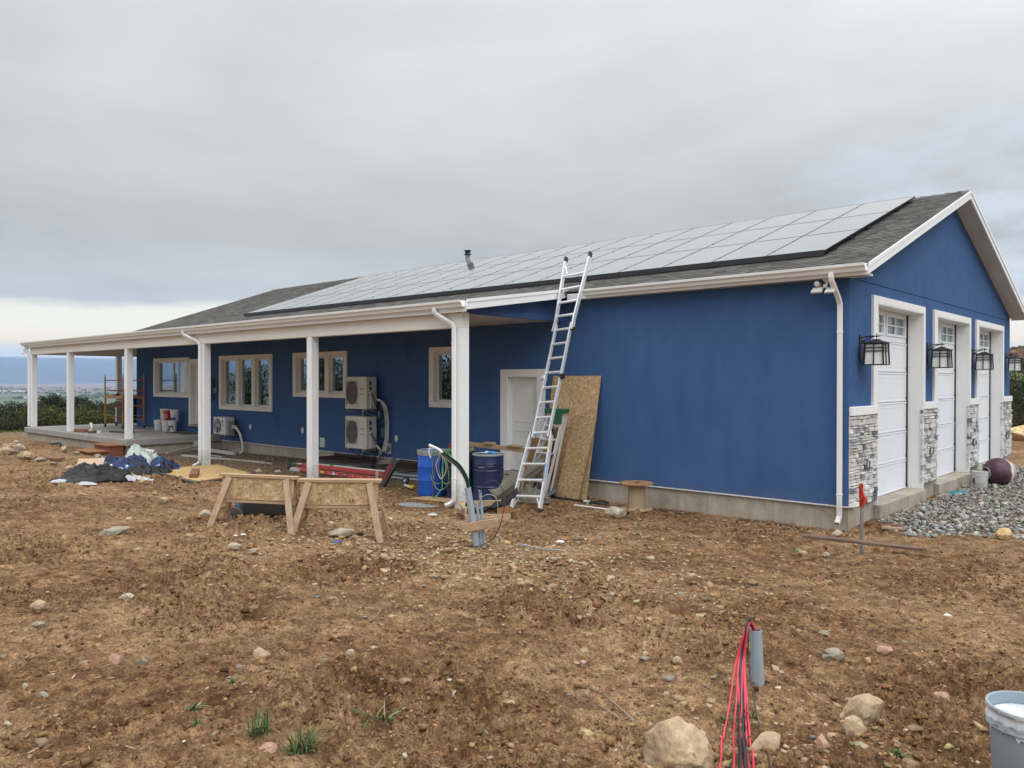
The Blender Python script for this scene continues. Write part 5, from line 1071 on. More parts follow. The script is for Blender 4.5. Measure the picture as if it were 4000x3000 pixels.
# ------------------------------------------------------------------ drums, cables, crate, conduits
def drum(x, y, z0, m, rimm, lab, open_=False, plastic=False, h=.88, r=.295):
    t = thing('drum', lab, 'drum', (x, y, z0), 'blue drums behind the corner post')
    if plastic: pr = [(0, 0), (r * .90, 0), (r * .965, .04), (r * .985, .10), (r * .985, .30), (r * 1.01, .32), (r * .985, .34), (r * .985, .56), (r * 1.01, .58), (r * .985, .60), (r * .975, .80), (r * .93, .865), (r * .90, .87)]
    else: pr = [(0, 0), (r, 0), (r + .008, .008), (r, .02), (r, .285), (r + .014, .30), (r, .315), (r, .575), (r + .014, .59), (r, .605), (r, .66), (r + .004, .67), (r, .68), (r, .70), (r + .004, .71), (r, .72), (r, .865)]
    pr = [(a_, z_ * 1.055) for a_, z_ in pr]; h *= 1.055
    part('body', MB().lathe(pr, (x, y, z0), 48, cap=False), m, t, smooth=True)
    part('lid', MB().lathe([(0, h - .03), (r * .9, h - .03), (r * .92, h - .012)], (x, y, z0), 48, cap=False), m, t, smooth=True)
    part('rim_band', MB().lathe([(r * .93, h - .025), (r * 1.03, h - .025), (r * 1.045, h - .01), (r * 1.03, h + .008), (r * .95, h + .010), (r * .93, h - .01)], (x, y, z0), 48, cap=False), rimm, t, smooth=True)
    if plastic: part('ring', MB().lathe([(r * .955, h - .09), (r * 1.0, h - .09), (r * 1.03, h - .03), (r * .95, h - .03)], (x, y, z0), 48, cap=False), rimm, t, smooth=True)
    return t
BD = mat('blue_hdpe', (.012, .10, .50), .24, vs=5, amt=.6, col2=(.02, .10, .46), spec=.4); ND = mat('navy_drum_paint', (.010, .018, .070), .28, vs=5, col2=(.016, .028, .09), spec=.6, dirt=.12); ND2 = mat('grimy_navy_paint', (.012, .022, .065), .5, vs=5, dirt=.7)
RIM = mat('grey_rim', (.42, .45, .46), .4, .3)
drum(-7.50, -2.05, -.36, BD, RIM, 'bright blue plastic drum with grey rim band, leftmost of the drums', plastic=True)
drum(-6.78, -1.92, -.36, ND2, ND2, 'grimy navy steel drum carrying the cable coils, half behind the post')
drum(-6.10, -1.86, -.36, ND, RIM, 'glossy navy steel drum with a pale rim, right of the post')
t = thing('spray_can', 'white and light blue can lying on the navy drum lid', 'can', (-6.0, -1.85, .57)); part('can_body', MB().lathe([(0, 0), (.032, 0), (.032, .15), (.015, .17), (0, .17)], (-6.02, -1.93, .60), 16, Matrix.Rotation(R(90), 3, 'Y'), cap=False), mat('pale_blue_print', (.08, .32, .62), .4), t, smooth=True)
part('cap', MB().lathe([(0, 0), (.030, 0), (.030, .07), (0, .07)], (-6.09, -1.93, .60), 16, Matrix.Rotation(R(90), 3, 'Y'), cap=False), VINYL, t, smooth=True)
part_o = [o for o in bpy.data.objects if o.name == 'drum.002'][0]; x_ = -6.10
part('pale_mark', MB().box((-6.05, -2.160, .325), (-5.93, -2.156, .345), Matrix.Rotation(R(22), 3, 'Z')), GALV, part_o)
# coils on the middle drum
ORC = mat('orange_red_cord', (.42, .045, .02), .5); GRC = mat('pale_green_cord', (.20, .36, .16), .5); RDC = mat('dull_red_cord', (.22, .06, .06), .5); CREAM = mat('cream_cord', (.6, .55, .42), .5)
rd = random.Random(3)
def coil(cx, cy, cz, r0, turns, rc, m, name, lab, base, hang=None, flat=.9):
    pts = [(cx + (r0 + rd.uniform(-.03, .03)) * math.cos(a), cy + (r0 * flat + rd.uniform(-.03, .03)) * math.sin(a), cz + .012 * (a / 6.28) + rd.uniform(-.004, .012)) for a in np.arange(0, turns * 6.283, .35)]
    return MB().tube(pts + (hang or []), rc, 6)
t = thing('cord_coil', 'orange-red cord coiled on top of the grimy drum', 'cord', (-6.8, -1.9, .57)); part('cord', coil(-6.84, -1.96, .60, .17, 9, .011, ORC, '', '', None), ORC, t, smooth='all')
t = thing('hose_coil', 'pale green hose draped in loops over the grimy drum', 'hose', (-6.9, -2.0, .53)); part('cord', coil(-6.80, -1.95, .585, .25, 4, .011, GRC, '', '', None), GRC, t, smooth='all')
def loop(cx, top_z, w, h, y, n=26, ph=0): return [(cx + w * math.sin(a) * (1 - .12 * math.cos(a)), y + .02 * math.sin(a * 3 + ph), top_z - h / 2 + h / 2 * math.cos(a)) for a in np.linspace(0, 6.283, n)]
k_ = 0
for (cx, tz, w, h, y) in ((-7.12, 0.60, .20, .66, -2.26), (-6.98, 0.61, .24, .78, -2.30), (-6.80, 0.59, .22, .62, -2.30), (-6.92, 0.55, .12, .50, -2.33)):
    part('hanging_loop', MB().tube(loop(cx, tz, w, h, y, ph=k_), .009, 6, False), GRC if k_ != 3 else CREAM, t, smooth='all'); k_ += 1
part('tail', MB().tube([(-6.92, -2.3, .3), (-6.90, -2.32, .0), (-6.86, -2.36, -.12), (-6.95, -2.42, -.26), (-7.05, -2.48, -.33)], .010, 6), GRC, t, smooth='all'); part('tail', MB().tube([(-7.1, -2.3, .5), (-7.12, -2.33, .1), (-7.14, -2.36, -.1), (-7.08, -2.4, -.32)], .009, 6), RDC, t, smooth='all')
# pale timber frame behind the drums
t = thing('timber_trestle', 'pale pine trestle standing behind the navy drum', 'trestle', (-6.1, -1.1, -.35)); 
part('rail', MB().bar((-7.2, -1.28, .66), (-5.62, -1.28, .62), .04, .09), PINE, t, bev=.003)
for x, y in ((-5.68, -1.42), (-5.68, -1.1), (-7.1, -1.42), (-7.1, -1.1)): part('leg', MB().bar((x, y, -.36), (x + (.0), -1.27, .60), .07, .035), PINEZ, t, bev=.003)
part('block', MB().box((-6.1, -1.34, .675), (-5.75, -1.22, .71)), PINE, t, bev=.003); part('block', MB().box((-6.75, -1.34, .69), (-6.5, -1.22, .73)), PINE, t, bev=.003)
# rolled tarpaulin
def crumple(cx, cy, rx, ry, h, seed, name, m, parent, z=None, nu_=46, amp=.5, sc=.16, rot=0, edge=.25, col=None, droop=0):
    rs_ = np.random.RandomState(seed); th_ = np.linspace(0, 2 * np.pi, nu_ * 2, endpoint=False); rr_ = np.linspace(0, 1, nu_ // 2)
    A, B = np.meshgrid(th_, rr_); ed = 1 + edge * (fbm(np.cos(A) * 1.5 + seed, np.sin(A) * 1.5, .6, 3, seed) - .5) * 2
    X = B * np.cos(A) * rx * ed; Y = B * np.sin(A) * ry * ed; c, s = math.cos(rot), math.sin(rot); X, Y = X * c - Y * s + cx, X * s + Y * c + cy
    qx, qy = X + .25 * sc * np.sin(Y / sc * 2.1 + seed), Y + .3 * sc * np.cos(X / sc * 1.7 + seed)
    f1 = fbm(qx + seed * 3.1, qy + X * .6, sc, 2, seed + 5, .5); f2 = fbm(qx * 1.0 - qy * .5 + seed, qy * .5, sc * .55, 2, seed + 9); f3 = fbm(X + seed, Y, sc * 2.4, 2, seed + 3)
    wr = 1 - np.minimum(1, np.abs(2 * f1 - 1) * 3.2); wr2 = 1 - np.minimum(1, np.abs(2 * f2 - 1) * 3.0)
    Z = h * ((1 - B ** 2) ** .8 * (.35 + 1.1 * f3) + (1 - B ** 4) * amp * (.60 * wr + .42 * wr2)) * .9 + .012
    Z = np.maximum(Z, .006) + (z if z is not None else Gs(X, Y))
    n = len(th_); P = np.stack([X.ravel(), Y.ravel(), Z.ravel()], 1); j, i = np.meshgrid(np.arange(len(rr_) - 1), np.arange(n), indexing='ij'); i2 = (i + 1) % n
    base = np.array(parent['_base']) if parent is not None else np.array([cx, cy, float(Gs(cx, cy))])
    me = np_mesh(name, P - base, np.stack([j * n + i, (j + 1) * n + i, (j + 1) * n + i2, j * n + i2], -1).reshape(-1, 4), True)
    o = mesh_obj(name, me, m, parent); 
    if parent is None: o.location = base
    sm = o.modifiers.new('t', 'SOLIDIFY'); sm.thickness = .006; return o
OLIVE = mat('olive_tarp', (.20, .185, .14), .8, vs=3, amt=.6, col2=(.14, .13, .10), bs=30, bstr=.4, dirt=.3)
t = thing('rolled_tarp', 'stiff olive grey roll of tarpaulin slumped between the drum and the ladder', 'tarpaulin', (-5.75, -1.6, -.35))
def roll(p0, p1, r0_, r1_, seed, flat=.65):
    p0, p1 = Vector(p0), Vector(p1); d = (p1 - p0).normalized(); a = d.cross(Vector((0, 0, 1))).normalized(); b = a.cross(d); P = []; n1, n2 = 34, 12
    for j in range(n2):
        q = j / (n2 - 1); c = p0.lerp(p1, q); r = r0_ + (r1_ - r0_) * q
        for i in range(n1): th_ = i / (n1 - 1) * 6.8; rr_ = r * (1 - .16 * (th_ / 6.8)) * (1 + .08 * math.sin(th_ * 3 + q * 5 + seed)); P.append(c + a * math.cos(th_) * rr_ * flat + b * math.sin(th_) * rr_)
    return MB().grid(P, n1, n2)
o = part('roll', roll((-5.92, -1.98, -.26), (-5.62, -.78, .34), .24, .12, 1), OLIVE, t, smooth='all'); o.modifiers.new('t', 'SOLIDIFY').thickness = .012
crumple(-5.45, -1.25, .32, .30, .34, 12, 'loose_fold', OLIVE, t, z=-.36)
t = thing('webbing_strap', 'grey ratchet strap tangled on the dirt behind the ladder feet', 'strap', (-5.2, -1.3, -.34)); part('webbing', MB().tube([(-5.5, -1.45, -.31), (-5.3, -1.5, -.29), (-5.1, -1.3, -.26), (-4.95, -1.4, -.31), (-5.2, -1.62, -.31), (-5.5, -1.7, -.31)], .014, 5), OLIVE, t, smooth='all')
part('buckle', MB().box((-5.12, -1.4, -.33), (-5.0, -1.3, -.22)), GALV, t, bev=.006)
# lumber crate with black cloth
def crate():
    c = Vector((-4.79, -3.28, -.34)); t = thing('lumber_crate', 'low crate nailed from pale two by fours in front of the navy drum', 'crate', c)
    R_ = Matrix.Rotation(R(52), 3, 'Z'); 
    def bx(lo, hi, m=PINE, nm='board'):
        mb = MB().box(lo, hi); mb.v = [tuple(c + R_ @ Vector(v)) for v in mb.v]; part(nm, mb, m, t, bev=.003)
    W_, D_ = .38, .31
    bx((-W_, -D_, .0), (W_, -D_ + .04, .12)); bx((-W_, D_ - .04, .13), (W_, D_, .26)); bx((-W_, -.02, .10), (W_, .02, .21))
    bx((-W_, -D_ + .041, .08), (-W_ + .04, D_ - .041, .20), PINEY); bx((W_ - .14, -.2, .20), (W_ - .02, D_ + .08, .24), PINEY); bx((-W_ - .03, -.24, .20), (-W_ + .08, D_, .24), PINEY); bx((-W_, -D_ + .045, -.02), (W_, -D_ + .16, .0))
    bx((W_ - .2, -D_ + .1, .10), (W_ + .02, -D_ + .30, .21), wood('split_log', (.28, .12, .05), (.45, .22, .10), 0), 'split_block')
crate()
cl = thing('black_cloth', 'black cloth sagging across the low lumber crate', 'cloth', (-4.4, -3.0, -.2)); mb = MB(); P = []; 
for j in range(12):
    for i in range(30):
        u, v = i / 29, j / 11; ctr = Vector((-4.92, -3.62, -.24)).lerp(Vector((-4.38, -2.93, -.10)), u); ctr.z += .20 * (2 * abs(u - .42)) ** 1.6 - .04 * math.sin(u * 9); ctr += Vector((-.7, .72, 0)) * (v - .5) * (.12 + .2 * u) ; ctr.z += .03 * math.sin(v * 9 + u * 6) + .02 * math.sin(u * 31 + v * 4); P.append(ctr)
mb.grid(P, 30, 12); o = part('cloth', mb, mat('black_fabric', (.012, .011, .014), .9, vs=20), cl, smooth='all'); o.modifiers.new('t', 'SOLIDIFY').thickness = .01
# conduit group
GPVC = mat('grey_pvc', (.27, .33, .38), .42, vs=2, amt=.5, col2=(.31, .37, .42), dirt=.12)
b = Vector((-2.58, -5.72, gz(-2.58, -5.72))); zt = b.z
t = thing('conduit_cluster', 'grey conduits sticking out of the dirt, the thick one with black cables', 'conduit', b)
RV = Vector((r_.x, r_.y, 0)); TV = -Vector((f_.x, f_.y, 0))
def cv(u, w, z): return b + RV * u + TV * w + Vector((0, 0, z))
part('thick_conduit', MB().tube([cv(.03, 0, -.2), cv(0, 0, .05), cv(-.10, 0, .70)], .042, 20), GPVC, t, smooth=True)
for u0, h_, w_ in ((.045, .50, -.05), (.085, .66, -.06)): part('thin_conduit', MB().tube([cv(u0 + .03, w_, -.2), cv(u0 + .01, w_, .2), cv(u0 - .035, w_, h_)], .018, 14), GPVC, t, smooth=True)
def bez(ps, n=30):
    ps = [Vector(p) for p in ps]; out = []
    for i in range(len(ps) - 1):
        p0, p1, p2, p3 = ps[max(i - 1, 0)], ps[i], ps[i + 1], ps[min(i + 2, len(ps) - 1)]
        for k in range(n // (len(ps) - 1) + 1):
            q = k / (n // (len(ps) - 1) + 1); out.append(.5 * ((2 * p1) + (-p0 + p2) * q + (2 * p0 - 5 * p1 + 4 * p2 - p3) * q * q + (-p0 + 3 * p1 - 3 * p2 + p3) * q ** 3))
    return out + [ps[-1]]
CU = [(-.09, .62), (-.10, .70), (-.13, .82), (-.22, .97), (-.34, 1.07), (-.44, 1.15)]
for k, (dx, dz, m, rc) in enumerate(((.0, .0, CAB, .013), (.014, .010, CAB, .013), (.024, .018, mat('green_wire', (.01, .16, .06), .4), .008), (-.014, -.014, VINYL, .009), (.004, -.012, CAB, .012))):
    part('cable', MB().tube(bez([cv(u + dx, .010 * (k - 2), z + dz) for u, z in CU]), rc, 8), m, t, smooth='all')
part('taped_end', MB().tube(bez([cv(-.42, 0, 1.135), cv(-.47, 0, 1.18), cv(-.53, 0, 1.21), cv(-.59, 0, 1.235)]), .019, 12), VINYL, t, smooth='all'); part('tape_tail', MB().tube(bez([cv(-.57, .03, 1.21), cv(-.585, .04, 1.15), cv(-.56, .04, 1.08)]), .007, 5), VINYL, t)
part('loose_wire', MB().tube(bez([cv(-.16, .12, -.02), cv(.05, .16, .0), cv(.24, .12, .10), (cv(.34, .1, .35)), cv(.36, .0, .62), cv(.24, -.05, .78), cv(.10, 0, .74), cv(.05, 0, .62)]), .0055, 5), CAB, t, smooth='all')
part('loose_wire', MB().tube(bez([cv(.04, .0, .45), cv(.08, .05, .58), cv(.18, .05, .62), cv(.27, .05, .55), cv(.28, .05, .3), cv(.30, .05, .05)]), .0055, 5), mat('grey_wire', (.25, .28, .32), .5), t, smooth='all')
for s_ in (-1, 1): single('brace_board', MB().bar(cv(-.19 + .02 * s_, .068 * s_, .205), cv(.27 + .02 * s_, .068 * s_, .275), .036, .105), PINE, 'pine board clamped in front of the grey conduits' if s_ > 0 else 'pine board clamped behind the grey conduits', 'board', cv(.04, .068 * s_, .24), 'boards bracing the conduits', bev=.003)
q = Vector((-1.75, -4.9, 0)); single('stray_wire', MB().tube(bez([(-2.2, -5.35, gz(-2.2, -5.35) + .03), (-1.95, -5.2, gz(-1.95, -5.2) + .02), (-1.75, -5.05, gz(-1.75, -5.05) + .03), (-1.7, -5.08, gz(-1.7, -5.08) + .03)]), .008, 8), MATS['grey_wire'], 'short bent grey tube lying right of the conduits', 'tube', (-1.7, -5.1, gz(-1.7, -5.1)), smooth='all')

# ------------------------------------------------------------------ sawhorses
def sawhorse():
    t = thing('sawhorse', '', 'sawhorse', (0, 0, 0), 'OSB-sided sawhorses in the yard')
    part('top_board', MB().box((-.56, -.075, .745), (.56, .075, .785)), PINE, t, bev=.004)
    part('panel', MB().box((-.52, -.052, .44), (.52, -.040, .743)), OSB, t); part('panel', MB().box((-.52, .040, .44), (.52, .052, .743)), OSB, t)
    part('beam', MB().box((-.50, -.019, .655), (.50, .019, .742)), PINE, t); part('bottom_rail', MB().box((-.55, -.048, .395), (.55, .048, .432)), PINE, t, bev=.004)
    for sx in (-1, 1):
        for sy in (-1, 1):
            part('leg', MB().bar((sx * .60, sy * .285, -.012), (sx * .41, sy * .078, .742), .088, .036, up=(0, sy * 1, .3)), PINEZ, t, bev=.003)
        part('spreader', MB().box((sx * .52 - .018, -.205, .24), (sx * .52 + .018, .205, .33)), PINEY, t, bev=.003)
    return t
sh = sawhorse(); sh2 = copy_tree(sh)
sh.location = (-4.83, -7.45, gz(-4.83, -7.45) + .0); sh.rotation_euler = (R(-1.5), R(2.2), R(40)); sh['label'] = 'left sawhorse, with the blue generator under it'
sh2.location = (-4.06, -6.72, gz(-4.06, -6.72) - .01); sh2.rotation_euler = (R(1), R(.6), R(43)); sh2['label'] = 'right sawhorse, nearer the conduits, with letters inked on its panel'
sh.scale = (.90, .95, .93); sh2.scale = (.95, .97, .96)
tx = textmb('EB', .07, .0006); part('inked_letters', xform(tx, Matrix.Translation((.17, -.0535, .50)) @ Matrix.Rotation(R(5), 4, 'Y')), mat('marker_ink', (.03, .03, .03), .7), sh2)
# blue wheeled generator/pump under it
def generator():
    c = Vector((-5.62, -6.92, gz(-5.6, -6.9))); t = thing('portable_compressor', 'blue framed portable compressor on a rubber wheel under the left sawhorse', 'compressor', c); R_ = Matrix.Rotation(R(48), 3, 'Z')
    BF_ = mat('teal_blue_frame', (.008, .11, .20), .4, vs=8)
    def L_(v): return c + R_ @ Vector(v)
    for y in (-.2, .2): part('frame', MB().tube([L_(p) for p in ((-.30, y, .42), (-.28, y, .13), (-.24, y, .09), (.36, y, .07), (.38, y, .12), (.38, y, .40), (.34, y, .46), (-.26, y, .46), (-.30, y, .42))], .017, 10), BF_, t, smooth='all')
    mb = MB().box((-.22, -.18, .12), (.33, .18, .40)); mb.v = [tuple(L_(v)) for v in mb.v]; part('motor_housing', mb, BLACKP, t, bev=.02)
    mb = MB().box((-.05, -.185, .10), (.12, -.175, .118)); mb.v = [tuple(L_(v)) for v in mb.v]; part('label', mb, mat('grey_cover', (.3, .31, .31), .5), t)
    for y in (-.25, .25):
        w = part('wheel', MB().lathe([(.03, -.028), (.10, -.03), (.125, -.022), (.132, 0), (.125, .022), (.10, .03), (.03, .028)], L_((-.33, y, .13)), 32, R_ @ Matrix.Rotation(R(90), 3, 'X'), cap=False), mat('muddy_rubber', (.10, .085, .07), .9, vs=12, amt=.5, col2=(.035, .032, .03)), t, smooth=True)
        spart('rim', MB().lathe([(0, -.02), (.065, -.026), (.075, -.02), (.075, .02), (.065, .026), (0, .02)], L_((-.33, y, .13)), 24, R_ @ Matrix.Rotation(R(90), 3, 'X'), cap=False), BF_, w, t)
    part('cord', MB().tube(bez([L_(p) for p in ((.38, 0, .3), (.50, -.05, .38), (.58, -.05, .28), (.55, 0, .16), (.42, .05, .14))]), .008, 6), CAB, t, smooth='all')
generator()
# things lying under the porch
OSBY = osb('osb_yellow', (1.12, 1.1, .85))
def flat_sheet(name, pts, th, m, lab, cat, grp=None):
    base = Vector(pts[0]); return single(name, MB().prism(pts, (0, 0, th)), m, lab, cat, base, grp)
single('buried_sheet', MB().prism([(-12.9, -5.05, -.14), (-11.15, -5.15, -.12), (-12.7, -3.15, -.25), (-15.1, -2.72, -.26), (-14.9, -4.2, -.22)], (0, 0, .03)), OSBY, 'weathered yellow OSB sheet lying on the dirt between the tarp pile and sawhorses', 'OSB sheet', (-13, -4, -.2))
single('garden_edging', MB().tube(bez([(-13.5, -5.0, -.13), (-12.3, -5.15, -.11), (-11.15, -5.2, -.12), (-11.6, -4.2, -.17), (-12.6, -3.1, -.24)]), .035, 8), BLACKP, 'black rubber strip along the near edge of the yellow OSB sheet', 'edging', (-12.5, -4.8, -.15), smooth='all')
single('lumber_offcut', MB().box((-13.0, -4.72, -.10), (-11.85, -4.55, -.03), Matrix.Rotation(R(-28), 3, 'Z')), REDW, 'short red-brown board lying on the yellow OSB sheet', 'board', (-12.5, -4.6, -.12), bev=.004)
single('lumber_offcut', MB().box((-8.95, -4.0, -.30), (-8.25, -3.6, -.16), Matrix.Rotation(R(30), 3, 'Z')), PINE, 'pale board end on the ground between the two sawhorses', 'board', (-8.6, -3.8, -.28), bev=.004)
crumple(-9.4, -3.1, .55, .35, .10, 91, 'plastic_wrap', mat('clear_wrap', (.45, .47, .48), .25, vs=10), None); tag(bpy.data.objects['plastic_wrap'], 'crumpled clear plastic wrap at the foot of the third porch post', 'plastic wrap')
# red fibreglass ladder on the ground
RFG = mat('red_fibreglass', (.48, .05, .05), .4, vs=6, amt=.7, col2=(.56, .10, .09), dirt=.25)
A_, B_ = Vector((-12.9, -1.72, -.27)), Vector((-9.55, -1.62, -.27)); t = thing('fibreglass_ladder', 'red fibreglass extension ladder lying on edge behind the third porch post', 'ladder', A_)
d = (B_ - A_).normalized(); s_ = Vector((d.y, -d.x, 0))
part('rail', MB().bar(A_ + s_ * .06 + Vector((0, 0, .02)), B_ + s_ * .06 + Vector((0, 0, .02)), .035, .09), RFG, t, bev=.004); part('rail', MB().bar(A_ - s_ * .04 + d * .12 + Vector((0, 0, .12)), B_ - s_ * .04 - d * .05 + Vector((0, 0, .14)), .035, .09), RFG, t, bev=.004)
for k in range(11): p = A_ + d * (.2 + k * .30); part('rung_end', MB().tube([p + s_ * .082 + Vector((0, 0, .02)), p + s_ * .09 + Vector((0, 0, .02))], .017, 10), ALU, t); 
for k in range(11): p = A_ + d * (.25 + k * .30); part('rung', MB().tube([p - s_ * .03 + Vector((0, 0, .11)), p - s_ * .45 + Vector((0, 0, .10))], .016, 8), ALU, t)
part('foot', MB().bar(A_ - d * .28 + s_ * .05, A_ + d * .15 + s_ * .05, .06, .09), ALU, t, bev=.004); part('foot', MB().bar(A_ - d * .33 + s_ * .05 - Vector((0, 0, .02)), A_ - d * .26 + s_ * .05 + Vector((0, 0, .08)), .08, .10), BLACKP, t, bev=.01)
part('hook', MB().bar(B_ - d * .18 + s_ * .085 + Vector((0, 0, -.06)), B_ - d * .18 + s_ * .085 + Vector((0, 0, .20)), .03, .05), ALU, t)
for a_, w_, m_ in ((1.02, .16, mat('sticker_yellow2', (.75, .62, .05), .4)), (1.5, .12, VINYL), (.8, .12, mat('sticker_cream', (.6, .58, .5), .4))): p = A_ + d * a_; part('sticker', MB().bar(p + s_ * .0785 + Vector((0, 0, .02)), p + d * w_ + s_ * .0785 + Vector((0, 0, .02)), .003, .055), m_, t)
lo = MB().lathe([(0, 0), (.075, 0), (.075, .003), (0, .003)], A_ + d * 2.0 + s_ * .078 + Vector((0, 0, .02)), 28, Matrix.Rotation(math.atan2(d.y, d.x), 3, 'Z') @ Matrix.Rotation(R(90), 3, 'X') @ Matrix.Diagonal((1, .48, 1)), cap=False); part('maker_badge', lo, mat('sticker_navy', (.03, .05, .18), .4), t)
part('badge_letters', xform(textmb('WERNER', .034, .001), Matrix.Translation(A_ + d * 2.0 + s_ * .083 + Vector((0, 0, .02)))), VINYL, t)
t = thing('painters_pole', 'white and green extension pole lying along the top of the red ladder', 'pole', (-13, -1.4, -.2)); part('tube', MB().tube([(-13.6, -1.42, -.20), (-11.7, -1.55, -.10), (-9.2, -1.62, -.06)], .018, 10), VINYL, t, smooth=True)
for a_, b_ in (((-13.66, -1.415, -.205), (-13.4, -1.435, -.19)), ((-11.75, -1.548, -.103), (-11.6, -1.557, -.098)), ((-9.42, -1.615, -.064), (-9.2, -1.62, -.06))): part('collar', MB().tube([a_, b_], .024, 10), mat('green_collar', (.03, .25, .10), .5), t)
# window wells
CORR = mat('corrugated_zinc', (.30, .33, .35), .4, .6, vs=8, col2=(.22, .25, .27)); RUST = mat('dark_brown_grate', (.035, .022, .018), .7, vs=12, amt=.5, col2=(.065, .04, .03))
def well(x0, x1, yo, zt, lab):
    t = thing('window_well', lab, 'window well', ((x0 + x1) / 2, -.05, -.4), 'corrugated window wells along the porch wall'); P = []; n1 = 40; zs = np.linspace(-.5, zt, 26)
    for zz in zs:
        for i in range(n1):
            a = math.pi * i / (n1 - 1); off = .018 * math.sin((zz) * 2 * math.pi / .085); ex = .45
            cx_, sx_ = math.cos(a), math.sin(a); P.append(((x0 + x1) / 2 - (abs(cx_) ** ex) * (1 if cx_ > 0 else -1) * ((x1 - x0) / 2 + off), -.03 - (sx_ ** ex) * (-yo + off), zz))
    o = part('corrugated_wall', MB().grid(P, n1, len(zs)), CORR, t, smooth='all'); o.modifiers.new('t', 'SOLIDIFY').thickness = .004
    c = [((x0 + x1) / 2 - (abs(math.cos(a)) ** .45) * (1 if math.cos(a) > 0 else -1) * ((x1 - x0) / 2 + .05), -.03 - (math.sin(a) ** .45) * (-yo + .05), zt + .012 + .05 * math.sin(a) * 0) for a in np.linspace(0, math.pi, 40)]
    part('cover', MB().prism(c, (0, 0, .025)), RUST, t, bev=.004); g = MB()
    for k in range(int((x1 - x0) / .09)): g.box((x0 + .05 + k * .09, yo * .93, zt + .0375), (x0 + .075 + k * .09, -.06, zt + .048))
    part('cover_ribs', g, RUST, t); part('cover_lip', MB().box((x0 - .02, -.05, zt + .038), (x1 + .02, -.035, zt + .12)), RUST, t)
well(-13.75, -11.95, -.92, -.13, 'left corrugated window well with brown cover, below the stacked outdoor units'); well(-10.95, -9.25, -.92, -.13, 'right corrugated window well with brown cover, left of the blue drum')
# padded black and red tool, caster, bits by the drum
t = thing('tool_case', 'black case with a red stripe tipped up in front of the second window well', 'case', (-8.95, -2.0, -.33)); Rr = Matrix.Rotation(R(25), 3, 'Y') @ Matrix.Rotation(R(-18), 3, 'X'); mb = MB().box((-9.06, -2.06, -.31), (-8.86, -1.98, .32), Rr, (-8.96, -2.02, -.05)); part('body', mb, BLACKP, t, bev=.02)
part('red_stripe', MB().box((-9.0, -2.068, -.2), (-8.92, -2.055, .22), Rr, (-8.96, -2.02, -.05)), mat('red_felt', (.22, .015, .015), .8), t)
t = thing('scrap_wheel', 'small black caster wheel on the dirt left of the blue drum', 'wheel', (-9.2, -1.35, -.33)); part('tyre', MB().lathe([(.04, -.03), (.09, -.03), (.10, 0), (.09, .03), (.04, .03)], (-8.92, -1.55, -.22), 24, Matrix.Rotation(R(70), 3, 'X'), cap=False), BLACKP, t, smooth=True); part('hub', MB().lathe([(0, -.02), (.04, -.03), (.04, .03), (0, .02)], (-8.92, -1.55, -.22), 16, Matrix.Rotation(R(70), 3, 'X'), cap=False), GALV, t)
single('timber_rail', MB().bar((-8.75, -1.25, -.27), (-7.6, -1.55, -.28), .09, .04), PINE, 'pale board on the dirt left of the blue drum', 'board', (-8.2, -1.4, -.28), bev=.003)
t = thing('caulk_tube', 'white and yellow tube lying left of the blue drum', 'tube', (-8.3, -1.8, -.3)); part('tube', MB().tube([(-8.75, -1.72, -.29), (-8.4, -1.86, -.29)], .03, 12), VINYL, t, smooth=True); part('yellow_tip', MB().tube([(-8.4, -1.86, -.29), (-8.26, -1.9, -.27), (-8.2, -1.93, -.25)], [.04, .035, .01], 10), MATS['sticker_yellow'], t)
single('plywood_offcut', MB().prism([(-7.35, -2.75, -.33), (-6.45, -2.55, -.33), (-6.6, -2.2, -.33), (-7.3, -2.35, -.33)], (0, 0, .016)), OSB, 'small OSB offcut on the dirt under the hanging hoses', 'OSB offcut', (-6.9, -2.5, -.33))
crumple(-6.62, -3.22, .42, .20, .05, 31, 'grey_pad', mat('grey_foam', (.24, .25, .24), .9, vs=10), None, amp=.2, rot=.6); tag(bpy.data.objects['grey_pad'], 'flat grey foam pad on the dirt left of the corner post', 'foam pad')
# white rails and downpipe pieces near the small unit
WR = mat('dusty_white_rail', (.52, .50, .46), .5, vs=8, dirt=.35)
single('trim_length', MB().bar((-20.2, -.95, -.22), (-17.95, -.70, -.27), .09, .10), WR, 'long white channel leaning against the foundation under the small unit', 'trim', (-19, -.8, -.3), bev=.004)
single('downspout_length', MB().bar((-18.9, -1.9, -.30), (-15.2, -1.30, -.31), .075, .055), WR, 'long white downspout length on the dirt with a crimped end', 'downspout', (-17, -1.6, -.3), bev=.004)
single('crimped_end', MB().bar((-15.19, -1.30, -.31), (-14.9, -1.25, -.31), .066, .048), mat('crimped_metal', (.45, .45, .45), .4, .4, vs=40), 'grey crimped coupling beyond the end of the white downspout length', 'coupling', (-15, -1.3, -.31), bev=.004)
single('trim_length', MB().bar((-18.7, -1.35, -.29), (-17.2, -1.55, -.25), .06, .02), WR, 'thin white slat crossing the white downspout length', 'trim', (-18, -1.4, -.3))
single('downspout_length', MB().bar((-19.55, -2.10, -.26), (-20.05, -.62, -.12), .08, .06), mat('grey_metal_trim', (.33, .33, .31), .5), 'grey downspout piece on the dirt against the porch foundation', 'downspout', (-19.9, -1.5, -.3), bev=.004)
single('grey_block', MB().box((-20.25, -.95, -.30), (-19.95, -.6, -.02), Matrix.Rotation(R(25), 3, 'Y')), mat('light_grey_block', (.40, .40, .38), .8), 'pale grey block leaning at the end of the grey downspout piece', 'block', (-20.1, -.8, -.3), bev=.006)
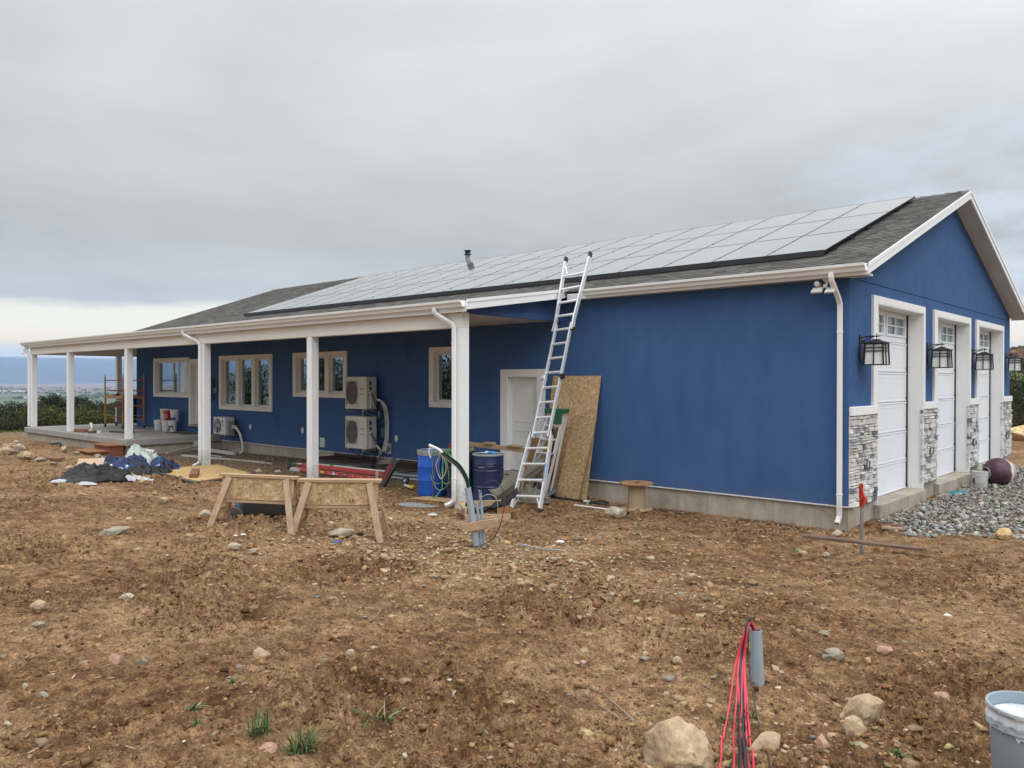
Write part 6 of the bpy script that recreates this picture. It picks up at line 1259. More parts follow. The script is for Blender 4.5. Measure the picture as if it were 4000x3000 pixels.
# ------------------------------------------------------------------ buckets
def bucket(loc, h=.37, r=.145, body=VINYL, label=None, lab='', cat='bucket', grp=None, lid=False, tilt=None, inner=None, handle=False, band=None, name='bucket'):
    t = thing(name, lab, cat, (0, 0, 0), grp); rb = r * .88
    prof = [(0, 0), (rb * .97, 0), (rb, .008), (rb + (r - rb) * .75, h * .76), (r * 1.05, h * .765), (r * 1.05, h * .775), (r * .985, h * .78), (r * .985, h * .84), (r * 1.05, h * .845), (r * 1.05, h * .855), (r * .99, h * .86), (r, h * .95), (r * 1.05, h * .955), (r * 1.06, h), (r * .985, h)]
    if not lid: prof += [(r * .975, h * .98), (rb * .96, .02), (0, .02)]
    part('body', MB().lathe(prof, (0, 0, 0), 40, cap=False), body, t, smooth=True)
    if lid: part('lid', MB().lathe([(0, h + .004), (r * .85, h + .004), (r * .90, h + .014), (r * 1.075, h + .014), (r * 1.085, h - .02), (r * 1.06, h - .022)], (0, 0, 0), 40, cap=False), VINYL, t, smooth=True)
    if handle: part('handle', MB().tube([(r * 1.06 * math.cos(a), -r * 1.06 * abs(math.sin(a)) - .01, h * .82 - .20 * math.sin(a)) for a in np.linspace(0, math.pi, 20)], .0035, 6), GALV, t, smooth='all')
    if label:
        for (z0_, z1_, a0, a1, m) in label:
            P = [((rb + (r - rb) * .75 * z / (h * .76) + .0012) * math.cos(a), (rb + (r - rb) * .75 * z / (h * .76) + .0012) * math.sin(a), z) for z in (z0_, z1_) for a in np.linspace(R(a0), R(a1), 16)]; part('label', MB().grid(P, 16, 2), m, t, smooth='all')
    if inner: part('contents', MB().lathe([(0, h * inner[0] + .004), (rb * .6, h * inner[0] - .004), (r * .93, h * inner[0])], (0, 0, 0), 32, cap=False), inner[1], t, smooth=True)
    t.location = loc
    if tilt: t.rotation_euler = tilt
    return t
DW = mat('dirty_white_plastic', (.62, .62, .60), .45, vs=5, dirt=.3); REDB = mat('red_bucket', (.48, .02, .02), .4, vs=5); BLL = mat('royal_blue_label', (.01, .05, .35), .4); GRL = mat('grey_label', (.40, .44, .46), .5, vs=18, amt=.3, col2=(.62, .64, .64)); DKL = mat('dark_label', (.08, .08, .10), .5)
GRB = 'stacked buckets on the porch slab'; zs = .156
bucket((-23.99, -.42, zs), lab='white bucket with grey label, left end of the lower row', grp=GRB, lid=True, label=[(.05, .24, 215, 330, GRL)]); bucket((-23.55, .0 - .23, zs), lab='grey-labelled bucket barely seen at the back of the lower row', grp=GRB, lid=True, body=GRL)
bucket((-23.42, -.40, zs), lab='white bucket in the middle of the lower row', grp=GRB, lid=True, label=[(.06, .22, 230, 320, GRL)])
bb = bucket((-22.98, -.36, zs), lab='white bucket with a blue square label, right end of the lower row', grp=GRB, lid=True, label=[(.03, .14, 255, 300, BLL), (.15, .22, 260, 345, DKL), (.03, .14, 305, 345, GRL)]); 
z2 = zs + .388
bucket((-23.95, -.22, z2), lab='grey-white bucket at the left of the upper row', grp=GRB, lid=True, body=DW, label=[(.03, .2, 220, 330, GRL)])
rb_ = bucket((-23.52, -.30, z2), lab='red bucket with white lid in the middle of the upper row', grp=GRB, lid=True, body=REDB)
for k in range(4):
    mb = textmb('THE HOME DEPOT'.split(' ')[k] if k < 3 else '', .062, .001) if k < 3 else None
    if mb: part('stencil_letters', xform(mb, Matrix.Rotation(R(38), 4, 'Z') @ Matrix.Translation((-.02 + k * .018, -.142, .21 - k * .062)) @ Matrix.Rotation(R(-38), 4, 'Y')), VINYL, rb_)
wb = bucket((-22.95, -.30, z2), lab='white bucket with a blue band at the right of the upper row', grp=GRB, lid=True, label=[(.02, .12, 240, 350, BLL), (.145, .2, 265, 330, VINYL)]); part('lettering', xform(textmb('WILD', .055, .001), Matrix.Rotation(R(38), 4, 'Z') @ Matrix.Translation((.04, -.146, .17))), DKL, wb)
lb_ = bucket((-18.85, -2.75, gz(-18.8, -2.75) + .14), lab='clean white bucket lying on its side beyond the tarp pile', tilt=(0, R(-86), R(35)), r=.15, h=.38)
bucket((.50, 6.42, gz(.5, 6.42) + .02), r=.15, h=.37, body=DW, lab='white lidless bucket with a wire handle on the crushed rock', handle=True, label=[(.10, .23, 205, 240, DKL)])
bucket((.42, 8.05, gz(.3, 8.1) + .02), r=.21, h=.40, body=DW, lab='wide white tub behind the plaster-stained ball', name='tub', cat='tub')
# foreground bucket at the right edge
bx, by = at(4030, 3.40); bz = float(Gs(bx, by)); BGREY = mat('grey_blue_bucket', (.27, .33, .38), .42, vs=3, dirt=.05); PAINTS = mat('dried_white_plaster', (.66, .68, .70), .7, vs=14, amt=.3, col2=(.42, .45, .49), bs=30, bstr=.6)
fb = bucket((bx, by, 1.99 - (2752 - 1478) / FPX * 3.40 - .37), r=.158, h=.37, body=BGREY, lab='grey bucket crusted with white plaster in the bottom right corner', inner=(.87, PAINTS))
mb = MB(); P = []; n1, n2 = 72, 9
for j in range(n2):
    for i in range(n1):
        a = i / (n1 - 1) * 6.283; lowz = .30 - .045 * float(vnoise(np.array([i * .33]), np.array([1.]), 4)[0]) - .03 * (i % 5 == 2); z = .372 + (lowz - .372) * j / (n2 - 1); rr_ = {0: .1665, 1: .1685}.get(j, .1592) if z > .352 else (.1685 if abs(z - .315) < .006 else .1585); P.append((rr_ * math.cos(a), rr_ * math.sin(a), z))
mb.grid(P, n1, n2); part('plaster_drips', mb, PAINTS, fb, smooth='all')
# the stained ball (mixing drum) on its side
c = Vector((.66, 7.35, gz(.66, 7.3) + .31)); t = thing('mixer_drum', 'round purple-brown mixing drum lying on its side on the crushed rock', 'mixing drum', c)
def ballm():
    m, nt, b_ = base_mat('stained_drum'); v = coords(nt); s = N(nt, 'ShaderNodeSeparateXYZ'); L(nt, v, s.inputs[0]); f = nz(nt, v, 5, 7, .7)
    k = mth(nt, 'ADD', mth(nt, 'MULTIPLY', s.outputs[1], .72), mth(nt, 'ADD', mth(nt, 'MULTIPLY', s.outputs[0], .69), mth(nt, 'MULTIPLY', f, .16)))
    c_ = mix(nt, ramp(nt, k, [(.17, (0, 0, 0)), (.22, (1, 1, 1))]), ramp(nt, f, [(.35, (.045, .015, .028)), (.62, (.11, .045, .065)), (.8, (.30, .24, .25))]), (.62, .58, .52)); L(nt, c_, b_.inputs['Base Color']); b_.inputs['Roughness'].default_value = .6; return m
BM = ballm(); ax_ = Vector((.69, .72, .08)).normalized(); rq = ax_.to_track_quat('Z', 'Y').to_matrix()
part('drum_body', MB().lathe([(.12, -.27), (.19, -.24), (.26, -.16), (.305, -.05), (.31, .05), (.28, .15), (.22, .22), (.16, .255), (0, .26)], c, 40, rq, cap=False), BM, t, smooth='all'); part('mouth_ring', MB().lathe([(.115, -.285), (.135, -.285), (.135, -.255), (.12, -.255), (.11, -.08)], c, 36, rq, cap=False), mat('plaster_rim', (.32, .27, .27), .7), t, smooth=True); part('end_ring', MB().lathe([(.16, .235), (.21, .235), (.215, .255), (.20, .275), (.16, .275)], c, 36, rq, cap=False), mat('cream_ring', (.5, .46, .40), .6), t, smooth=True)
crumple(.35, 5.35, .25, .14, .06, 77, 'work_glove', mat('teal_fabric', (.02, .22, .27), .8), None, rot=.9, edge=.5); tag(bpy.data.objects['work_glove'], 'teal work glove dropped on the crushed rock', 'glove')
# ------------------------------------------------------------------ yard hydrant and plank
hx, hy, hz_ = .63, -1.29, -.52; t = thing('yard_hydrant', 'galvanised standpipe with a red hydrant head in a shallow hole', 'hydrant', (hx, hy, hz_)); RED = mat('red_enamel', (.42, .02, .012), .35, vs=10, amt=.6, col2=(.5, .035, .02), dirt=.1)
part('standpipe', MB().tube([(hx, hy, hz_ - .3), (hx, hy, hz_ + .80)], .021, 16), GALV, t, smooth=True); part('drain_collar', MB().tube([(hx, hy, hz_ - .1), (hx, hy, hz_ + .14)], .03, 16), GALV, t, smooth=True)
part('head', MB().tube([(hx, hy, hz_ + .74), (hx, hy, hz_ + .80), (hx, hy, hz_ + .83), (hx, hy, hz_ + .92), (hx, hy, hz_ + .94)], [.028, .028, .034, .034, .02], 16), RED, t, smooth=True)
part('spout', MB().tube(bez([(hx + .01, hy - .01, hz_ + .88), (hx + .06, hy - .04, hz_ + .88), (hx + .075, hy - .05, hz_ + .83), (hx + .075, hy - .05, hz_ + .80)]), .018, 12), RED, t, smooth=True)
part('handle', MB().bar((hx + .005, hy - .03, hz_ + .90), (hx + .005, hy - .035, hz_ + 1.07), .045, .016, up=(0, 1, 0)).bar((hx - .03, hy, hz_ + .86), (hx - .025, hy, hz_ + 1.05), .018, .03, up=(0, 1, 0)), RED, t, bev=.006); part('rod', MB().tube([(hx, hy, hz_ + .93), (hx, hy, hz_ + 1.06)], .012, 10), RED, t, smooth=True)
pa, pb = Vector((.0, -1.74, -.225)), Vector((1.50, -1.52, -.235)); single('plank', MB().prism([pa + Vector((0, -.07, 0)), pa + Vector((-.03, .07, .0)), pb + Vector((-.08, .07, 0)), pb + Vector((.02, .0, 0)), pb + Vector((-.1, -.07, 0))], (0, 0, .035)), OLDW, 'weathered brown plank bridging the hole in front of the hydrant', 'plank', (.75, -1.63, -.22), bev=.004)
crumple(.05, -1.95, .10, .05, .03, 55, 'green_scrap', mat('green_plastic_scrap', (.12, .32, .22), .4), None); tag(bpy.data.objects['green_scrap'], 'scrap of green plastic left of the hydrant hole', 'plastic scrap')
# ------------------------------------------------------------------ foreground conduit with cables
fx, fy = at(2968, 4.62); fz = gz(fx, fy); zc_ = lambda py, d_: 1.99 - (py - 1478) / FPX * d_
tpx, tpy = at(2956, 4.62); ztop = zc_(2455, 4.62); zbot = zc_(2690, 4.62); fz = zbot - .02
t = thing('foreground_conduit', 'grey plastic conduit rising from the dirt in the foreground', 'conduit', (fx, fy, fz)); n1 = 28; up_ = Vector((tpx, tpy, ztop)) - Vector((fx, fy, zbot)); 
b0, b1 = Vector((fx, fy, zbot)) - up_ * .5, Vector((tpx, tpy, ztop)); part('pipe', MB().tube([b0, b1], .0335, n1, False), GPVC, t, smooth=True); part('pipe_wall', MB().lathe([(.0285, 0), (.0335, 0), (.0335, -.004), (.0285, -.3)], b1, n1, cap=False), GPVC, t, smooth=True)
part('printed_line', xform(textmb('SCHEDULE 40', .022, .0004), Matrix.Translation(Vector((fx - .012, fy, (zbot + ztop) / 2 - .04)) + Vector((-.0215, -.027, 0))) @ Matrix.Rotation(R(-38), 4, 'Z') @ Matrix.Rotation(R(90), 4, 'Y') @ Matrix.Scale(1, 4)), GREYP, t)
PINK = mat('red_wire', (.62, .035, .07), .38, vs=10, spec=.5); BLKW = mat('black_wire', (.020, .022, .026), .4); gb = thing('wire_bundle', 'red and black wires spilling over the top of the foreground conduit', 'wires', b1)
rw = random.Random(11); right_ = Vector((r_.x, r_.y, 0)); toward = -Vector((f_.x, f_.y, 0))
def spill(px_end, py_end, bow, rc, m, k, apex):
    d_ = 4.62; e_d = 1.62 / ((py_end - 1478) / FPX) if py_end > 2700 else 4.3
    e_d = min(e_d, 4.45); ex, ey = at(px_end, e_d); ez = zc_(py_end, e_d); E_ = Vector((ex, ey, ez)); o1 = right_ * rw.uniform(-.018, .012) + toward * rw.uniform(-.015, .012)
    pts = [b1 + o1 + Vector((0, 0, -.12)), b1 + o1 + Vector((0, 0, .0)), b1 + o1 - right_ * .03 + Vector((0, 0, apex)), b1 - right_ * (.075 + bow * .3) + toward * .05 + Vector((0, 0, apex - .045)), b1 - right_ * (.115 + bow) + toward * .09 + Vector((0, 0, -.17))]
    py1 = 2885 + rw.uniform(-25, 25); px1 = 2868 + (px_end - 2868) * .75 + rw.uniform(-3, 3); g_d = 4.
    for _ in range(30): gx1, gy1 = at(px1, g_d); g_d += .5 * ((1.99 - gz(gx1, gy1) - .03) / ((py1 - 1478) / FPX) - g_d)
    gx1, gy1 = at(px1, g_d); G1 = Vector((gx1, gy1, gz(gx1, gy1) + .03 + .006 * (k % 3))); pts += [pts[-1].lerp(G1, .55) + Vector((0, 0, -.01)), G1, G1.lerp(E_, .5) + right_ * rw.uniform(-.008, .008) + Vector((0, 0, .012)), E_]
    pp = [Vector((q.x, q.y, max(q.z, float(G(q.x, q.y)) + rc * 1.3))) for q in bez(pts, 60)]; return part('wire', MB().tube(pp, rc, 8), m, gb, smooth='all')
for k, (px, py, bow, m, rc, ap) in enumerate([(2812, 3040, .03, PINK, .0055, .052), (2868, 3040, .012, PINK, .0055, .045), (2898, 3040, .0, BLKW, .006, .06), (2893, 3040, .0, BLKW, .0055, .066), (2910, 3040, -.01, PINK, .0055, .05), (2922, 3040, -.004, BLKW, .005, .058), (2935, 3040, -.018, PINK, .0055, .042), (2953, 3050, -.022, PINK, .006, .046), (2916, 3030, .004, BLKW, .006, .062), (2930, 3040, -.012, BLKW, .004, .05), (3015, 3010, -.045, BLKW, .004, .036), (2905, 3045, .016, PINK, .0055, .055)]): spill(px, py, bow, rc, m, k, ap)
# ------------------------------------------------------------------ rocks one can tell apart
def rockmat(name, c1, c2, c3):
    m, nt, b_ = base_mat(name); v = coords(nt); f = nz(nt, v, 4.5, 8, .68, .3); g = nz(nt, v, 30, 6, .7); h = nz(nt, v, 7, 7, .7)
    c_ = ramp(nt, f, [(.36, c1), (.5, c2), (.62, c3)]); c_ = mix(nt, .55, c_, ramp(nt, g, [(.3, (.6, .57, .52)), (.7, (1.3, 1.28, 1.22))]), 'MULTIPLY')
    c_ = mix(nt, ramp(nt, h, [(.56, (0, 0, 0)), (.64, (.9, .9, .9))]), c_, (.17, .095, .05)); L(nt, c_, b_.inputs['Base Color']); b_.inputs['Roughness'].default_value = .85; b_.inputs['Specular IOR Level'].default_value = .25; bump(nt, b_, mth(nt, 'ADD', g, mth(nt, 'MULTIPLY', f, 1.5)), .7, .01); return m
RK = {'tan': rockmat('tan_rock', (.24, .165, .10), (.40, .30, .19), (.52, .43, .31)), 'pink': rockmat('pink_rock', (.28, .155, .11), (.42, .26, .19), (.50, .36, .28)), 'grey': rockmat('grey_rock', (.19, .165, .125), (.29, .26, .205), (.40, .365, .30)), 'pale': rockmat('pale_rock', (.28, .235, .17), (.40, .35, .27), (.52, .47, .39)), 'gold': rockmat('golden_rock', (.42, .28, .12), (.58, .43, .22), (.66, .52, .32))}
def rock(px, py, w, h, kind, lab, seed, dist=None, rot=0., dep=.8, ang_=.22, sink=.25, cat='rock', tilt=0, lim0=.66, fine=.028):
    """lump w x h pixels as seen, base resting at image row py"""
    if dist is None:
        dist = 8.
        for _ in range(40): x, y = at(px, dist); dist += .5 * ((1.99 - gz(x, y)) / ((py - 1478) / FPX) - dist)
    x, y = at(px, dist); z = gz(x, y); W_, H_ = w / FPX * dist / 2, h / FPX * dist / 2 / (1 - sink * .5)
    V, F = ICO4; V = V.copy(); sp = seed * 7.7; n = np.array([mnoise.fractal(Vector(v) * 1.1 + Vector((sp, 0, 0)), .9, 2.1, 5) for v in V]); r1 = np.array([mnoise.cell(Vector(v) * 1.3 + Vector((0, sp, 0))) for v in V])
    n2_ = np.array([mnoise.fractal(Vector(v) * 5 + Vector((sp, 3, 0)), .8, 2.2, 4) for v in V]); V = V * (1 + ang_ * n[:, None]); dirs = np.random.RandomState(seed).normal(0, 1, (16, 3)); dirs /= np.linalg.norm(dirs, axis=1)[:, None]
    for d_ in dirs: pr = V @ d_; lim = lim0 + .16 * np.random.RandomState(seed + 1).rand(); ov = np.maximum(pr - lim, 0); V = V - ov[:, None] * d_ * .93
    V = V * (1 + fine * n2_[:, None])
    V = V * np.array([W_, (W_ + H_) / 2 * dep, H_]) / .86; c, s = math.cos(tilt), math.sin(tilt); V[:, [0, 2]] = np.stack([V[:, 0] * c - V[:, 2] * s, V[:, 0] * s + V[:, 2] * c], 1)
    a = YAW + rot; c, s = math.cos(a), math.sin(a); V[:, :2] = np.stack([V[:, 0] * c - V[:, 1] * s, V[:, 0] * s + V[:, 1] * c], 1); V[:, 2] += H_ * (1 - sink)
    me = np_mesh('rock', V, F, True); o = mesh_obj('rock' if cat == 'rock' else cat, me, RK[kind]); o.location = (x, y, float(G(x, y)) * .6 + z * .4); return tag(o, lab, cat)
rock(2640, 3010, 262, 185, 'tan', 'large tan boulder at the bottom edge left of the wires', 47, cat='boulder', sink=.45, ang_=.22, dep=.9, lim0=.70, fine=.05)
rock(3365, 2836, 165, 115, 'tan', 'pointed tan rock standing up right of the wires', 2, rot=.3, ang_=.4, dep=.6, tilt=.2)
rock(3340, 2905, 76, 82, 'tan', 'round mossy rock just in front of the pointed rock', 3); rock(3218, 2985, 62, 84, 'pink', 'upright pinkish rock at the bottom right of the wires', 4, dep=.7)
rock(3062, 3010, 70, 36, 'pink', 'flat pink rock at the bottom edge right of the wires', 5); rock(3000, 2945, 160, 55, 'tan', 'long tan slab half buried under the black wire', 6, rot=.5, tilt=.3, ang_=.1)
rock(3258, 2575, 78, 46, 'grey', 'flat blue-grey slab lying alone right of the conduit', 7, rot=-.5, ang_=.3, dep=.9); rock(3462, 2545, 70, 34, 'pink', 'smooth pink stone above the pointed rock', 8); rock(3222, 2470, 36, 20, 'pale', 'small pale stone right of the conduit top', 9)
rock(2605, 2735, 32, 26, 'tan', 'small round tan stone left of the conduit foot', 10); rock(2650, 2610, 40, 46, 'tan', 'upright tan stone left of the wires', 11, tilt=.6); rock(3680, 2745, 70, 32, 'pink', 'small heap of broken pink rock near the bucket', 12, ang_=.4)
rock(500, 2338, 56, 36, 'pale', 'whitish angular rock in the left middle of the yard', 13, ang_=.35); rock(150, 2382, 66, 38, 'tan', 'tan rock with a dark underside near the left edge', 14, dep=.9); rock(150, 2452, 60, 22, 'grey', 'flat olive-grey stone near the left edge', 15)
rock(330, 2610, 46, 24, 'grey', 'smooth grey-green stone in the lower left', 16); rock(450, 2602, 60, 36, 'pink', 'broken pink-white rock in the lower left', 17, ang_=.35); rock(555, 2608, 52, 36, 'grey', 'thin slab stuck edgewise in the lower left dirt', 18, ang_=.4, dep=.4, tilt=.6)
rock(165, 2742, 44, 26, 'grey', 'small smooth olive stone at the lower left', 19); rock(96, 2700, 30, 22, 'pale', 'small grey-white stone at the lower left edge', 20); rock(1050, 2972, 82, 42, 'pink', 'crumbling pink stone between the two tall grass tufts', 21, ang_=.35)
rock(1020, 2592, 74, 40, 'tan', 'flat pale tan stone above the small grass clumps', 22, dep=1.0); rock(1370, 2576, 36, 24, 'pale', 'small cream stone in the centre foreground', 23); rock(1985, 2802, 84, 34, 'tan', 'long pale stone in the centre foreground', 24)
rock(2405, 2012, 78, 40, 'pale', 'muddy pale rock beside the cable spool', 25, sink=.15, ang_=.3); rock(3925, 2100, 64, 46, 'gold', 'orange-tan rock at the edge of the crushed rock', 26, ang_=.35); rock(3990, 1720, 110, 60, 'gold', 'big yellow boulder beyond the rear garage corner', 27, dist=30, cat='boulder', ang_=.15)
rock(440, 2090, 100, 30, 'grey', 'long thin grey slab on the dirt left of the sawhorses', 28, rot=.3, ang_=.3, tilt=.12); rock(880, 2068, 32, 22, 'pale', 'pale lump between the left sawhorse legs', 29); rock(800, 2022, 44, 26, 'pale', 'cream rock left of the left sawhorse', 30); rock(915, 2142, 50, 26, 'pale', 'flat cream rock in front of the left sawhorse', 31, ang_=.3); rock(995, 2152, 36, 24, 'pale', 'pale shard in front of the left sawhorse', 32, ang_=.4)
rock(1330, 2100, 90, 40, 'pale', 'low pale limestone lump under the right sawhorse', 33, ang_=.3); rock(1008, 1842, 34, 14, 'pale', 'pale flat rock on the dirt before the white downspout length', 34); rock(1084, 1845, 26, 14, 'pale', 'small pale rock before the white downspout length', 35); rock(640, 1960, 34, 24, 'tan', 'tan rock below the yellow OSB sheet', 36); rock(555, 1890, 26, 22, 'tan', 'small tan rock in front of the tarp pile', 37)
for k, (px, py, w, h, kd) in enumerate([(20, 1770, 70, 30, 'tan'), (75, 1765, 60, 34, 'pale'), (100, 1790, 60, 30, 'tan'), (160, 1800, 46, 18, 'grey'), (210, 1815, 30, 16, 'grey'), (250, 1760, 26, 24, 'pale'), (300, 1770, 24, 14, 'grey'), (380, 1800, 30, 26, 'grey'), (45, 1745, 60, 20, 'tan'), (60, 1725, 26, 12, 'pale'), (270, 1830, 40, 16, 'pale'), (3500, 2160, 30, 14, 'tan'), (3270, 2090, 34, 24, 'pale'), (3230, 2170, 26, 18, 'pale')]):
    lb = ['tan rock low at the left edge below the porch slab', 'pale lump of caliche left of the slab corner', 'tan lump left of the slab corner', 'grey flat stone below the slab corner', 'dark little stone below the slab corner', 'upright pale chip against the slab foundation', 'grey chip against the slab foundation', 'grey lump at the foot of the wooden steps', 'tan slab at the far left beyond the slab corner', 'pale chip at the far left above the others', 'pale flat chip left of the wooden steps', 'tan chip right of the plank end', 'pale chip under the right downspout', 'pale chip left of the hydrant hole'][k]
    rock(px, py, w, h, kd, lb, 60 + k, ang_=.35)
# weeds
WEED = vcol_mat('weed_green', .6, 40, .1, .002, 30, .2); rg = random.Random(2)
def weed(px, py, hpx, lab, n, spread, seed, curl=.5, wd=.004):
    rg = random.Random(seed); d_ = 4.
    for _ in range(40): x, y = at(px, d_); d_ += .5 * ((1.99 - gz(x, y)) / ((py - 1478) / FPX) - d_)
    x, y = at(px, d_); z = float(G(x, y)); H = 1.05 * hpx / FPX * d_; mb = MB(); wd = wd * 1.2; n = int(n * .9)
    for k in range(n):
        a = rg.uniform(0, 6.28); l = H * rg.uniform(.3, 1.15); q = rg.uniform(.1, 1.5) * spread; bx_, by_ = x + rg.gauss(0, H * .16), y + rg.gauss(0, H * .16); dx, dy = math.cos(a), math.sin(a); w = wd * rg.uniform(.6, 1.2)
        pts = [(bx_ + dx * l * q * s_ ** 1.6, by_ + dy * l * q * s_ ** 1.6, z - .01 + l * (s_ - curl * q * s_ ** 2.2)) for s_ in (0, .3, .6, .85, 1)]
        vs = []
        for (p_, s_) in zip(pts, (1, .95, .8, .5, .05)): vs += [(p_[0] - dy * w * s_, p_[1] + dx * w * s_, p_[2]), (p_[0] + dy * w * s_, p_[1] - dx * w * s_, p_[2])]
        gc = rg.random(); kk = rg.uniform(.7, 1.3); cc = (.24, .19, .10) if gc < .16 else (.13, .17, .06) if gc < .4 else (.05, .105, .03)
        mb.add(vs, [(i * 2, i * 2 + 1, i * 2 + 3, i * 2 + 2) for i in range(4)], tuple(q_ * kk for q_ in cc))
    single('grass_tuft', mb, WEED, lab, 'weed', (x, y, z), 'green tufts sprouting in the dirt', smooth='all')
weed(1180, 2990, 120, 'tallest dense grass tuft at the bottom edge', 110, .7, 1, wd=.003); weed(1010, 2925, 110, 'second tall grass tuft, left of the tallest', 70, .65, 2, wd=.003); weed(1490, 2880, 135, 'broad-bladed weed with splayed leaves in the foreground', 16, .9, 3, wd=.0065); weed(1680, 2822, 75, 'small broad-bladed weed right of the splayed one', 9, .8, 4, wd=.006)
weed(905, 2706, 36, 'low green clump highest among the tufts', 60, 1.0, 5, wd=.003); weed(760, 2806, 36, 'sprawling leafy clump above the round clump', 34, 1.2, 6, wd=.005); weed(768, 2876, 40, 'round fine-leaved clump at the lower left of the tufts', 80, .8, 7, wd=.0025); weed(2920, 2820, 60, 'grass blades behind the red wires', 40, .9, 8, wd=.003); weed(2830, 2850, 50, 'dry grass matted left of the red wires', 50, 1.3, 9, wd=.003); weed(3930, 2492, 24, 'tiny green sprout near the right edge', 5, .8, 10); weed(3510, 2985, 36, 'yellow-green moss tuft at the bottom right', 60, 1.2, 12, wd=.003); weed(2045, 2150, 14, 'tiny sprout', 3, .5, 11) if False else None
def twig(pxs, r0_, lab, m=None):
    pts = []
    for px, py, up in pxs:
        d_ = 4.
        for _ in range(40): x, y = at(px, d_); d_ += .5 * ((1.99 - gz(x, y) - up) / ((py - 1478) / FPX) - d_)
        x, y = at(px, d_); pts.append((x, y, gz(x, y) + up))
    single('twig', MB().tube(bez(pts), [r0_ * (1 - .6 * i / 33) for i in range(len(bez(pts)))], 7), m or BARK, lab, 'twig', pts[0], 'twigs lying in the dirt', smooth='all')
TW = mat('bleached_twig', (.30, .25, .20), .8, vs=20)
twig([(2520, 2835, .03), (2450, 2815, .05), (2390, 2780, .05), (2310, 2732, .03)], .006, 'forked bleached twig left of the boulder', TW); twig([(2500, 2830, .04), (2440, 2775, .06), (2365, 2708, .05)], .005, 'upper bleached twig beside the forked one', TW); twig([(2450, 2850, .02), (2400, 2830, .03), (2385, 2810, .02)], .004, 'short bleached twig under the forked one', TW)
twig([(3110, 2185, .02), (3150, 2178, .03), (3195, 2170, .02)], .012, 'thin orange stick left of the hydrant hole', REDW); twig([(2020, 2820, .02), (2120, 2805, .05), (2200, 2802, .03)], .006, 'dark red root curling out of the foreground dirt', REDW)
twig([(310, 1925, .02), (345, 1932, .02)], .02, 'pale wood splinter below the tarp pile', PINE)
# white litter
for k, (px, py, w, m_, lb) in enumerate([(3705, 2408, 34, VINYL, 'curved white shard on the dirt at the right'), (1315, 2122, 44, MATS['blue_label'], 'scrap of dark blue plastic in front of the right sawhorse'), (920, 2096, 18, VINYL, 'white paper scrap left of the left sawhorse foot'), (950, 2092, 22, VINYL, 'larger white paper scrap beside the left sawhorse foot'), (2180, 2470, 12, VINYL, 'tiny white chip in the centre of the yard'), (1690, 2012, 40, mat('pale_tin', (.5, .52, .52), .4, .4), 'bent strip of pale metal in front of the corner post'), (2190, 2118, 36, VINYL, 'white scrap on the dirt right of the conduits')]):
    d_ = 8.
    for _ in range(40): x, y = at(px, d_); d_ += .5 * ((1.99 - gz(x, y)) / ((py - 1478) / FPX) - d_)
    x, y = at(px, d_); W_ = w / FPX * d_ / 2; o = crumple(x, y, W_, W_ * .7, W_ * .35, 200 + k, 'litter_scrap', m_, None, z=gz(x, y) + .012, nu_=16, sc=W_, rot=.7); tag(o, lb, 'litter', 'litter scattered on the dirt')
# ------------------------------------------------------------------ tarp and clothing pile
BT = mat('black_poly_sheet', (.006, .006, .007), .55, vs=5, amt=.5, col2=(.018, .016, .014), dirt=.10, spec=.25); 
def print_fabric():
    m, nt, b_ = base_mat('printed_fabric'); v = coords(nt); vo = N(nt, 'ShaderNodeTexVoronoi'); vo.inputs['Scale'].default_value = 6.5; L(nt, v, vo.inputs['Vector']); f = nz(nt, v, 1.6, 4, .6, .8)
    c_ = ramp(nt, f, [(.36, (.008, .012, .035)), (.47, (.012, .025, .09)), (.53, (.02, .10, .28)), (.56, (.55, .60, .62)), (.62, (.012, .02, .07))], 'CONSTANT'); d_ = mth(nt, 'LESS_THAN', vo.outputs['Distance'], .22); p_ = mth(nt, 'GREATER_THAN', nz(nt, v, 1.1, 2), .56)
    L(nt, mix(nt, mth(nt, 'MULTIPLY', d_, p_), c_, (.6, .6, .6)), b_.inputs['Base Color']); b_.inputs['Roughness'].default_value = .7; return m
PF = print_fabric(); MINT = mat('pale_green_fabric', (.42, .48, .42), .7, vs=4, amt=.5, col2=(.52, .57, .53)); WF = mat('white_fabric', (.50, .52, .54), .6, vs=9, amt=.4, col2=(.34, .34, .35), dirt=.3)
PG_ = 'heap of sheeting and cloth by the porch'
def cloth(px, py, w, dpt, h, seed, m, name, lab, sc=.19, rot=.74, amp=.42, edge=.3, zoff=0):
    d_ = 17.
    for _ in range(60): x, y = at(px, d_); d_ += .5 * ((1.99 - gz(x, y) - zoff) / ((py - 1478) / FPX) - d_)
    x, y = at(px, d_); o = crumple(x, y, w / FPX * d_ / 2, dpt, h, seed, name, m, None, sc=sc, rot=rot, amp=amp, edge=edge, nu_=70, z=(gz(x, y) + zoff) if zoff else None); return tag(o, lab, 'cloth' if 'poly' not in m.name else 'plastic sheet', PG_)
cloth(395, 1868, 250, .75, .27, 301, BT, 'plastic_sheet', 'crumpled black plastic sheeting at the front of the heap'); cloth(300, 1878, 180, .45, .10, 302, BT, 'plastic_sheet', 'flat black sheeting trailing off the left end of the heap'); cloth(590, 1850, 190, .6, .20, 303, BT, 'plastic_sheet', 'dark sheeting at the right of the heap')
cloth(490, 1840, 235, .6, .36, 304, PF, 'printed_cloth', 'navy, white and blue printed cloth heaped on top'); cloth(640, 1838, 110, .5, .30, 305, PF, 'printed_cloth', 'blue printed cloth at the right end of the heap'); cloth(555, 1800, 120, .5, .40, 306, MINT, 'pale_cloth', 'pale mint cloth at the back of the heap')
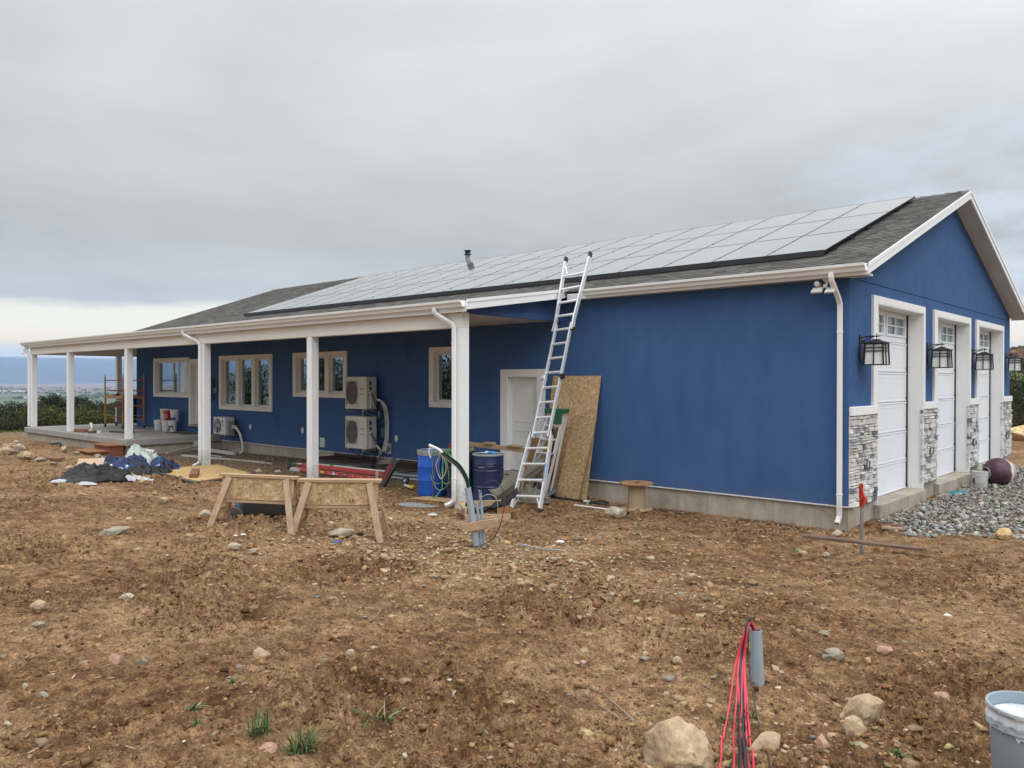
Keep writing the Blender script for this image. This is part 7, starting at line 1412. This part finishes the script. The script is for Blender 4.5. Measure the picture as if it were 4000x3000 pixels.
cloth(505, 1872, 150, .30, .07, 307, WF, 'white_cloth', 'white cloth strip along the front of the heap', sc=.08, edge=.9, amp=1.1); cloth(240, 1882, 60, .16, .06, 308, WF, 'white_cloth', 'white rag at the far left of the heap', sc=.10, edge=1.1); cloth(328, 1890, 60, .14, .06, 309, WF, 'white_cloth', 'white rag under the plywood pieces', sc=.10, edge=1.1);
cloth(395, 1790, 30, .1, .05, 311, WF, 'white_cloth', 'small white scrap behind the heap', sc=.1)
def board(px, py, d_, ang, w, l, m, lab, tilt=.35, th=.018):
    x, y, z = at(px, d_, py); Rm = Matrix.Rotation(YAW + ang, 3, 'Z') @ Matrix.Rotation(tilt, 3, 'X'); mb = MB().box((-l / 2, -w / 2, 0), (l / 2, w / 2, th)); mb.v = [tuple(Vector((x, y, z)) + Rm @ Vector(v)) for v in mb.v]; single('plywood_piece', mb, m, lab, 'plywood', (x, y, z), 'plywood pieces on the heap', bev=.003)
PLY = mat('fresh_plywood', (.44, .30, .20), .7, vs=3, amt=.5, col2=(.50, .36, .25), scale=(1, 6, 1))
board(348, 1828, 16.3, .25, .55, .50, PLY, 'square pinkish plywood piece on the left of the heap', .75); board(362, 1866, 16.1, .55, .12, .35, PLY, 'narrow plywood strip in front of the square piece', .3)
# ------------------------------------------------------------------ wooden steps at the slab
sx, sy = at(350, 26.0); t = thing('wooden_steps', 'two reddish wooden box steps against the porch slab', 'steps', (-20.9, -3.5, -.35))
part('lower_step', MB().box((-21.65, -3.95, -.42), (-20.45, -3.45, -.19)), REDW, t, bev=.006); part('upper_step', MB().box((-21.55, -3.449, -.42), (-20.40, -3.03, -.03)), REDW, t, bev=.006)
TR = wood('step_tread', (.24, .10, .045), (.38, .19, .095), 0); part('tread', MB().box((-21.72, -4.0, -.189), (-20.40, -3.451, -.15)), TR, t, bev=.004); part('tread', MB().box((-21.60, -3.50, -.029), (-20.35, -3.025, .01)), TR, t, bev=.004)
single('red_plank', MB().box((-19.4, -5.75, gz(-19, -5.7) + .02), (-18.0, -5.55, gz(-19, -5.7) + .06), Matrix.Rotation(R(10), 3, 'Z')), REDW, 'red-brown plank on the dirt left of the heap', 'plank', (-18.7, -5.6, gz(-19, -5.7)), bev=.004)
# ------------------------------------------------------------------ scaffold, grill and tools on the slab
ORS = mat('orange_scaffold', (.62, .24, .035), .45, vs=9, amt=.7, col2=(.50, .17, .03), dirt=.15)
def scaffold():
    x0, x1, y0, y1, z0 = -27.6, -25.9, -.90, -.14, .155; t = thing('scaffold', 'orange rolling scaffold parked on the porch slab', 'scaffold', ((x0 + x1) / 2, (y0 + y1) / 2, z0))
    H = 1.95
    for x in (x0, x1):
        for y in (y0, y1):
            part('post', MB().tube([(x, y, z0 + .14), (x, y, z0 + H)], .024, 10), ORS, t, smooth=True); part('post_tip', MB().tube([(x, y, z0 + H), (x, y, z0 + H + .10)], [.018, .012], 8), GALV, t)
            w = part('caster', MB().lathe([(.0, -.02), (.06, -.022), (.065, 0), (.06, .022), (0, .02)], (x, y, z0 + .066), 20, Matrix.Rotation(R(90), 3, 'X'), cap=False), BLACKP, t, smooth=True); spart('fork', MB().box((x - .02, y - .04, z0 + .06), (x + .02, y - .028, z0 + .14)).box((x - .02, y + .028, z0 + .06), (x + .02, y + .04, z0 + .14)).box((x - .02, y - .04, z0 + .13), (x + .02, y + .04, z0 + .145)), GALV, w, t)
            d_ = 1 if x == x0 else -1; part('platform_bracket', MB().tube([(x, y, z0 + .78), (x + d_ * .10, y, z0 + .98), (x + d_ * .10, y, z0 + 1.08), (x + d_ * .03, y, z0 + 1.16)], .016, 8), ORS, t, smooth='all')
        for z in (.35, .85, 1.4, 1.8): part('end_rung', MB().tube([(x, y0, z0 + z), (x, y1, z0 + z)], .017, 8), ORS, t)
    for y in (y0, y1):
        for z in (.45, .80, 1.40, 1.80): part('side_rail', MB().tube([(x0, y, z0 + z), (x1, y, z0 + z)], .014, 8), mat('rusty_orange', (.33, .10, .03), .6), t)
        part('platform_side', MB().box((x0, y - .02, z0 + 1.12), (x1, y + .02, z0 + 1.22)), ORS, t, bev=.004)
    part('platform', MB().box((x0 + .02, y0 + .021, z0 + 1.19), (x1 - .02, y1 - .021, z0 + 1.215)), PLYB, t)
scaffold()
single('cordless_drill', MB().box((-27.25, -.7, 1.375), (-26.95, -.62, 1.42)).box((-27.1, -.69, 1.42), (-27.02, -.63, 1.47)).tube([(-27.0, -.66, 1.44), (-26.9, -.66, 1.44)], .015, 8), BLACKP, 'small black tool resting on the scaffold platform', 'drill', (-27.1, -.66, 1.375), bev=.008)
gx, gy, z0 = -27.95, .05, .155; t = thing('gas_grill', 'black gas grill behind the scaffold on the porch', 'grill', (gx, gy, z0))
part('cabinet', MB().box((gx - .32, gy - .28, z0 + .10), (gx + .42, gy + .25, z0 + .72)), BLACKM, t, bev=.01); part('firebox', MB().box((gx - .36, gy - .32, z0 + .72), (gx + .46, gy + .28, z0 + .90)), BLACKM, t, bev=.02)
part('side_shelf', MB().box((gx - .78, gy - .28, z0 + .80), (gx - .362, gy + .2, z0 + .85)), BLACKP, t, bev=.008); part('side_shelf', MB().box((gx + .462, gy - .28, z0 + .80), (gx + .85, gy + .2, z0 + .85)), BLACKP, t, bev=.008)
part('hood', MB().prism([(gx - .36, gy - .32, z0 + .901), (gx - .36, gy - .26, z0 + 1.12), (gx - .36, gy - .05, z0 + 1.24), (gx - .36, gy + .2, z0 + 1.2), (gx - .36, gy + .28, z0 + .901)], (.82, 0, 0)), BLACKM, t, bev=.015); part('hood_handle', MB().tube([(gx - .25, gy - .36, z0 + 1.0), (gx + .35, gy - .36, z0 + 1.0)], .014, 8), GALV, t, smooth=True); part('badge', MB().box((gx + .0, gy - .302, z0 + 1.06), (gx + .12, gy - .285, z0 + 1.09)), GALV, t)
for x in (gx - .28, gx + .38):
    part('leg', MB().box((x - .02, gy - .3, z0 + .04), (x + .02, gy - .281, z0 + .72)), VINYL if x < gx else BLACKM, t); part('wheel', MB().lathe([(0, -.03), (.07, -.03), (.075, 0), (.07, .03), (0, .03)], (x, gy - .3, z0 + .075), 20, Matrix.Rotation(R(90), 3, 'X'), cap=False), BLACKP, t, smooth=True)
zt_ = .156
single('timber_block', MB().box((-25.35, -2.72, zt_), (-24.75, -2.50, zt_ + .09), Matrix.Rotation(R(12), 3, 'Z')), REDW, 'brown timber block on the slab between the first posts', 'timber', (-25, -2.6, zt_), bev=.004)
t = thing('elbow_pipe', 'white curved pipe elbow standing on the slab', 'pipe elbow', (-24.6, -2.4, zt_)); part('elbow', MB().tube(bez([(-24.75, -2.45, zt_ + .05), (-24.62, -2.45, zt_ + .06), (-24.55, -2.45, zt_ + .16), (-24.6, -2.45, zt_ + .28), (-24.68, -2.45, zt_ + .30)]), .045, 14), VINYL, t, smooth='all')
t = thing('tape_roll', 'white tape roll on the slab beside the dark tools', 'tape roll', (-24.1, -2.35, zt_)); part('tape', MB().lathe([(.04, 0), (.075, 0), (.075, .09), (.04, .09), (.04, 0)], (-24.05, -2.4, zt_), 24, cap=False), VINYL, t, smooth=True)
single('leather_glove', MB().box((-24.42, -2.62, zt_), (-24.18, -2.42, zt_ + .08), Matrix.Rotation(R(30), 3, 'Z')), mat('brown_leather', (.14, .09, .06), .8), 'brown glove bundle on the slab left of the tape roll', 'glove', (-24.3, -2.5, zt_), bev=.03, seg=4)
t = thing('pipe_wrench', 'dark wrench lying on the slab before the scaffold', 'wrench', (-23.8, -2.1, zt_)); part('handle', MB().bar((-24.1, -2.05, zt_ + .04), (-23.2, -1.75, zt_ + .03), .05, .04), BLACKP, t, bev=.01); part('jaw', MB().box((-23.3, -1.85, zt_), (-23.05, -1.65, zt_ + .08), Matrix.Rotation(R(20), 3, 'Z')), BLACKP, t, bev=.01)
single('paper_plate', MB().lathe([(0, 0), (.16, 0), (.2, .02), (.19, .022), (.15, .006), (0, .006)], (-24.15, -1.05, zt_), 28, cap=False), VINYL, 'white shallow disc on the slab right of the third post', 'plate', (-24.15, -1.05, zt_), smooth=True)
single('lumber_stick', MB().bar((-25.75, -.12, .19), (-24.3, -.30, .185), .05, .035), PINE, 'pine stick lying behind the scaffold wheel', 'stick', (-25, -.2, zt_), bev=.003); single('lumber_stick', MB().bar((-24.55, -.2, zt_), (-24.5, -.18, .45), .035, .02), PINE, 'short upright pine stick beside the buckets', 'stick', (-24.5, -.2, zt_))
single('door_mat', MB().box((-22.6, -.75, zt_), (-21.2, -.2, zt_ + .015), Matrix.Rotation(R(3), 3, 'Z')), mat('dark_mat', (.05, .05, .05), .9, vs=30), 'dark flat mat on the slab in front of the porch door', 'mat', (-21.9, -.5, zt_), bev=.004)
single('blue_scrap', MB().tube(bez([(-24.6, -3.7, gz(-24.6, -3.7) + .06), (-24.1, -3.6, gz(-24.1, -3.6) + .10), (-23.6, -3.75, gz(-23.6, -3.75) + .05)]), .035, 8), mat('dark_blue_rag', (.02, .035, .06), .8), 'dark blue rag lying along the slab foundation', 'rag', (-24.1, -3.7, gz(-24, -3.7)), smooth='all')
# trim of loose wood scraps at the garage corner
for k, (x, y, a, l, w, m_, lb) in enumerate([(.45, .55, 35, .32, .08, REDW, 'red brick-like wood scrap by the garage corner'), (.55, .32, 15, .30, .09, PINE, 'pale wood wedge by the garage corner'), (-2.9, -.35, 5, .6, .07, OLDW, 'dark board scrap behind the cable spool'), (-1.3, -.28, 3, .8, .05, OLDW, 'thin weathered batten along the garage foundation'), (-.75, -.42, -8, .55, .04, OLDW, 'second weathered batten along the garage foundation'), (-2.35, -3.9, 80, .16, .06, OLDW, 'small weathered block in the dirt below the spool')]):
    z = gz(x, y) + .01; single('wood_scrap', MB().box((x - l / 2, y - w / 2, z), (x + l / 2, y + w / 2, z + .035), Matrix.Rotation(R(a), 3, 'Z')), m_, lb, 'wood scrap', (x, y, z), 'wood scraps on the dirt', bev=.004)
for o in bpy.data.objects:
    if '_base' in o: del o['_base']
